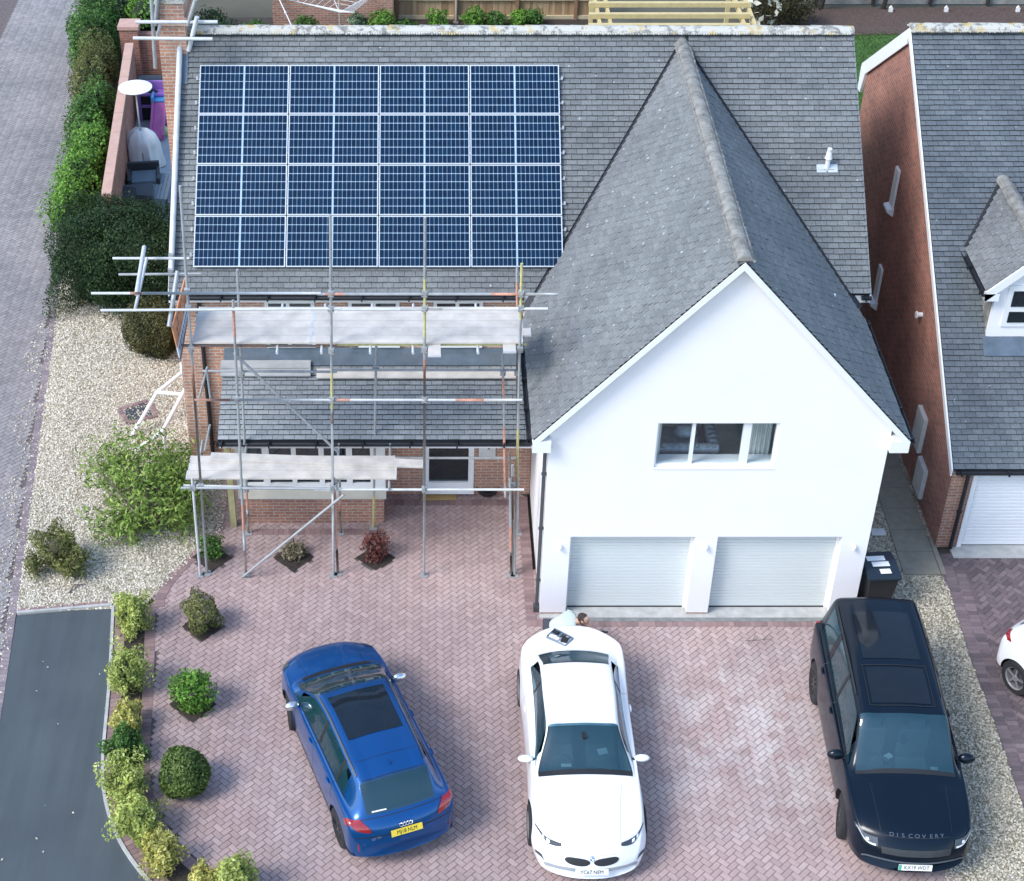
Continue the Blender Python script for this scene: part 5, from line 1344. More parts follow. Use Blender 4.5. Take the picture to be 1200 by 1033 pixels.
for i, (m_, lab, hh, n_) in enumerate(((G_mid, 'low green plant in the diamond hole between the two left scaffold poles', .34, 1300), (G_dry, 'low withered pale plant in the middle diamond planting hole', .20, 900), (G_red, 'red leaved shrub in the diamond hole below the bay window', .40, 1500))):
    d = DIA[i]; cx_, cy_ = sum(p[0] for p in d)/4, sum(p[1] for p in d)/4
    shrub('planted_shrub', lab, 'plant', (cx_, cy_+.03, 0), [((0, 0, hh*.8), (.27, .25, hh*.75))]+([((0, -.05, .1), (.22, .2, .1))] if i == 2 else []), n_, .055, m_, BR, 30+i, 'plants in the diamond planting holes', shell=.3, corek=0, stems=14)
row = [((154, 722), .30, .42, G_yel, 'uppermost yellow green shrub of the kerb row, beside the gravel corner'), ((147, 790), .34, .50, G_yel, 'tall olive yellow shrub second from the top of the kerb row'),
       ((148, 843), .26, .30, G_yel2, 'small golden shrub third from the top of the kerb row'), ((144, 878), .30, .30, G_mid, 'dark green shrub in the middle of the kerb row'),
       ((144, 920), .36, .36, G_yel, 'broad yellow green shrub below the dark green one in the kerb row'), ((160, 962), .38, .42, G_yel, 'large olive shrub just before the kerb bends right'),
       ((188, 1000), .27, .36, G_yel2, 'pale golden shrub at the bend of the kerb'), ((240, 1033), .20, .26, G_yel2, 'tiny golden shrub cut by the bottom edge of the photo'), ((276, 1030), .30, .48, G_yel, 'tall yellow green shrub rightmost in the kerb row')]
for i, ((u, v), r_, h_, m_, lab) in enumerate(row):
    b = GZ(u, v, h_*.9); h_ *= 1.05; r_ *= .98
    shrub('kerb_shrub', lab, 'shrub', (b.x, b.y, 0), [((0, 0, h_), (r_, r_*1.12, h_)), ((.06, -.1, h_*1.25), (r_*.6, r_*.6, h_*.6))], int(5200*r_/.3), .055, m_, INNER_SHADE, 40+i, 'shrubs in the bed along the kerb', shell=.42, lump=.42, corek=.55)
bp_ = [((357, 28), .35, G_mid), ((418, 24), .3, G_grey), ((448, 26), .42, G_bright), ((475, 30), .3, G_mid), ((513, 24), .38, G_bright), ((556, 22), .40, G_bright), ((580, 24), .36, G_mid), ((608, 22), .34, G_bright), ((625, 20), .34, G_mid), ((300, 34), .35, G_mid), ((250, 28), .5, G_dark)]
bl_ = ['leftmost small mid green plant by the leaning pole', 'grey green low plant left of the first stake', 'bright green plant just right of the first stake', 'dull green plant behind the second panel column', 'bright green plant left of the second stake', 'lush bright plant right of the second stake', 'dull green plant behind the third panel column', 'bright plant near the middle of the timber fence', 'dull green plant nearest the pergola', 'low green plant before the back brick wall', 'dark green bush below the clothes line']
for i, ((u, v), r_, m_) in enumerate(bp_):
    b = GZ(u, v, .3); shrub('border_plant', bl_[i], 'plant', (b.x, b.y, 0.02), [((0, 0, r_*.8), (r_, r_, r_*.8))], 900, .09, m_, BR, 60+i, 'plants in the back garden bed', shell=.4, corek=0)
b = GZ(905, 12, .6); rb = shrub('rose_bush', 'rose bush with white blooms between the pergola and the dark fence', 'bush', (b.x, b.y, 0.02), [((0, 0, .8), (.9, .7, .8)), ((.8, .1, .6), (.6, .5, .5))], 4500, .08, G_brn, BR, 80, shell=.35, corek=0, stems=18)
V, r_ = leaves([((b.x-.3, b.y, .95), (.7, .7, .8))], 90, .26, 81, shell=.8); leafobj('white_blooms', V, r_, G_wh, rb)
for i, x in enumerate((8.9, 10.6, 12.6)):
    t = thing('dark_tree', ['dark leaning tree trunk at the left end of the dark fence', 'slim dark tree trunk in the middle of the dark fence', 'thin dark tree trunk at the right of the dark fence'][i], 'tree', (x, 28.3, 0), group='trees before the dark fence')
    mb = MB(); mb.tube((x, 28.3, 0), (x+.25, 28.1, 2.2), .08, 8, r1=.05); mb.tube((x+.2, 28.1, 1.2), (x-.5, 27.9, 2.3), .03, 6); mb.build('trunk', plain('dark_bark', (.035, .028, .025), .9), t)
    V, r_ = leaves([((x, 28.2, 2.9), (1.1, .8, .9))], 2500, .09, 90+i, shell=.4); leafobj('crown', V, r_, G_dark, t)

# ================================================================ cars
def pchip(xs, ys, xq):
    xs = np.array(xs, float); ys = np.array(ys, float); h = np.diff(xs); d = np.diff(ys)/h; m = np.zeros(len(xs))
    for i in range(1, len(xs)-1):
        if d[i-1]*d[i] > 0: w1 = 2*h[i]+h[i-1]; w2 = h[i]+2*h[i-1]; m[i] = (w1+w2)/(w1/d[i-1]+w2/d[i])
    m[0] = d[0]; m[-1] = d[-1]
    k = np.clip(np.searchsorted(xs, xq)-1, 0, len(xs)-2); t = (xq-xs[k])/h[k]
    return ((1+2*t)*(1-t)**2)*ys[k]+(t*(1-t)**2)*h[k]*m[k]+(t*t*(3-2*t))*ys[k+1]+(t*t*(t-1))*h[k]*m[k+1]
KLEN = 1.
class Car:
    """body surface S(x, t): x from the tail (0) to the nose (L); t from -8 to 8 across, 0 = top centre line, +-8 = bottom centre"""
    def __init__(s, rows, bf=.30, br=.16, p=2.4, lr=.9):
        s.lr = lr
        s.rows = np.array(rows); s.L = rows[-1][0]; s.bf, s.br, s.p = bf, br, p
        s.W = max(r[1] for r in rows)
    def sec(s, x):
        c = [float(pchip(s.rows[:, 0], s.rows[:, k], np.array([x]))[0]) for k in range(1, 10)]
        hw, zb, zm, hs, zs, hg, zg, hr, zr = c; zc = float(pchip(s.rows[:, 0], s.rows[:, 10], np.array([x]))[0])
        return [(0, zc), (hr*.55, zc-(zc-zr)*.28), (hr, zr), (hg, zg), (hs, zs), (hw, zm), (hw*.985, zb+.10), (hw*.88, zb), (0, zb)]
    def S(s, x, t):
        P = s._sec(x); a = abs(t); k = min(7, int(a)); f = a-k
        if k in (7,): q = [P[7][i]+(P[8][i]-P[7][i])*f for i in (0, 1)]
        else:
            p0 = P[k-1] if k > 0 else (-P[1][0], P[1][1]); p1, p2, p3 = P[k], P[k+1], P[min(8, k+2)]
            q = []
            for i in (0, 1):
                T = .38   # fairly tight tangents
                m1 = (p2[i]-p0[i])*T; m2 = (p3[i]-p1[i])*T
                q.append((2*f**3-3*f*f+1)*p1[i]+(f**3-2*f*f+f)*m1+(-2*f**3+3*f*f)*p2[i]+(f**3-f*f)*m2)
        y = q[0] if t >= 0 else -q[0]; ya = min(1., abs(y)/s.W)
        xx = x
        lf = 1.3; 
        if x > s.L-lf: xx -= ((x-(s.L-lf))/lf)**1.5*s.bf*ya**s.p
        lr = s.lr
        if x < lr: xx += ((lr-x)/lr)**1.5*s.br*ya**s.p
        return Vector((y, xx-s.L/2, q[1]))
    _c = None
    def _sec(s, x):
        if s._c is None: s._c = {}
        k = round(x, 4)
        if k not in s._c: s._c[k] = s.sec(x)
        return s._c[k]
    def nrm(s, x, t):
        e = .004; a = s.S(min(s.L, x+e), t)-s.S(max(0, x-e), t); b = s.S(x, min(8, t+.02))-s.S(x, max(-8, t-.02))
        n = a.cross(b)
        if n.length < 1e-9: return Vector((0, 0, 1))
        n.normalize(); c = s.S(x, t)-Vector((0, s.S(x, t).y*.85, .55))
        return n if n.dot(c) > 0 else -n
    def body(s, wheels, R_, windows, name, mats, parent):
        xs = sorted({round(v, 4) for r in range(len(s.rows)-1) for v in np.linspace(s.rows[r][0], s.rows[r+1][0], max(3, int((s.rows[r+1][0]-s.rows[r][0])/.04)))})
        for w in windows: xs = sorted(set(xs) | {round(w[0], 4), round(w[1], 4)})
        ts = sorted({round(v, 3) for v in np.linspace(-8, 8, 137)} | {round(v*sg, 3) for w in windows for v in w[2:4] for sg in (1, -1) if abs(v) < 8})
        ts = ts[:-1] if ts[-1] == 8 and ts[0] == -8 else ts
        n = len(ts); vs = [s.S(x, t) for x in xs for t in ts]; fs = []; mi = []
        for i in range(len(xs)-1):
            for j in range(n):
                j2 = (j+1) % n; fs.append((i*n+j, i*n+j2, (i+1)*n+j2, (i+1)*n+j))
                xm_ = (xs[i]+xs[i+1])/2; tm = (ts[j]+(ts[j2] if j2 else 8))/2
                m_ = 0
                for w in windows:
                    if w[0] <= xm_ <= w[1] and w[2] <= tm <= w[3] and (len(w) < 5 or w[4](xm_, tm)): m_ = 2
                mi.append(m_)
        fs += [tuple(range(n-1, -1, -1)), tuple(range((len(xs)-1)*n, len(xs)*n))]; mi += [0, 0]
        me = bpy.data.meshes.new(name); me.from_pydata([tuple(v) for v in vs], [], fs)
        for m_ in mats: me.materials.append(m_)
        me.polygons.foreach_set('material_index', mi)
        bm = bmesh.new(); bm.from_mesh(me); bmesh.ops.remove_doubles(bm, verts=bm.verts, dist=1e-5); bmesh.ops.recalc_face_normals(bm, faces=bm.faces); bm.to_mesh(me); bm.free()
        ob = bpy.data.objects.new(name, me); COL.objects.link(ob)
        cut = MB()
        for wx in wheels:
            for sg in (1, -1): cut.tube((sg*(s.W-.30), wx-s.L/2, R_), (sg*(s.W+.15), wx-s.L/2, R_), R_+.045, 40, 0)
        co = cut.build('cutter', [mats[1]])
        md = ob.modifiers.new('b', 'BOOLEAN'); md.object = co; md.operation = 'DIFFERENCE'; md.solver = 'EXACT'
        try: md.material_mode = 'TRANSFER'
        except Exception: pass
        dg = bpy.context.evaluated_depsgraph_get(); dg.update(); m2 = bpy.data.meshes.new_from_object(ob.evaluated_get(dg))
        bpy.data.objects.remove(ob); bpy.data.objects.remove(co)
        bm = bmesh.new(); bm.from_mesh(m2)
        names = [m_.name if m_ else '' for m_ in m2.materials]; wi = names.index(mats[2].name)
        bmesh.ops.delete(bm, geom=[f for f in bm.faces if f.material_index == wi], context='FACES')
        bm.to_mesh(m2); bm.free(); m2.name = name
        m2.polygons.foreach_set('use_smooth', [True]*len(m2.polygons)); m2.set_sharp_from_angle(angle=R(40))
        o = bpy.data.objects.new(name, m2); COL.objects.link(o); o.parent = parent
        return o
    def patch(s, mb, x0, x1, t0, t1, off=.004, nx=14, nt=14, fn=None, mat=0, th=0.):
        """skin patch over x0..x1, t0..t1 (fn(u,v)->(x,t) overrides)"""
        vs = []
        for i in range(nx+1):
            for j in range(nt+1):
                u, v = i/nx, j/nt; x, t = fn(u, v) if fn else (x0+(x1-x0)*u, t0+(t1-t0)*v)
                x = min(s.L, max(0., x)); vs.append(s.S(x, t)+s.nrm(x, t)*off)
        fs = [(i*(nt+1)+j, i*(nt+1)+j+1, (i+1)*(nt+1)+j+1, (i+1)*(nt+1)+j) for i in range(nx) for j in range(nt)]
        mb.add(vs, fs, mat)
    def seam(s, mb, pts, w=.009, off=.0018, mat=0, step=.06):
        for (a, b) in zip(pts, pts[1:]):
            n = 14; prev = None; line = []
            for i in range(n+1):
                f = i/n; x = a[0]+(b[0]-a[0])*f; t = a[1]+(b[1]-a[1])*f; line.append((s.S(x, t), s.nrm(x, t)))
            vs = []
            for i, (p, nn_) in enumerate(line):
                q = line[min(n, i+1)][0]-line[max(0, i-1)][0]
                sd_ = q.cross(nn_)
                if sd_.length < 1e-9: sd_ = Vector((1, 0, 0))
                sd_.normalize(); vs += [p+nn_*off-sd_*w/2, p+nn_*off+sd_*w/2]
            mb.add(vs, [(2*i, 2*i+1, 2*i+3, 2*i+2) for i in range(n)], mat)
def wheel(parent, x, y, r, wd, rimmat, tyremat, spokes=10, turn=0.):
    sg = 1 if x > 0 else -1
    e = bpy.data.objects.new('wheel', None); COL.objects.link(e); e.parent = parent; e.location = (x, y, r); e.rotation_euler = (0, 0, turn); e.scale = (1, 1/parent.scale.y, 1)
    mb = MB(); mb.lathe((0, 0, 0), [(r*.66, -wd/2), (r*.93, -wd/2), (r, -wd/2+.03), (r, wd/2-.03), (r*.93, wd/2), (r*.66, wd/2)], 32, axis='X', caps=False); mb.build('tyre', tyremat, e, smooth=True, local=True)
    mb = MB(); o = sg*(wd/2-.02)
    k = 32; vs = []
    for rr, xx in ((r*.67, sg*(wd/2-.004)), (r*.60, o), (r*.60, -o)):
        for i in range(k): a = 2*math.pi*i/k; vs.append((xx, rr*math.cos(a), rr*math.sin(a)))
    mb.add(vs, [(j*k+i, j*k+(i+1) % k, (j+1)*k+(i+1) % k, (j+1)*k+i) for j in range(2) for i in range(k)])
    for i in range(spokes):
        a = 2*math.pi*i/spokes; Mx = Matrix.Rotation(a, 4, 'X')
        mb.box((o-.02*sg, -.018, .04), (o+.004*sg, .018, r*.62), 0, None, Mx)
    mb.tube((o-.02*sg, 0, 0), (o+.01*sg, 0, 0), .06, 14); mb.build('rim', rimmat, e, local=True)
    mb = MB(); mb.tube((-.02*sg, 0, 0), (.03*sg, 0, 0), r*.45, 20); mb.build('brake_disc', M['dkgrey'], e, local=True)
    return e
G_ = 0
TY = plain('tyre_rubber', (.018, .018, .02), .85, var=.2); RIMD = plain('dark_alloy', (.06, .065, .07), .35, .6); RIMS = plain('silver_alloy', (.45, .46, .47), .35, .7)
CG = glassmat('car_glass', (.45, .62, .66), .74, dif=(.03, .13, .17)); TR = plain('black_trim', (.012, .013, .015), .5); CHR = plain('chrome', (.72, .74, .76), .15, .9, var=.02)
RED = plain('red_tail_lens', (.28, .006, .012), .2, var=.15, coat=1); HL = plain('headlamp_lens', (.06, .075, .09), .35, .0); DRL = plain('white_lamp_strip', (.8, .82, .84), .25)
SEATM = plain('dark_seat', (.13, .14, .15), .7); CUT = plain('window_cut', (1, 0, 1), .5)
PLW = plain('white_plate', (.78, .78, .76), .4, var=.02); PLY = plain('yellow_plate', (.80, .60, .06), .4, var=.02); INK = plain('black_ink', (.015, .015, .02), .5)
def mirror(C_, parent, x, t, sg, mat, size=(.12, .07, .08), out=.13):
    p = C_.S(x, sg*abs(t)); c = p+Vector((sg*out, .0, .02)); mb = MB()
    mb.ell(c, size, 14, 10); o = mb.build('wing_mirror', mat, parent, smooth=True, local=True)
    m2 = MB(); m2.tube(p-Vector((sg*.04, 0, .0)), c-Vector((0, 0, .03)), .022, 8); m2.build('mirror_stalk', TR, parent, local=True)
    return o
def cabin(C_, parent, xf, xb, zf, w=.68, col=SEATM, rh=False, paper=()):
    mb = MB(); y = lambda x: x-C_.L/2
    mb.box((-w, y(xb), .25), (w, y(xf), .34))
    mb.box((-w-.02, y(xf)-.02, .3), (w+.02, y(xf)+.5, zf-.10))      # dash
    mb.ell((0, y(xf)+.1, zf-.10), (w, .25, .07), 12, 6)
    mb.build('cabin', M['dark'], parent, smooth=False, local=True)
    for sx in (-.36, .36):
        for k, xx in enumerate((xf-.85, xf-1.75)):
            mb = MB(); mb.box((sx-.25, y(xx)-.05, .3), (sx+.25, y(xx)+.5, .52)); mb.box((sx-.24, y(xx)-.16, .5), (sx+.24, y(xx)-.02, 1.02 if zf < 1.05 else 1.16)); mb.box((sx-.12, y(xx)-.15, 1.0 if zf < 1.05 else 1.15), (sx+.12, y(xx)-.05, 1.17 if zf < 1.05 else 1.34))
            mb.build('seat', col, parent, local=True, bevel=.03)
    mb = MB(); mb.ell((0, y(xf)-.42, zf+.26), (.11, .03, .035), 10, 6); mb.box((-.03, y(xf)-.46, zf+.24), (.03, y(xf)-.36, zf+.36)); mb.build('rear_view_mirror', TR, parent, local=True)
    mb = MB(); k = 20; cx_, cy_, cz_ = .36, y(xf)-.18, zf-.1
    for i in range(k):
        a, b = 2*math.pi*i/k, 2*math.pi*(i+1)/k
        mb.tube((cx_+.18*math.cos(a), cy_-.06*math.sin(a), cz_+.17*math.sin(a)), (cx_+.18*math.cos(b), cy_-.06*math.sin(b), cz_+.17*math.sin(b)), .016, 5, caps=False)
    mb.tube((cx_-.17, cy_, cz_), (cx_+.17, cy_, cz_), .02, 5); mb.build('steering_wheel', SEATM if False else plain('wheel_grey', (.10, .10, .11), .5), parent, local=True)
def plate_(parent, P, nrm_, up, txt, mat, badge=None, w=.52, h=.111):
    """number plate centred at P facing nrm_"""
    n_ = nrm_.normalized(); u_ = up.cross(n_).normalized(); v_ = n_.cross(u_)
    Mx = Matrix(((u_.x, v_.x, n_.x, P.x), (u_.y, v_.y, n_.y, P.y), (u_.z, v_.z, n_.z, P.z), (0, 0, 0, 1)))
    mb = MB(); mb.box((-w/2, -h/2, -.008), (w/2, h/2, .004), M=Mx); pl__ = mb.build('number_plate', mat, parent, local=True)
    if badge: mb = MB(); mb.box((-w/2+.002, -h/2+.002, .0045), (-w/2+.045, h/2-.002, .0055), M=Mx); mb.build('plate_band', badge, pl__, local=True)
    textmesh('plate_lettering', txt, .098, INK, pl__, Mx @ Matrix.Translation((.02 if badge else 0, 0, .0055)), .001, sx=.80)
    return Mx
# ---- blue SUV
q = thing('blue_suv', 'blue SUV with dark sunroof parked nose up at an angle on the pink paving', 'car', (-3.24, -3.70, 0), R(20.5), 'cars parked on the drive'); q.scale = (1, 1.04, 1)
A = Car([(0, .72, .36, .50, .72, .60, .68, .62, .45, .635, .64), (.03, .82, .32, .52, .82, .72, .76, .75, .50, .775, .78), (.09, .88, .28, .56, .87, .88, .78, .92, .52, .95, .96), (.20, .90, .26, .60, .88, .97, .78, 1.02, .58, 1.05, 1.06),
         (.62, .915, .24, .62, .88, 1.02, .79, 1.07, .58, 1.42, 1.475), (1.05, .915, .22, .62, .88, 1.02, .80, 1.07, .59, 1.51, 1.565), (2.0, .915, .22, .62, .88, 1.0, .81, 1.05, .60, 1.535, 1.60), (2.50, .91, .22, .62, .88, .985, .82, 1.03, .62, 1.475, 1.54),
         (3.40, .91, .22, .62, .87, .96, .83, .99, .74, 1.03, 1.07), (3.50, .905, .22, .61, .87, .95, .78, .985, .45, 1.03, 1.05), (3.95, .89, .24, .58, .84, .89, .76, .93, .45, .97, .985), (4.22, .84, .27, .54, .79, .79, .71, .83, .45, .87, .88), (4.34, .80, .30, .5, .75, .66, .68, .69, .45, .73, .735), (4.39, .74, .36, .48, .70, .54, .62, .56, .4, .58, .58)], bf=.34, br=.20)
blue = paintmat('metallic_blue_paint', (.0, .072, .25), .5, .28, .6); bluew = [(.26, .60, -1.93, 1.93), (2.62, 3.34, -1.95, 1.95)]
sideA = lambda x, t: 1.05+0 < 99
sw = [(.85, 3.0, 2.15, 2.85), (.85, 3.0, -2.85, -2.15)]
A.body((.78, 3.42), .345, bluew+sw, 'body', [blue, TR, CUT], q)
mb = MB(); A.patch(mb, .24, .62, -1.96, 1.96); A_rw = mb.build('rear_window', CG, q, smooth=True, local=True)
mb = MB(); A.patch(mb, 2.58, 3.36, -1.97, 1.97); mb.build('windscreen', CG, q, smooth=True, local=True)
for sg in (1, -1):
    f = lambda u, v, sg=sg: (.62+2.62*u+ (.0), sg*(2.10+.78*v if u > .12 else 2.45+.43*v))
    def f(u, v, sg=sg):
        x = .78+2.42*u; lo = 2.13; 
        hi = 2.88
        if u > .80: lo = 2.13+(u-.80)/.2*.55
        if u < .14: lo = 2.13+(.14-u)/.14*.35
        return x, sg*(lo+(hi-lo)*v)
    mb = MB(); A.patch(mb, 0, 0, 0, 0, .005, 30, 8, f); mb.build('side_window', CG, q, smooth=True, local=True)
    mb = MB(); A.seam(mb, [(1.95, sg*2.1), (1.95, sg*2.95)], .07, .008); mb.build('window_trim', TR, q, local=True); mb = MB(); A.seam(mb, [(1.12, sg*2.1), (1.12, sg*2.95)], .06, .008); mb.build('window_trim', TR, q, local=True); mb = MB(); A.seam(mb, [(.72, sg*2.93), (3.2, sg*2.93)], .02, .009); mb.build('window_trim', TR, q, local=True)
    mb = MB(); A.seam(mb, [(2.02, sg*3.0), (2.02, sg*6.2)]); mb.build('door_seam', TR, q, local=True); mb = MB(); A.seam(mb, [(3.02, sg*3.1), (3.0, sg*6.2)]); mb.build('door_seam', TR, q, local=True); mb = MB(); A.seam(mb, [(1.14, sg*3.0), (1.10, sg*4.6)]); mb.build('door_seam', TR, q, local=True); mb = MB(); A.seam(mb, [(1.0, sg*6.1), (3.0, sg*6.2)], .012); mb.build('door_seam', TR, q, local=True)
    mb = MB(); A.patch(mb, .85, 3.0, sg*6.0, sg*6.6, .010); A.patch(mb, 0, 0, 0, 0, .012, 4, 4, lambda u, v, sg=sg: (.05+.3*u, sg*(6.1+.6*v))); mb.build('sill_trim', plain('dark_blue_trim', (.006, .03, .09), .4), q, local=True)
    for xx in (1.25, 2.15): mb = MB(); p = A.S(xx, sg*4.15); mb.ell(p+Vector((sg*.02, 0, 0)), (.022, .09, .02), 8, 6); mb.build('door_handle', blue, q, local=True, smooth=True)
    mb = MB(); A.patch(mb, 0, 0, 0, 0, .011, 10, 16, lambda u, v, sg=sg: (.06+.16*u+.18*v*v, sg*(2.35+1.95*v+.35*(u-.5)*(1-v)))); mb.build('tail_light', RED, q, smooth=True, local=True)
    mb = MB(); A.patch(mb, 0, 0, 0, 0, .010, 8, 10, lambda u, v, sg=sg: (4.02+.20*u, sg*(2.8+1.3*v))); mb.build('headlight', HL, q, smooth=True, local=True)
    mb = MB(); A.seam(mb, [(.75, sg*1.92), (2.65, sg*1.92)], .028, .022); mb.build('roof_rail', M['dkgrey'], q, local=True)
    mirror(A, q, 2.92, 3.1, sg, CHR, (.13, .065, .085))
mb = MB(); A.patch(mb, 1.42, 2.42, -1.5, 1.5, .006); mb.build('sunroof', plain('sunroof_glass', (.006, .012, .02), .06), q, smooth=True, local=True)
mb = MB(); A.seam(mb, [(.64, -1.98), (.64, 1.98)], .012, .003); mb.build('panel_seam', TR, q, local=True); mb = MB(); A.seam(mb, [(.20, -2.6), (.20, 2.6)], .012, .003); mb.build('panel_seam', TR, q, local=True); mb = MB(); A.seam(mb, [(.035, -3.4), (.035, 3.4)], .016, .003); mb.build('panel_seam', TR, q, local=True); mb = MB(); A.seam(mb, [(3.44, -1.9), (3.44, 1.9)], .09, .004); mb.build('panel_seam', TR, q, local=True); mb = MB(); A.seam(mb, [(3.42, 2.2), (4.12, 2.35)], .007); mb.build('panel_seam', TR, q, local=True); mb = MB(); A.seam(mb, [(3.42, -2.2), (4.12, -2.35)], .007); mb.build('panel_seam', TR, q, local=True)
mb = MB(); A.seam(mb, [(.98, -1.9), (.98, 1.9)], .006, .003); mb.build('panel_seam', TR, q, local=True)
mb = MB(); p = A.S(.80, 0); mb.prism([(p.y-.03, p.z), (p.y+.08, p.z), (p.y-.01, p.z+.05)], -.015, .015, 'X'); mb.build('roof_aerial', blue, q, local=True)
mb = MB(); p = A.S(.27, -.75)+A.nrm(.27, -.75)*.012; p2 = A.S(.27, -1.6)+A.nrm(.27, -1.6)*.012; mb.tube(p, p2, .012, 6); mb.build('rear_wiper', M['white'], q, local=True)
pp = A.S(.045, .0); nn_ = Vector((0, -1, .35)); Mx = plate_(q, A.S(.035, 0)+Vector((0, -.02, .03)), nn_, Vector((0, 0, 1)), 'MJ18 NLM', PLY)
mb = MB(); Mr = Mx @ Matrix.Translation((0, .115, -.005))
for k in range(4):
    for i in range(14):
        a, b = 2*math.pi*i/14, 2*math.pi*(i+1)/14; cx_ = -.078+k*.052
        mb.tube(Mr @ Vector((cx_+.033*math.cos(a), .033*math.sin(a), 0)), Mr @ Vector((cx_+.033*math.cos(b), .033*math.sin(b), 0)), .007, 5, caps=False)
mb.build('ring_emblem', CHR, q, local=True)
textmesh('model_lettering', 'Q3 TDI', .05, CHR, q, Mx @ Matrix.Translation((-.50, -.02, -.03)), .002)
mb = MB(); A.seam(mb, [(.012, -5.2), (.012, -4.0)], .02, .006); mb.build('bumper_reflector', RED, q, local=True); mb = MB(); A.seam(mb, [(.012, 4.0), (.012, 5.2)], .02, .006); mb.build('bumper_reflector', RED, q, local=True)
cabin(A, q, 3.25, .5, 1.03)
for wx in (.78, 3.42):
    for sg in (1, -1): wheel(q, sg*.80, wx-A.L/2, .345, .23, RIMD, TY, 10, R(-12) if wx > 2 else 0)
# ---- white coupe
q = thing('white_coupe', 'white sports coupe parked nose down in the middle of the drive', 'car', (.44, -3.78, 0), R(180.4), 'cars parked on the drive'); q.scale = (1, 1.09, 1)
Bm = Car([(0, .76, .36, .5, .76, .66, .70, .68, .5, .70, .70), (.04, .85, .32, .55, .84, .82, .77, .85, .5, .87, .88), (.12, .90, .26, .58, .87, .95, .78, .99, .5, 1.01, 1.02), (.35, .93, .24, .60, .885, .97, .78, 1.0, .55, 1.03, 1.045),
          (.72, .94, .22, .62, .89, .96, .77, 1.0, .62, 1.05, 1.085), (1.28, .94, .2, .62, .87, .95, .75, .99, .58, 1.27, 1.33), (1.8, .92, .2, .6, .86, .93, .745, .97, .585, 1.335, 1.385), (2.52, .91, .2, .6, .865, .91, .765, .95, .565, 1.295, 1.345),
          (3.27, .92, .2, .6, .87, .88, .82, .90, .765, .93, .985), (3.39, .925, .2, .6, .875, .86, .78, .89, .48, .94, .955), (3.85, .935, .2, .58, .87, .80, .76, .83, .45, .88, .895), (4.30, .915, .22, .52, .83, .69, .72, .72, .45, .78, .79), (4.54, .86, .23, .45, .78, .57, .67, .59, .42, .645, .655), (4.64, .80, .22, .38, .72, .46, .60, .475, .4, .51, .515), (4.67, .74, .25, .33, .66, .38, .55, .39, .35, .41, .41)], bf=.34, br=.55, p=2.3, lr=1.5)
whp = paintmat('white_paint', (.80, .81, .82), 0., .35, dirt=.01)
Bm.body((.92, 3.74), .345, [(.80, 1.22, -1.9, 1.9), (2.59, 3.22, -1.95, 1.95), (1.0, 2.90, 2.2, 2.82), (1.0, 2.90, -2.82, -2.2)], 'body', [whp, TR, CUT], q)
mb = MB(); Bm.patch(mb, .0, 0, 0, 0, .005, 14, 20, lambda u, v: (.78+.46*u, (-1.97+.10*u+(3.94-.2*u)*v))); mb.build('rear_window', CG, q, smooth=True, local=True)
mb = MB(); Bm.patch(mb, 0, 0, 0, 0, .005, 14, 20, lambda u, v: (2.55+.70*u, (-1.97+3.94*v))); ws = mb.build('windscreen', CG, q, smooth=True, local=True)
mb = MB(); Bm.seam(mb, [(3.24, -2.02), (3.24, 2.02)], .09, .008); mb.build('glass_border', TR, q, local=True); mb = MB(); Bm.seam(mb, [(2.57, -1.98), (3.24, -1.98)], .02, .008); mb.build('glass_border', TR, q, local=True); mb = MB(); Bm.seam(mb, [(2.57, 1.98), (3.24, 1.98)], .02, .008); mb.build('glass_border', TR, q, local=True); mb = MB(); Bm.seam(mb, [(1.24, -1.9), (1.24, 1.9)], .02, .007); mb.build('glass_border', TR, q, local=True); mb = MB(); Bm.seam(mb, [(.79, -1.95), (.79, 1.95)], .02, .007); mb.build('glass_border', TR, q, local=True)
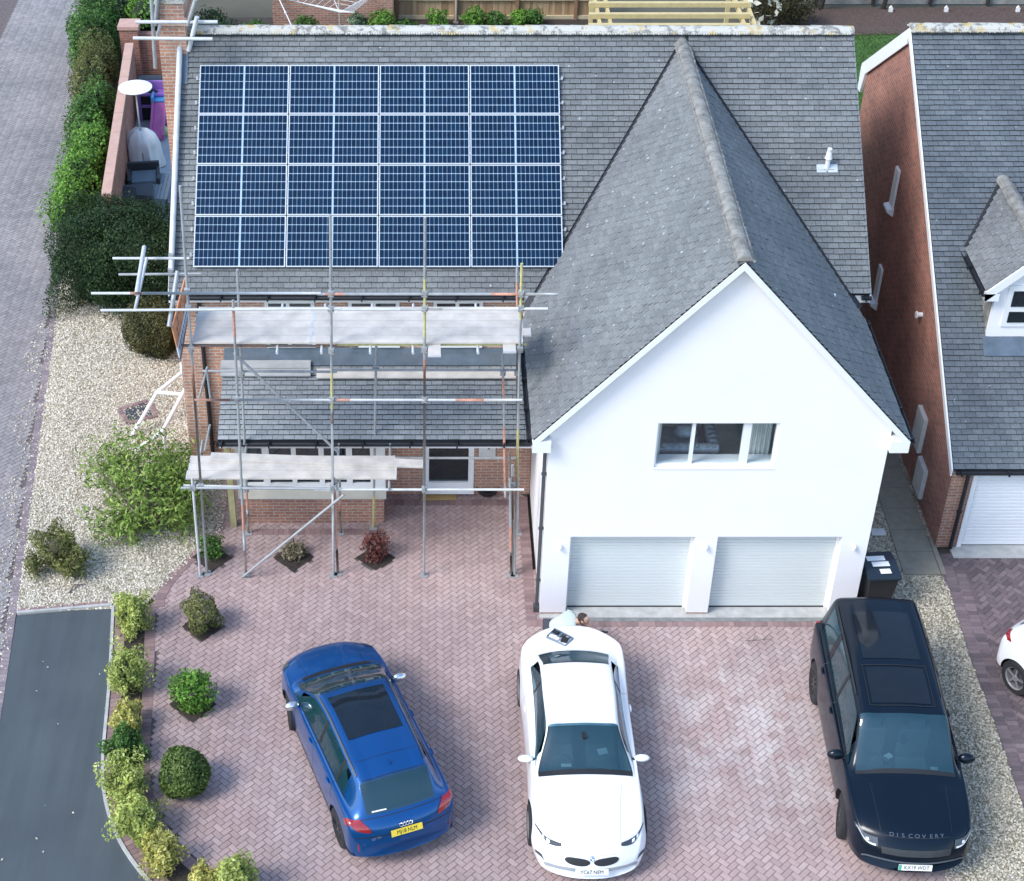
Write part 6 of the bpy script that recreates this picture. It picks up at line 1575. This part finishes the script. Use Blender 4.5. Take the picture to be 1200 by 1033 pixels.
for sg in (1, -1):
    def f(u, v, sg=sg):
        x = .98+2.17*u; lo, hi = 2.16, 2.86
        if u > .7: lo = 2.16+(u-.7)/.3*.6
        if u < .25: lo = 2.16+(.25-u)/.25*.55
        return x, sg*(lo+(hi-lo)*v)
    mb = MB(); Bm.patch(mb, 0, 0, 0, 0, .005, 28, 8, f); mb.build('side_window', CG, q, smooth=True, local=True)
    mb = MB(); Bm.seam(mb, [(1.0, sg*2.90), (2.95, sg*2.90)], .02, .009); mb.build('window_trim', TR, q, local=True); mb = MB(); Bm.seam(mb, [(1.62, sg*2.2), (1.62, sg*2.9)], .04, .009); mb.build('window_trim', TR, q, local=True)
    mb = MB(); Bm.seam(mb, [(2.92, sg*3.0), (2.95, sg*6.2)], .006); mb.build('door_seam', M['dkgrey'], q, local=True); mb = MB(); Bm.seam(mb, [(1.62, sg*2.95), (1.55, sg*6.2)], .006); mb.build('door_seam', M['dkgrey'], q, local=True); mb = MB(); Bm.seam(mb, [(1.6, sg*6.2), (2.95, sg*6.2)], .006); mb.build('door_seam', M['dkgrey'], q, local=True)
    mb = MB(); p = Bm.S(1.85, sg*4.2); mb.ell(p+Vector((sg*.02, 0, 0)), (.02, .09, .018), 8, 6); mb.build('door_handle', whp, q, local=True, smooth=True)
    mb = MB(); Bm.patch(mb, 0, 0, 0, 0, .011, 10, 16, lambda u, v, sg=sg: (4.44-.30*v*v+.10*(u-.5)*(1.15-v*.7)*(.35+.65*min(1, v*3)), sg*(2.15+1.95*v))); mb.build('headlight', plain('dark_headlamp', (.05, .06, .075), .55, spec=.25), q, smooth=True, local=True)
    mb = MB(); 
    for c0 in (.3, .5): Bm.patch(mb, 0, 0, 0, 0, .015, 3, 3, lambda u, v, sg=sg, c0=c0: (4.44-.30*(c0+.1*v)**2+.05*(u-.5), sg*(2.15+1.95*(c0+.1*v)))); 
    mb.build('lamp_ring', DRL, q, local=True)
    mb = MB(); Bm.patch(mb, 0, 0, 0, 0, .012, 6, 16, lambda u, v, sg=sg: (4.612-.012*v+.032*(2*u-1)*max(.05, 1-abs(2*v-1)**3)**.5, sg*(.16+1.9*v))); mb.build('kidney_grille', TR, q, smooth=True, local=True)
    mb = MB(); Bm.patch(mb, 0, 0, 0, 0, .006, 4, 8, lambda u, v, sg=sg: (4.60+.05*u-.10*v, sg*(4.2+.9*v))); mb.build('side_intake', M['dkgrey'], q, smooth=True, local=True)
    mb = MB(); Bm.patch(mb, 0, 0, 0, 0, .006, 5, 8, lambda u, v, sg=sg: (.05+.08*u+.1*v, sg*(3.1+1.0*v))); mb.build('tail_light', RED, q, smooth=True, local=True)
    mb = MB(); Bm.seam(mb, [(3.42, sg*2.35), (4.40, sg*2.05)], .006); mb.build('bonnet_seam', plain('shut_line', (.30, .31, .33), .6), q, local=True)
    mirror(Bm, q, 2.93, 3.1, sg, whp, (.13, .06, .06), .15)
mb = MB(); Bm.seam(mb, [(4.55, -2.0), (4.55, 2.0)], .006); mb.build('panel_seam', plain('shut_line', (.30, .31, .33), .6), q, local=True); mb = MB(); Bm.seam(mb, [(.74, -2.1), (.74, 2.1)], .006); mb.build('panel_seam', plain('shut_line', (.30, .31, .33), .6), q, local=True); mb = MB(); Bm.seam(mb, [(1.95, -1.9), (1.95, 1.9)], .004); mb.build('panel_seam', plain('shut_line', (.30, .31, .33), .6), q, local=True)
mb = MB(); Bm.patch(mb, 4.655, 4.67, -4.6, 4.6, .004, 3, 30); mb.build('lower_grille', plain('grey_grille', (.30, .32, .34), .6), q, local=True)
Mx = plate_(q, Vector((0, 4.69-Bm.L/2, .44)), Vector((0, 1, .25)), Vector((0, 0, 1)), 'YC67 NEM', PLW)
mb = MB(); pb = Bm.S(4.58, 0); nb2 = Bm.nrm(4.58, 0); mb.tube(pb, pb+nb2*.012, .041, 20); bd_ = mb.build('round_emblem', CHR, q, local=True)
mb = MB(); up2 = Vector((1, 0, 0)); w2 = nb2.cross(up2).normalized()
for k in range(4):
    vs = [pb+nb2*.0135]+[pb+nb2*.0135+(up2*math.cos(a)+w2*math.sin(a))*.027 for a in [math.pi/2*(k+i/5) for i in range(6)]]
    mb.add(vs, [tuple(range(7))], k % 2)
mb.build('emblem_quadrant', [plain('emblem_blue', (.02, .12, .5), .4), M['white']], bd_, local=True, fixn=False)
cabin(Bm, q, 3.17, .8, .95)
mb = MB(); mb.cbox((.30, 3.08-Bm.L/2, .955), (.17, .06, .004)); mb.build('paper_slip', M['white'], q, local=True)
mb = MB(); mb.cbox((-.33, 2.76-Bm.L/2, .90), (.16, .12, .004), 0, .2); mb.build('paper_slip', M['white'], q, local=True)
for wx in (.92, 3.74):
    for sg in (1, -1): wheel(q, sg*.82, wx-Bm.L/2, .345, .25, RIMS, TY, 10)
# ---- black SUV
q = thing('black_suv', 'large black SUV parked nose down beside the gravel on the right', 'car', (5.62, -3.80, 0), R(177.6), 'cars parked on the drive'); q.scale = (1, 1.02, 1)
D = Car([(0, .84, .44, .6, .84, .82, .78, .86, .6, .90, .90), (.04, .92, .38, .65, .92, 1.08, .84, 1.12, .62, 1.25, 1.27), (.10, .95, .34, .7, .94, 1.15, .84, 1.2, .66, 1.62, 1.66), (.28, .97, .31, .7, .955, 1.16, .85, 1.21, .69, 1.78, 1.84),
         (1.4, .99, .29, .7, .96, 1.14, .865, 1.19, .70, 1.80, 1.87), (2.86, .99, .28, .7, .955, 1.11, .88, 1.15, .70, 1.73, 1.79), (3.64, .99, .28, .7, .95, 1.07, .895, 1.10, .80, 1.13, 1.18), (3.76, .99, .28, .7, .95, 1.06, .86, 1.09, .5, 1.13, 1.145),
         (4.35, .97, .31, .68, .93, 1.0, .83, 1.04, .5, 1.08, 1.09), (4.72, .93, .34, .63, .88, .91, .80, .945, .5, .99, 1.0), (4.88, .89, .37, .58, .83, .76, .75, .79, .5, .84, .845), (4.94, .85, .38, .56, .79, .66, .72, .68, .48, .72, .725), (4.97, .80, .42, .54, .75, .58, .68, .60, .45, .63, .63)], bf=.36, br=.14)
blk = paintmat('black_metallic_paint', (.002, .007, .015), .0, .2, .12, spec=.3)
D.body((.92, 3.86), .385, [(2.95, 3.56, -1.93, 1.93), (.55, 3.2, 2.15, 2.85), (.55, 3.2, -2.85, -2.15)], 'body', [blk, TR, CUT], q)
mb = MB(); D.patch(mb, 0, 0, 0, 0, .005, 14, 20, lambda u, v: (2.90+.69*u, -1.96+3.92*v)); mb.build('windscreen', CG, q, smooth=True, local=True)
mb = MB(); D.patch(mb, .055, .15, -1.9, 1.9, .006); mb.build('rear_window', CG, q, smooth=True, local=True)
mb = MB(); D.seam(mb, [(3.60, -2.0), (3.60, 2.0)], .08, .008); mb.build('wiper_cowl', TR, q, local=True)
DG = plain('glossy_black_glass', (.008, .012, .018), .08)
mb = MB(); D.patch(mb, 1.95, 2.70, -1.3, 1.3, .008); D.patch(mb, .62, 1.75, -1.3, 1.3, .007); mb.build('panoramic_roof', DG, q, smooth=True, local=True)
mb = MB(); D.seam(mb, [(1.90, -1.45), (1.90, 1.45)], .02, .009); mb.build('roof_seam', TR, q, local=True); mb = MB(); D.seam(mb, [(2.75, -1.45), (2.75, 1.45)], .02, .009); mb.build('roof_seam', TR, q, local=True); mb = MB(); D.seam(mb, [(1.9, 1.42), (2.75, 1.42)], .015, .009); mb.build('roof_seam', TR, q, local=True); mb = MB(); D.seam(mb, [(1.9, -1.42), (2.75, -1.42)], .015, .009); mb.build('roof_seam', TR, q, local=True); mb = MB(); D.seam(mb, [(.30, -1.9), (.30, 1.9)], .01, .004); mb.build('roof_seam', TR, q, local=True)
for sg in (1, -1):
    def f(u, v, sg=sg):
        x = .42+2.98*u; lo, hi = 2.13, 2.88
        if u > .82: lo = 2.13+(u-.82)/.18*.6
        return x, sg*(lo+(hi-lo)*v)
    mb = MB(); D.patch(mb, 0, 0, 0, 0, .005, 30, 8, f); mb.build('side_window', CG, q, smooth=True, local=True)
    mb = MB(); D.seam(mb, [(2.05, sg*2.1), (2.05, sg*2.95)], .08, .009); mb.build('window_trim', [TR, blk], q, local=True); mb = MB(); D.seam(mb, [(1.15, sg*2.1), (1.15, sg*2.95)], .16, .009, 1); mb.build('window_trim', [TR, blk], q, local=True); mb = MB(); D.seam(mb, [(.42, sg*2.93), (3.4, sg*2.93)], .02, .009); mb.build('window_trim', [TR, blk], q, local=True)
    mb = MB(); D.seam(mb, [(2.1, sg*3.0), (2.1, sg*6.2)]); mb.build('door_seam', M['dkgrey'], q, local=True); mb = MB(); D.seam(mb, [(3.3, sg*3.0), (3.2, sg*6.2)]); mb.build('door_seam', M['dkgrey'], q, local=True); mb = MB(); D.seam(mb, [(1.2, sg*3.0), (1.25, sg*4.6)]); mb.build('door_seam', M['dkgrey'], q, local=True)
    for xx in (1.32, 2.22): mb = MB(); p = D.S(xx, sg*4.15); mb.ell(p+Vector((sg*.02, 0, 0)), (.022, .10, .02), 8, 6); mb.build('door_handle', blk, q, local=True, smooth=True)
    mb = MB(); D.patch(mb, 0, 0, 0, 0, .012, 10, 16, lambda u, v, sg=sg: (4.80+.09*u-.20*v*v, sg*(2.35+1.75*v))); mb.build('headlight', HL, q, smooth=True, local=True)
    mb = MB(); D.patch(mb, 0, 0, 0, 0, .017, 3, 10, lambda u, v, sg=sg: (4.872+.016*u-.20*v*v, sg*(2.45+1.5*v))); D.patch(mb, 0, 0, 0, 0, .017, 4, 4, lambda u, v, sg=sg: (4.82+.03*u, sg*(2.75+.2*v))); mb.build('daytime_lamp', DRL, q, local=True)
    mb = MB(); D.seam(mb, [(3.80, sg*2.3), (4.70, sg*2.2)], .008); mb.build('bonnet_seam', TR, q, local=True)
    mb = MB(); D.seam(mb, [(.4, sg*1.95), (2.5, sg*1.95)], .03, .03); mb.build('roof_rail', TR, q, local=True)
    mb = MB(); D.patch(mb, 0, 0, 0, 0, .006, 6, 6, lambda u, v, sg=sg: (.05+.10*u, sg*(3.2+1.0*v))); mb.build('tail_light', RED, q, local=True)
    mirror(D, q, 3.24, 3.1, sg, blk, (.14, .075, .10), .16)
mb = MB(); D.patch(mb, 4.885, 4.935, -2.2, 2.2, .006, 5, 30); gr = mb.build('grille', plain('satin_grille', (.03, .033, .037), .5), q, smooth=True, local=True)
mb = MB()
for xx in (4.895, 4.91, 4.925): D.seam(mb, [(xx, -2.15), (xx, 2.15)], .008, .012)
mb.build('grille_bar', plain('grey_bar', (.05, .055, .06), .4, .2), q, local=True)
mb = MB(); D.seam(mb, [(4.76, -2.1), (4.76, 2.1)], .010, .003); mb.build('bumper_seam', [TR, plain('dark_silver', (.07, .085, .10), .5)], q, local=True); mb = MB(); D.seam(mb, [(4.967, -4.8), (4.967, 4.8)], .03, .010, 1); mb.build('bumper_seam', [TR, plain('dark_silver', (.07, .085, .10), .5)], q, local=True)
word = 'DISCOVERY'
for k, ch_ in enumerate(word):
    t_ = -(k-4)*.40; p = D.S(4.735, t_*.95); n_ = D.nrm(4.735, t_*.95); u_ = Vector((-1, 0, 0)); u_ = (u_-n_*u_.dot(n_)).normalized(); v_ = n_.cross(u_)
    Mt = Matrix(((u_.x, v_.x, n_.x, p.x), (u_.y, v_.y, n_.y, p.y), (u_.z, v_.z, n_.z, p.z), (0, 0, 0, 1))) @ Matrix.Translation((0, 0, .003))
    textmesh('bonnet_letter', ch_, .085, plain('grey_lettering_metal', (.10, .13, .16), .4, .3) if k == 0 else bpy.data.materials['grey_lettering_metal'], q, Mt, .002, sx=1.2)
Mx = plate_(q, Vector((0, 4.985-D.L/2, .55)), Vector((0, 1, .22)), Vector((0, 0, 1)), 'KX19 WDT', PLW, plain('green_band', (.05, .42, .30), .5))
cabin(D, q, 3.56, .6, 1.14, .74)
mb = MB(); mb.cbox((-.50, 3.44-D.L/2, 1.10), (.12, .07, .004)); mb.cbox((.20, 3.2-D.L/2, 1.08), (.16, .10, .012), 0, .6); mb.build('paper_slip', M['white'], q, local=True)
for wx in (.92, 3.86):
    for sg in (1, -1): wheel(q, sg*.86, wx-D.L/2, .385, .255, RIMD, TY, 10, R(-9) if wx > 2 else 0)
# ---- partly visible white car on the neighbour's drive
q = thing('white_hatchback', 'white car cut by the right edge of the photo on the dark neighbouring drive', 'car', (9.72, -2.75, 0), R(207), )
E_ = Car([tuple([r[0]*.93]+list(r[1:])) for r in A.rows.tolist()], bf=.3, br=.2)
E_.body((.74, 3.2), .33, [(.24, .56, -1.93, 1.93), (2.62, 3.06, -1.95, 1.95), (.85, 2.8, 2.15, 2.85), (.85, 2.8, -2.85, -2.15)], 'body', [whp, TR, CUT], q)
mb = MB(); E_.patch(mb, .23, .58, -1.96, 1.96); mb.build('rear_window', CG, q, smooth=True, local=True)
mb = MB(); E_.patch(mb, 2.6, 3.08, -1.97, 1.97); mb.build('windscreen', CG, q, smooth=True, local=True)
for sg in (1, -1):
    mb = MB(); E_.patch(mb, .75, 2.95, sg*2.13, sg*2.88, .005, 24, 8); mb.build('side_window', CG, q, smooth=True, local=True)
    mb = MB(); E_.patch(mb, 0, 0, 0, 0, .011, 10, 16, lambda u, v, sg=sg: (.06+.13*u+.18*v*v, sg*(2.55+1.6*v))); mb.build('tail_light', RED, q, smooth=True, local=True)
    mb = MB(); E_.patch(mb, 0, 0, 0, 0, .010, 8, 10, lambda u, v, sg=sg: (3.74+.18*u, sg*(2.8+1.3*v))); mb.build('headlight', HL, q, smooth=True, local=True)
    mb = MB(); E_.seam(mb, [(1.9, sg*3.), (1.9, sg*6.2)], .006); mb.build('door_seam', M['dkgrey'], q, local=True)
    mb = MB(); p = E_.S(1.2, sg*4.15); mb.ell(p+Vector((sg*.02, 0, 0)), (.022, .09, .02), 8, 6); mb.build('door_handle', whp, q, local=True, smooth=True)
    mirror(E_, q, 2.72, 3.1, sg, whp)
cabin(E_, q, 3.0, .5, 1.03)
for wx in (.74, 3.2):
    for sg in (1, -1): wheel(q, sg*.80, wx-E_.L/2, .33, .23, RIMS, TY, 5)

# ================================================================ person behind the coupe
def skin(name, verts, edges, rad, mat, parent, sub=2, root=0):
    me = bpy.data.meshes.new(name); o_ = parent.get('_o', (0, 0, 0)) if parent else (0, 0, 0)
    me.from_pydata([(x-o_[0], y-o_[1], z-o_[2]) for x, y, z in verts], edges, [])
    ob = bpy.data.objects.new(name, me); COL.objects.link(ob)
    md = ob.modifiers.new('s', 'SKIN'); md.use_smooth_shade = True
    for i, r in enumerate(rad):
        sv = me.skin_vertices[0].data[i]; sv.radius = (r, r) if not isinstance(r, tuple) else r; sv.use_root = (i == root)
    sb_ = ob.modifiers.new('u', 'SUBSURF'); sb_.levels = sub; sb_.render_levels = sub
    dg = bpy.context.evaluated_depsgraph_get(); dg.update(); m2 = bpy.data.meshes.new_from_object(ob.evaluated_get(dg)); bpy.data.objects.remove(ob)
    m2.materials.clear(); m2.materials.append(mat); m2.name = name; m2.polygons.foreach_set('use_smooth', [True]*len(m2.polygons))
    o = bpy.data.objects.new(name, m2); COL.objects.link(o); o.parent = parent; return o
SKN = plain('skin', (.50, .30, .22), .6, var=.05); HAIR = plain('dark_brown_hair', (.035, .024, .018), .7, var=.5, scale=60, bmp=.6)
SHIRT = plain('pale_green_shirt', (.50, .58, .53), .9, var=.06, scale=4); TROU = plain('dark_trousers', (.05, .055, .07), .9)
pe = thing('person', 'person in a pale green t-shirt crouching behind the white coupe by the garage', 'person', (.45, -.72, 0))
px_, py_ = .0, .0
pe.location = (.45, -.87, -.03)
# crouching: hips low at the left, back rising to the shoulders, head at the right, arms reaching right
Vp = [(.17, -.62, .34), (.24, -.64, .46), (.36, -.68, .58), (.48, -.72, .66), (.58, -.75, .70), (.66, -.78, .76),            # 0 pelvis..5 neck base/head base
      (.52, -.92, .66), (.66, -1.0, .50), (.86, -1.0, .60),     # right arm 6 shoulder 7 elbow 8 wrist
      (.50, -.55, .66), (.66, -.50, .48), (.88, -.82, .58),     # left arm
      (.20, -.76, .32), (.56, -.90, .42), (.34, -.82, .10), (.44, -.84, .04),   # right leg hip knee ankle foot
      (.18, -.50, .32), (.56, -.48, .40), (.34, -.50, .10), (.44, -.48, .04),
      (.70, -.80, .80)]
Ep = [(0, 1), (1, 2), (2, 3), (3, 4), (4, 5), (3, 6), (6, 7), (7, 8), (3, 9), (9, 10), (10, 11), (0, 12), (12, 13), (13, 14), (14, 15), (0, 16), (16, 17), (17, 18), (18, 19), (5, 20)]
Rp = [.14, .135, .15, .15, .075, .055, .07, .045, .03, .07, .045, .03, .095, .065, .045, .04, .095, .065, .045, .04, .06]
bdy = skin('body', Vp, Ep, Rp, SKN, pe)
mb = MB(); hc = Vector((.72, -.80, .82))
# head as a lofted egg with a face: jaw, nose, eyes, ears
Mh = Matrix.Translation(hc) @ Matrix.Rotation(R(-115), 4, 'Z') @ Matrix.Rotation(R(38), 4, 'X')
n, k = 20, 14; vs = []
for j in range(k+1):
    t_ = math.pi*j/k
    for i in range(n):
        a = 2*math.pi*i/n; x = .078*math.sin(t_)*math.cos(a); y = .098*math.sin(t_)*math.sin(a); z = .118*math.cos(t_)
        if z < 0: x *= 1-.25*(-z/.118); y = y*(1-.12*(-z/.118))+.012*(-z/.118)
        if abs(x) < .02 and y > .06 and -.045 < z < .02: y += .018*(1-abs(x)/.02)
        vs.append(Mh @ Vector((x, y, z)))
mb.add(vs, [(j*n+i, (j+1)*n+i, (j+1)*n+(i+1) % n, j*n+(i+1) % n) for j in range(k) for i in range(n)])
for sx in (-1, 1): mb.ell((sx*.08, -.005, -.01), (.012, .025, .035), 8, 6, 0, Mh); mb.ell((sx*.03, .088, .012), (.014, .008, .008), 8, 6, 1, Mh)
mb.ell((0, .092, -.062), (.025, .008, .007), 8, 6, 2, Mh)
hd = mb.build('head', [SKN, plain('eye_white', (.7, .7, .68), .3), plain('lips', (.40, .18, .15), .5)], pe, smooth=True)
mb = MB(); vs = []
for j in range(9):
    t_ = math.pi*.58*j/8
    for i in range(n):
        a = 2*math.pi*i/n; q_ = 1.10+.02*math.sin(7*a+j)
        z = .125*math.cos(t_)+.004; y = .106*math.sin(t_)*math.sin(a)-.008
        if y > .05 and z < .05: z = .05+.02*(z-.05)
        vs.append(Mh @ Vector((.086*math.sin(t_)*math.cos(a), y, z)))
mb.add(vs, [(j*n+i, (j+1)*n+i, (j+1)*n+(i+1) % n, j*n+(i+1) % n) for j in range(8) for i in range(n)]); mb.build('hair', HAIR, pe, smooth=True, fixn=False)
st = skin('t_shirt', [(.20, -.63, .40), (.27, -.65, .50), (.38, -.69, .60), (.49, -.72, .67), (.56, -.74, .70), (.53, -.93, .66), (.61, -.98, .58), (.51, -.54, .66), (.60, -.51, .57)], [(0, 1), (1, 2), (2, 3), (3, 4), (3, 5), (5, 6), (3, 7), (7, 8)], [.175, .175, .18, .175, .09, .095, .07, .095, .07], SHIRT, pe)
tr = skin('trousers', [(.17, -.63, .35), (.20, -.77, .32), (.55, -.90, .42), (.36, -.82, .15), (.18, -.49, .32), (.55, -.48, .40), (.36, -.50, .15)], [(0, 1), (1, 2), (2, 3), (0, 4), (4, 5), (5, 6)], [.165, .12, .085, .065, .12, .085, .065], TROU, pe)
for y_ in (-.83, -.49): mb = MB(); mb.ell((.42, y_, .055), (.15, .052, .05), 12, 8); mb.box((.28, y_-.045, .0), (.56, y_+.045, .025)); mb.build('shoe', M['dkgrey'], pe, smooth=False)
def hand(w, d, up, parent, side):
    w, d, up = Vector(w), Vector(d).normalized(), Vector(up).normalized(); s_ = d.cross(up).normalized()
    v = [w, w+d*.045, w+d*.085]; e = [(0, 1), (1, 2)]; r = [.024, .032, .03]
    o_ = skin('hand', v, e, r, SKN, parent, 2)
    for i, l in enumerate((.066, .075, .070, .055)):
        b0 = w+d*.085+s_*(.027-.018*i); b1 = b0+d*l*.45-up*.006; b2 = b1+d*l*.25-up*l*.35; b3 = b2-up*l*.30-d*l*.08
        skin('finger', [b0-d*.02, b0, b1, b2, b3], [(0, 1), (1, 2), (2, 3), (3, 4)], [.009, .009, .0085, .008, .007], SKN, parent, 2)
    b0 = w+d*.03+s_*side*.028; skin('thumb', [b0-d*.01, b0+s_*side*.015+d*.02, b0+s_*side*.02+d*.045-up*.015, b0+s_*side*.008+d*.06-up*.03], [(0, 1), (1, 2), (2, 3)], [.012, .011, .0095, .008], SKN, parent, 2)
hand((.86, -1.0, .60), (.8, .25, -.1), (0, 0, 1), pe, 1); hand((.88, -.82, .58), (.8, -.3, -.1), (0, 0, 1), pe, -1)
tl = thing('power_tool', 'black hand tool held by the crouching person beside the garage', 'tool', (.98, -1.07, .47))
mb = MB(); mb.tube((-.09, .0, .06), (.13, .03, .07), .038, 12); mb.tube((.13, .03, .07), (.19, .04, .07), .018, 8); mb.ell((-.09, 0, .06), (.04, .04, .04)); mb.build('motor_body', M['black'], tl, local=True, smooth=True)
mb = MB(); mb.cbox((-.03, .0, -.02), (.045, .035, .14)); mb.build('grip', TR, tl, local=True, bevel=.008); mb = MB(); mb.cbox((-.02, 0, -.10), (.11, .07, .05)); mb.build('battery', plain('grey_battery', (.2, .22, .24), .5), tl, local=True, bevel=.008)
# tool tray on the boot lid
p = GZ(656, 748, 1.06); tt = thing('tool_tray', 'open grey plastic tool tray lying on the boot of the white coupe', 'tool tray', (p.x, p.y, 1.035), R(-38)); tt.rotation_euler = (R(0), R(0), R(-38))
gp = plain('blue_grey_plastic', (.16, .21, .26), .5)
mb = MB(); mb.box((-.20, -.13, 0), (.20, .13, .015)); mb.box((-.20, -.13, .015), (-.19, .13, .06)); mb.box((.19, -.13, .015), (.20, .13, .06)); mb.box((-.19, -.13, .015), (.19, -.12, .06)); mb.box((-.19, .12, .015), (.19, .13, .06)); mb.box((-.02, -.12, .015), (-.01, .12, .05)); mb.box((-.19, .0, .015), (-.02, .01, .05)); mb.build('tray', gp, tt, local=True)
mb = MB(); mb.cbox((-.11, -.06, .04), (.13, .08, .03), 0, .2); mb.build('white_box', M['white'], tt, local=True, bevel=.005); mb = MB(); mb.cbox((-.03+.02, -.06, .045), (.06, .07, .03)); mb.build('white_tub', M['white'], tt, local=True, bevel=.005)
mb = MB(); mb.cbox((.10, .0, .04), (.12, .12, .05), 0, .3); mb.cbox((-.12, .06, .04), (.08, .07, .04)); mb.build('black_case', TR, tt, local=True, bevel=.006)
mb = MB()
for a in (-.12, .0, .1): mb.tube((a, .04, .04), (a+.05, .11, .045), .012, 6)
mb.build('drill_bits', M['dkgrey'], tt, local=True)
# ================================================================ small things
def twig(name, label, pts, r=.006):
    mb = MB(); 
    for a, b_ in pts: mb.tube(a, b_, r, 5, r1=r*.5)
    o = mb.build(name, M['rust']); tag(o, label, 'twig')
c = GZ(888, 752); q_ = lambda dx_, dy_, z=.02: (c.x+dx_, c.y+dy_, z)
twig('fallen_twig', 'thin branched dry twig lying on the paving before the right garage door', [(q_(-.24, .0), q_(.22, .03, .03)), (q_(-.1, .0), q_(-.02, .14, .04)), (q_(.02, .01), q_(.12, -.12, .03)), (q_(.1, .02), q_(.2, .13, .04)), (q_(-.16, 0), q_(-.22, -.10, .03))])
c = GZ(90, 690); twig('dead_branch', 'short black dead branch on the gravel below the weeping shrub', [((c.x-.12, c.y-.16, .03), (c.x-.05, c.y+.02, .07)), ((c.x-.05, c.y+.02, .07), (c.x+.16, c.y+.08, .04))], .022)
c = GZ(514, 581); mb = MB(); mb.box((-.36, -.17, 0), (.36, .17, .025)); o = mb.build('doormat', plain('coir_mat', (.36, .25, .10), .95, var=.3, scale=50, bmp=.5), bevel=.004); o.location = (c.x, c.y, .012); tag(o, 'brown coir doormat below the glazed door', 'doormat')
c = GZ(571, 576); t = thing('plant_bowl', 'black round bowl standing against the brick wall right of the door', 'bowl', (c.x, c.y-.05, .012))
mb = MB(); mb.lathe((0, 0, 0), [(.16, 0), (.21, .06), (.24, .16), (.25, .17), (.22, .17), (.2, .12)], 24); mb.build('bowl', M['black'], t, local=True, smooth=True); mb = MB(); mb.lathe((0, 0, .11), [(.2, 0), (.2, .01)], 20); mb.build('soil', M['soil'], t, local=True)
b = thing('wheelie_bin', 'black wheelie bin with pale stickers on its lid at the right garage corner', 'wheelie bin', (6.30, .22, 0), R(4))
mb = MB(); vs = [(-.21, -.24, .06), (.21, -.24, .06), (.21, .26, .06), (-.21, .26, .06), (-.28, -.32, .98), (.28, -.32, .98), (.28, .34, .98), (-.28, .34, .98)]
mb.add(vs, [(0, 3, 2, 1), (4, 5, 6, 7), (0, 1, 5, 4), (1, 2, 6, 5), (2, 3, 7, 6), (3, 0, 4, 7)]); mb.build('tub', M['black'], b, local=True, bevel=.02)
mb = MB(); mb.prism([(-.36, .98), (.38, .98), (.38, 1.05), (.1, 1.08), (-.34, 1.04)], -.31, .31, 'X'); ld = mb.build('lid', plain('dark_blue_black_lid', (.012, .022, .035), .4), b, local=True, bevel=.015)
mb = MB(); mb.cbox((-.05, .16, 1.078), (.34, .13, .004)); mb.cbox((.0, -.0, 1.079), (.32, .13, .004)); mb.cbox((.04, -.19, 1.064), (.20, .13, .004), 0, 0, None); o = mb.build('sticker', PLW, ld, local=True)
for sx in (-.2, .2): mb = MB(); mb.tube((sx-.02, .3, .11), (sx+.02, .3, .11), .11, 16); mb.build('wheel', M['black'], b, local=True)
mb = MB(); mb.tube((-.24, .40, 1.0), (.24, .40, 1.0), .015, 8); mb.tube((-.24, .33, .98), (-.24, .40, 1.0), .015, 8); mb.tube((.24, .33, .98), (.24, .40, 1.0), .015, 8); mb.build('handle', M['black'], b, local=True)
tb = MB(); a_, b_ = GZ(1041, 523, .4), GZ(1026, 602, .4); tb.box((6.0, 3.1, 0), (6.06, 6.0, 1.1)); o = tb.build('timber_edging', M['wood']); tag(o, 'timber board standing along the white wall in the alley', 'board')
mb = MB(); mb.box((-.14, -.1, 0), (.14, .1, .02)); o = mb.build('drain_grate', plain('white_grate', (.62, .62, .6), .6), bevel=.003); c = GZ(1029, 625); o.location = (c.x, c.y, .02); tag(o, 'small white square drain grate on the ground in the alley', 'drain grate')
mb = MB(); [mb.cbox((6.32+.1*(i % 4), 1.25+.21*(i//4), .012), (.095, .2, .02)) for i in range(12)]; struct(mb.build('alley_paving', M['pinkd'], bevel=.003))

# ================================================================ camera, light, world
cam = bpy.data.cameras.new('camera'); co = bpy.data.objects.new('camera', cam); COL.objects.link(co)
co.location = (CX, CY, CH); co.rotation_euler = (math.pi/2-TH, 0, 0)
cam.sensor_width = 36; cam.sensor_fit = 'HORIZONTAL'; cam.lens = FPX/1200*36; cam.shift_x = (600-PPX)/1200; cam.shift_y = (PPY-516.5)/1200; cam.clip_end = 2000; cam.clip_start = .5
sc.camera = co
EL, AZ = 46., 240.     # sun elevation, compass bearing (from +Y clockwise): low left, a little in front
wd_ = bpy.data.worlds.new('World'); sc.world = wd_; wd_.use_nodes = True
nt = wd_.node_tree; bg = nt.nodes['Background']; sk = nt.nodes.new('ShaderNodeTexSky'); sk.sky_type = 'NISHITA'; sk.sun_disc = False
sk.sun_elevation = R(EL); sk.sun_rotation = R(AZ); sk.air_density = 1.1; sk.dust_density = .9; sk.ozone_density = 1.5
nt.links.new(sk.outputs[0], bg.inputs[0]); bg.inputs[1].default_value = .148
sl = bpy.data.lights.new('sun', 'SUN'); sl.energy = 1.4; sl.angle = R(22); sl.color = (1, .98, .95)
so = bpy.data.objects.new('sun', sl); COL.objects.link(so)
dv = Vector((math.sin(R(AZ))*math.cos(R(EL)), math.cos(R(AZ))*math.cos(R(EL)), math.sin(R(EL))))
so.rotation_euler = dv.to_track_quat('Z', 'Y').to_euler()
sc.view_settings.view_transform = 'Standard'; sc.view_settings.look = 'None'; sc.view_settings.exposure = 1.2; sc.view_settings.gamma = 1
sc.cycles.max_bounces = 6; sc.cycles.transparent_max_bounces = 8
for o in bpy.data.objects:
    if '_o' in o: del o['_o']
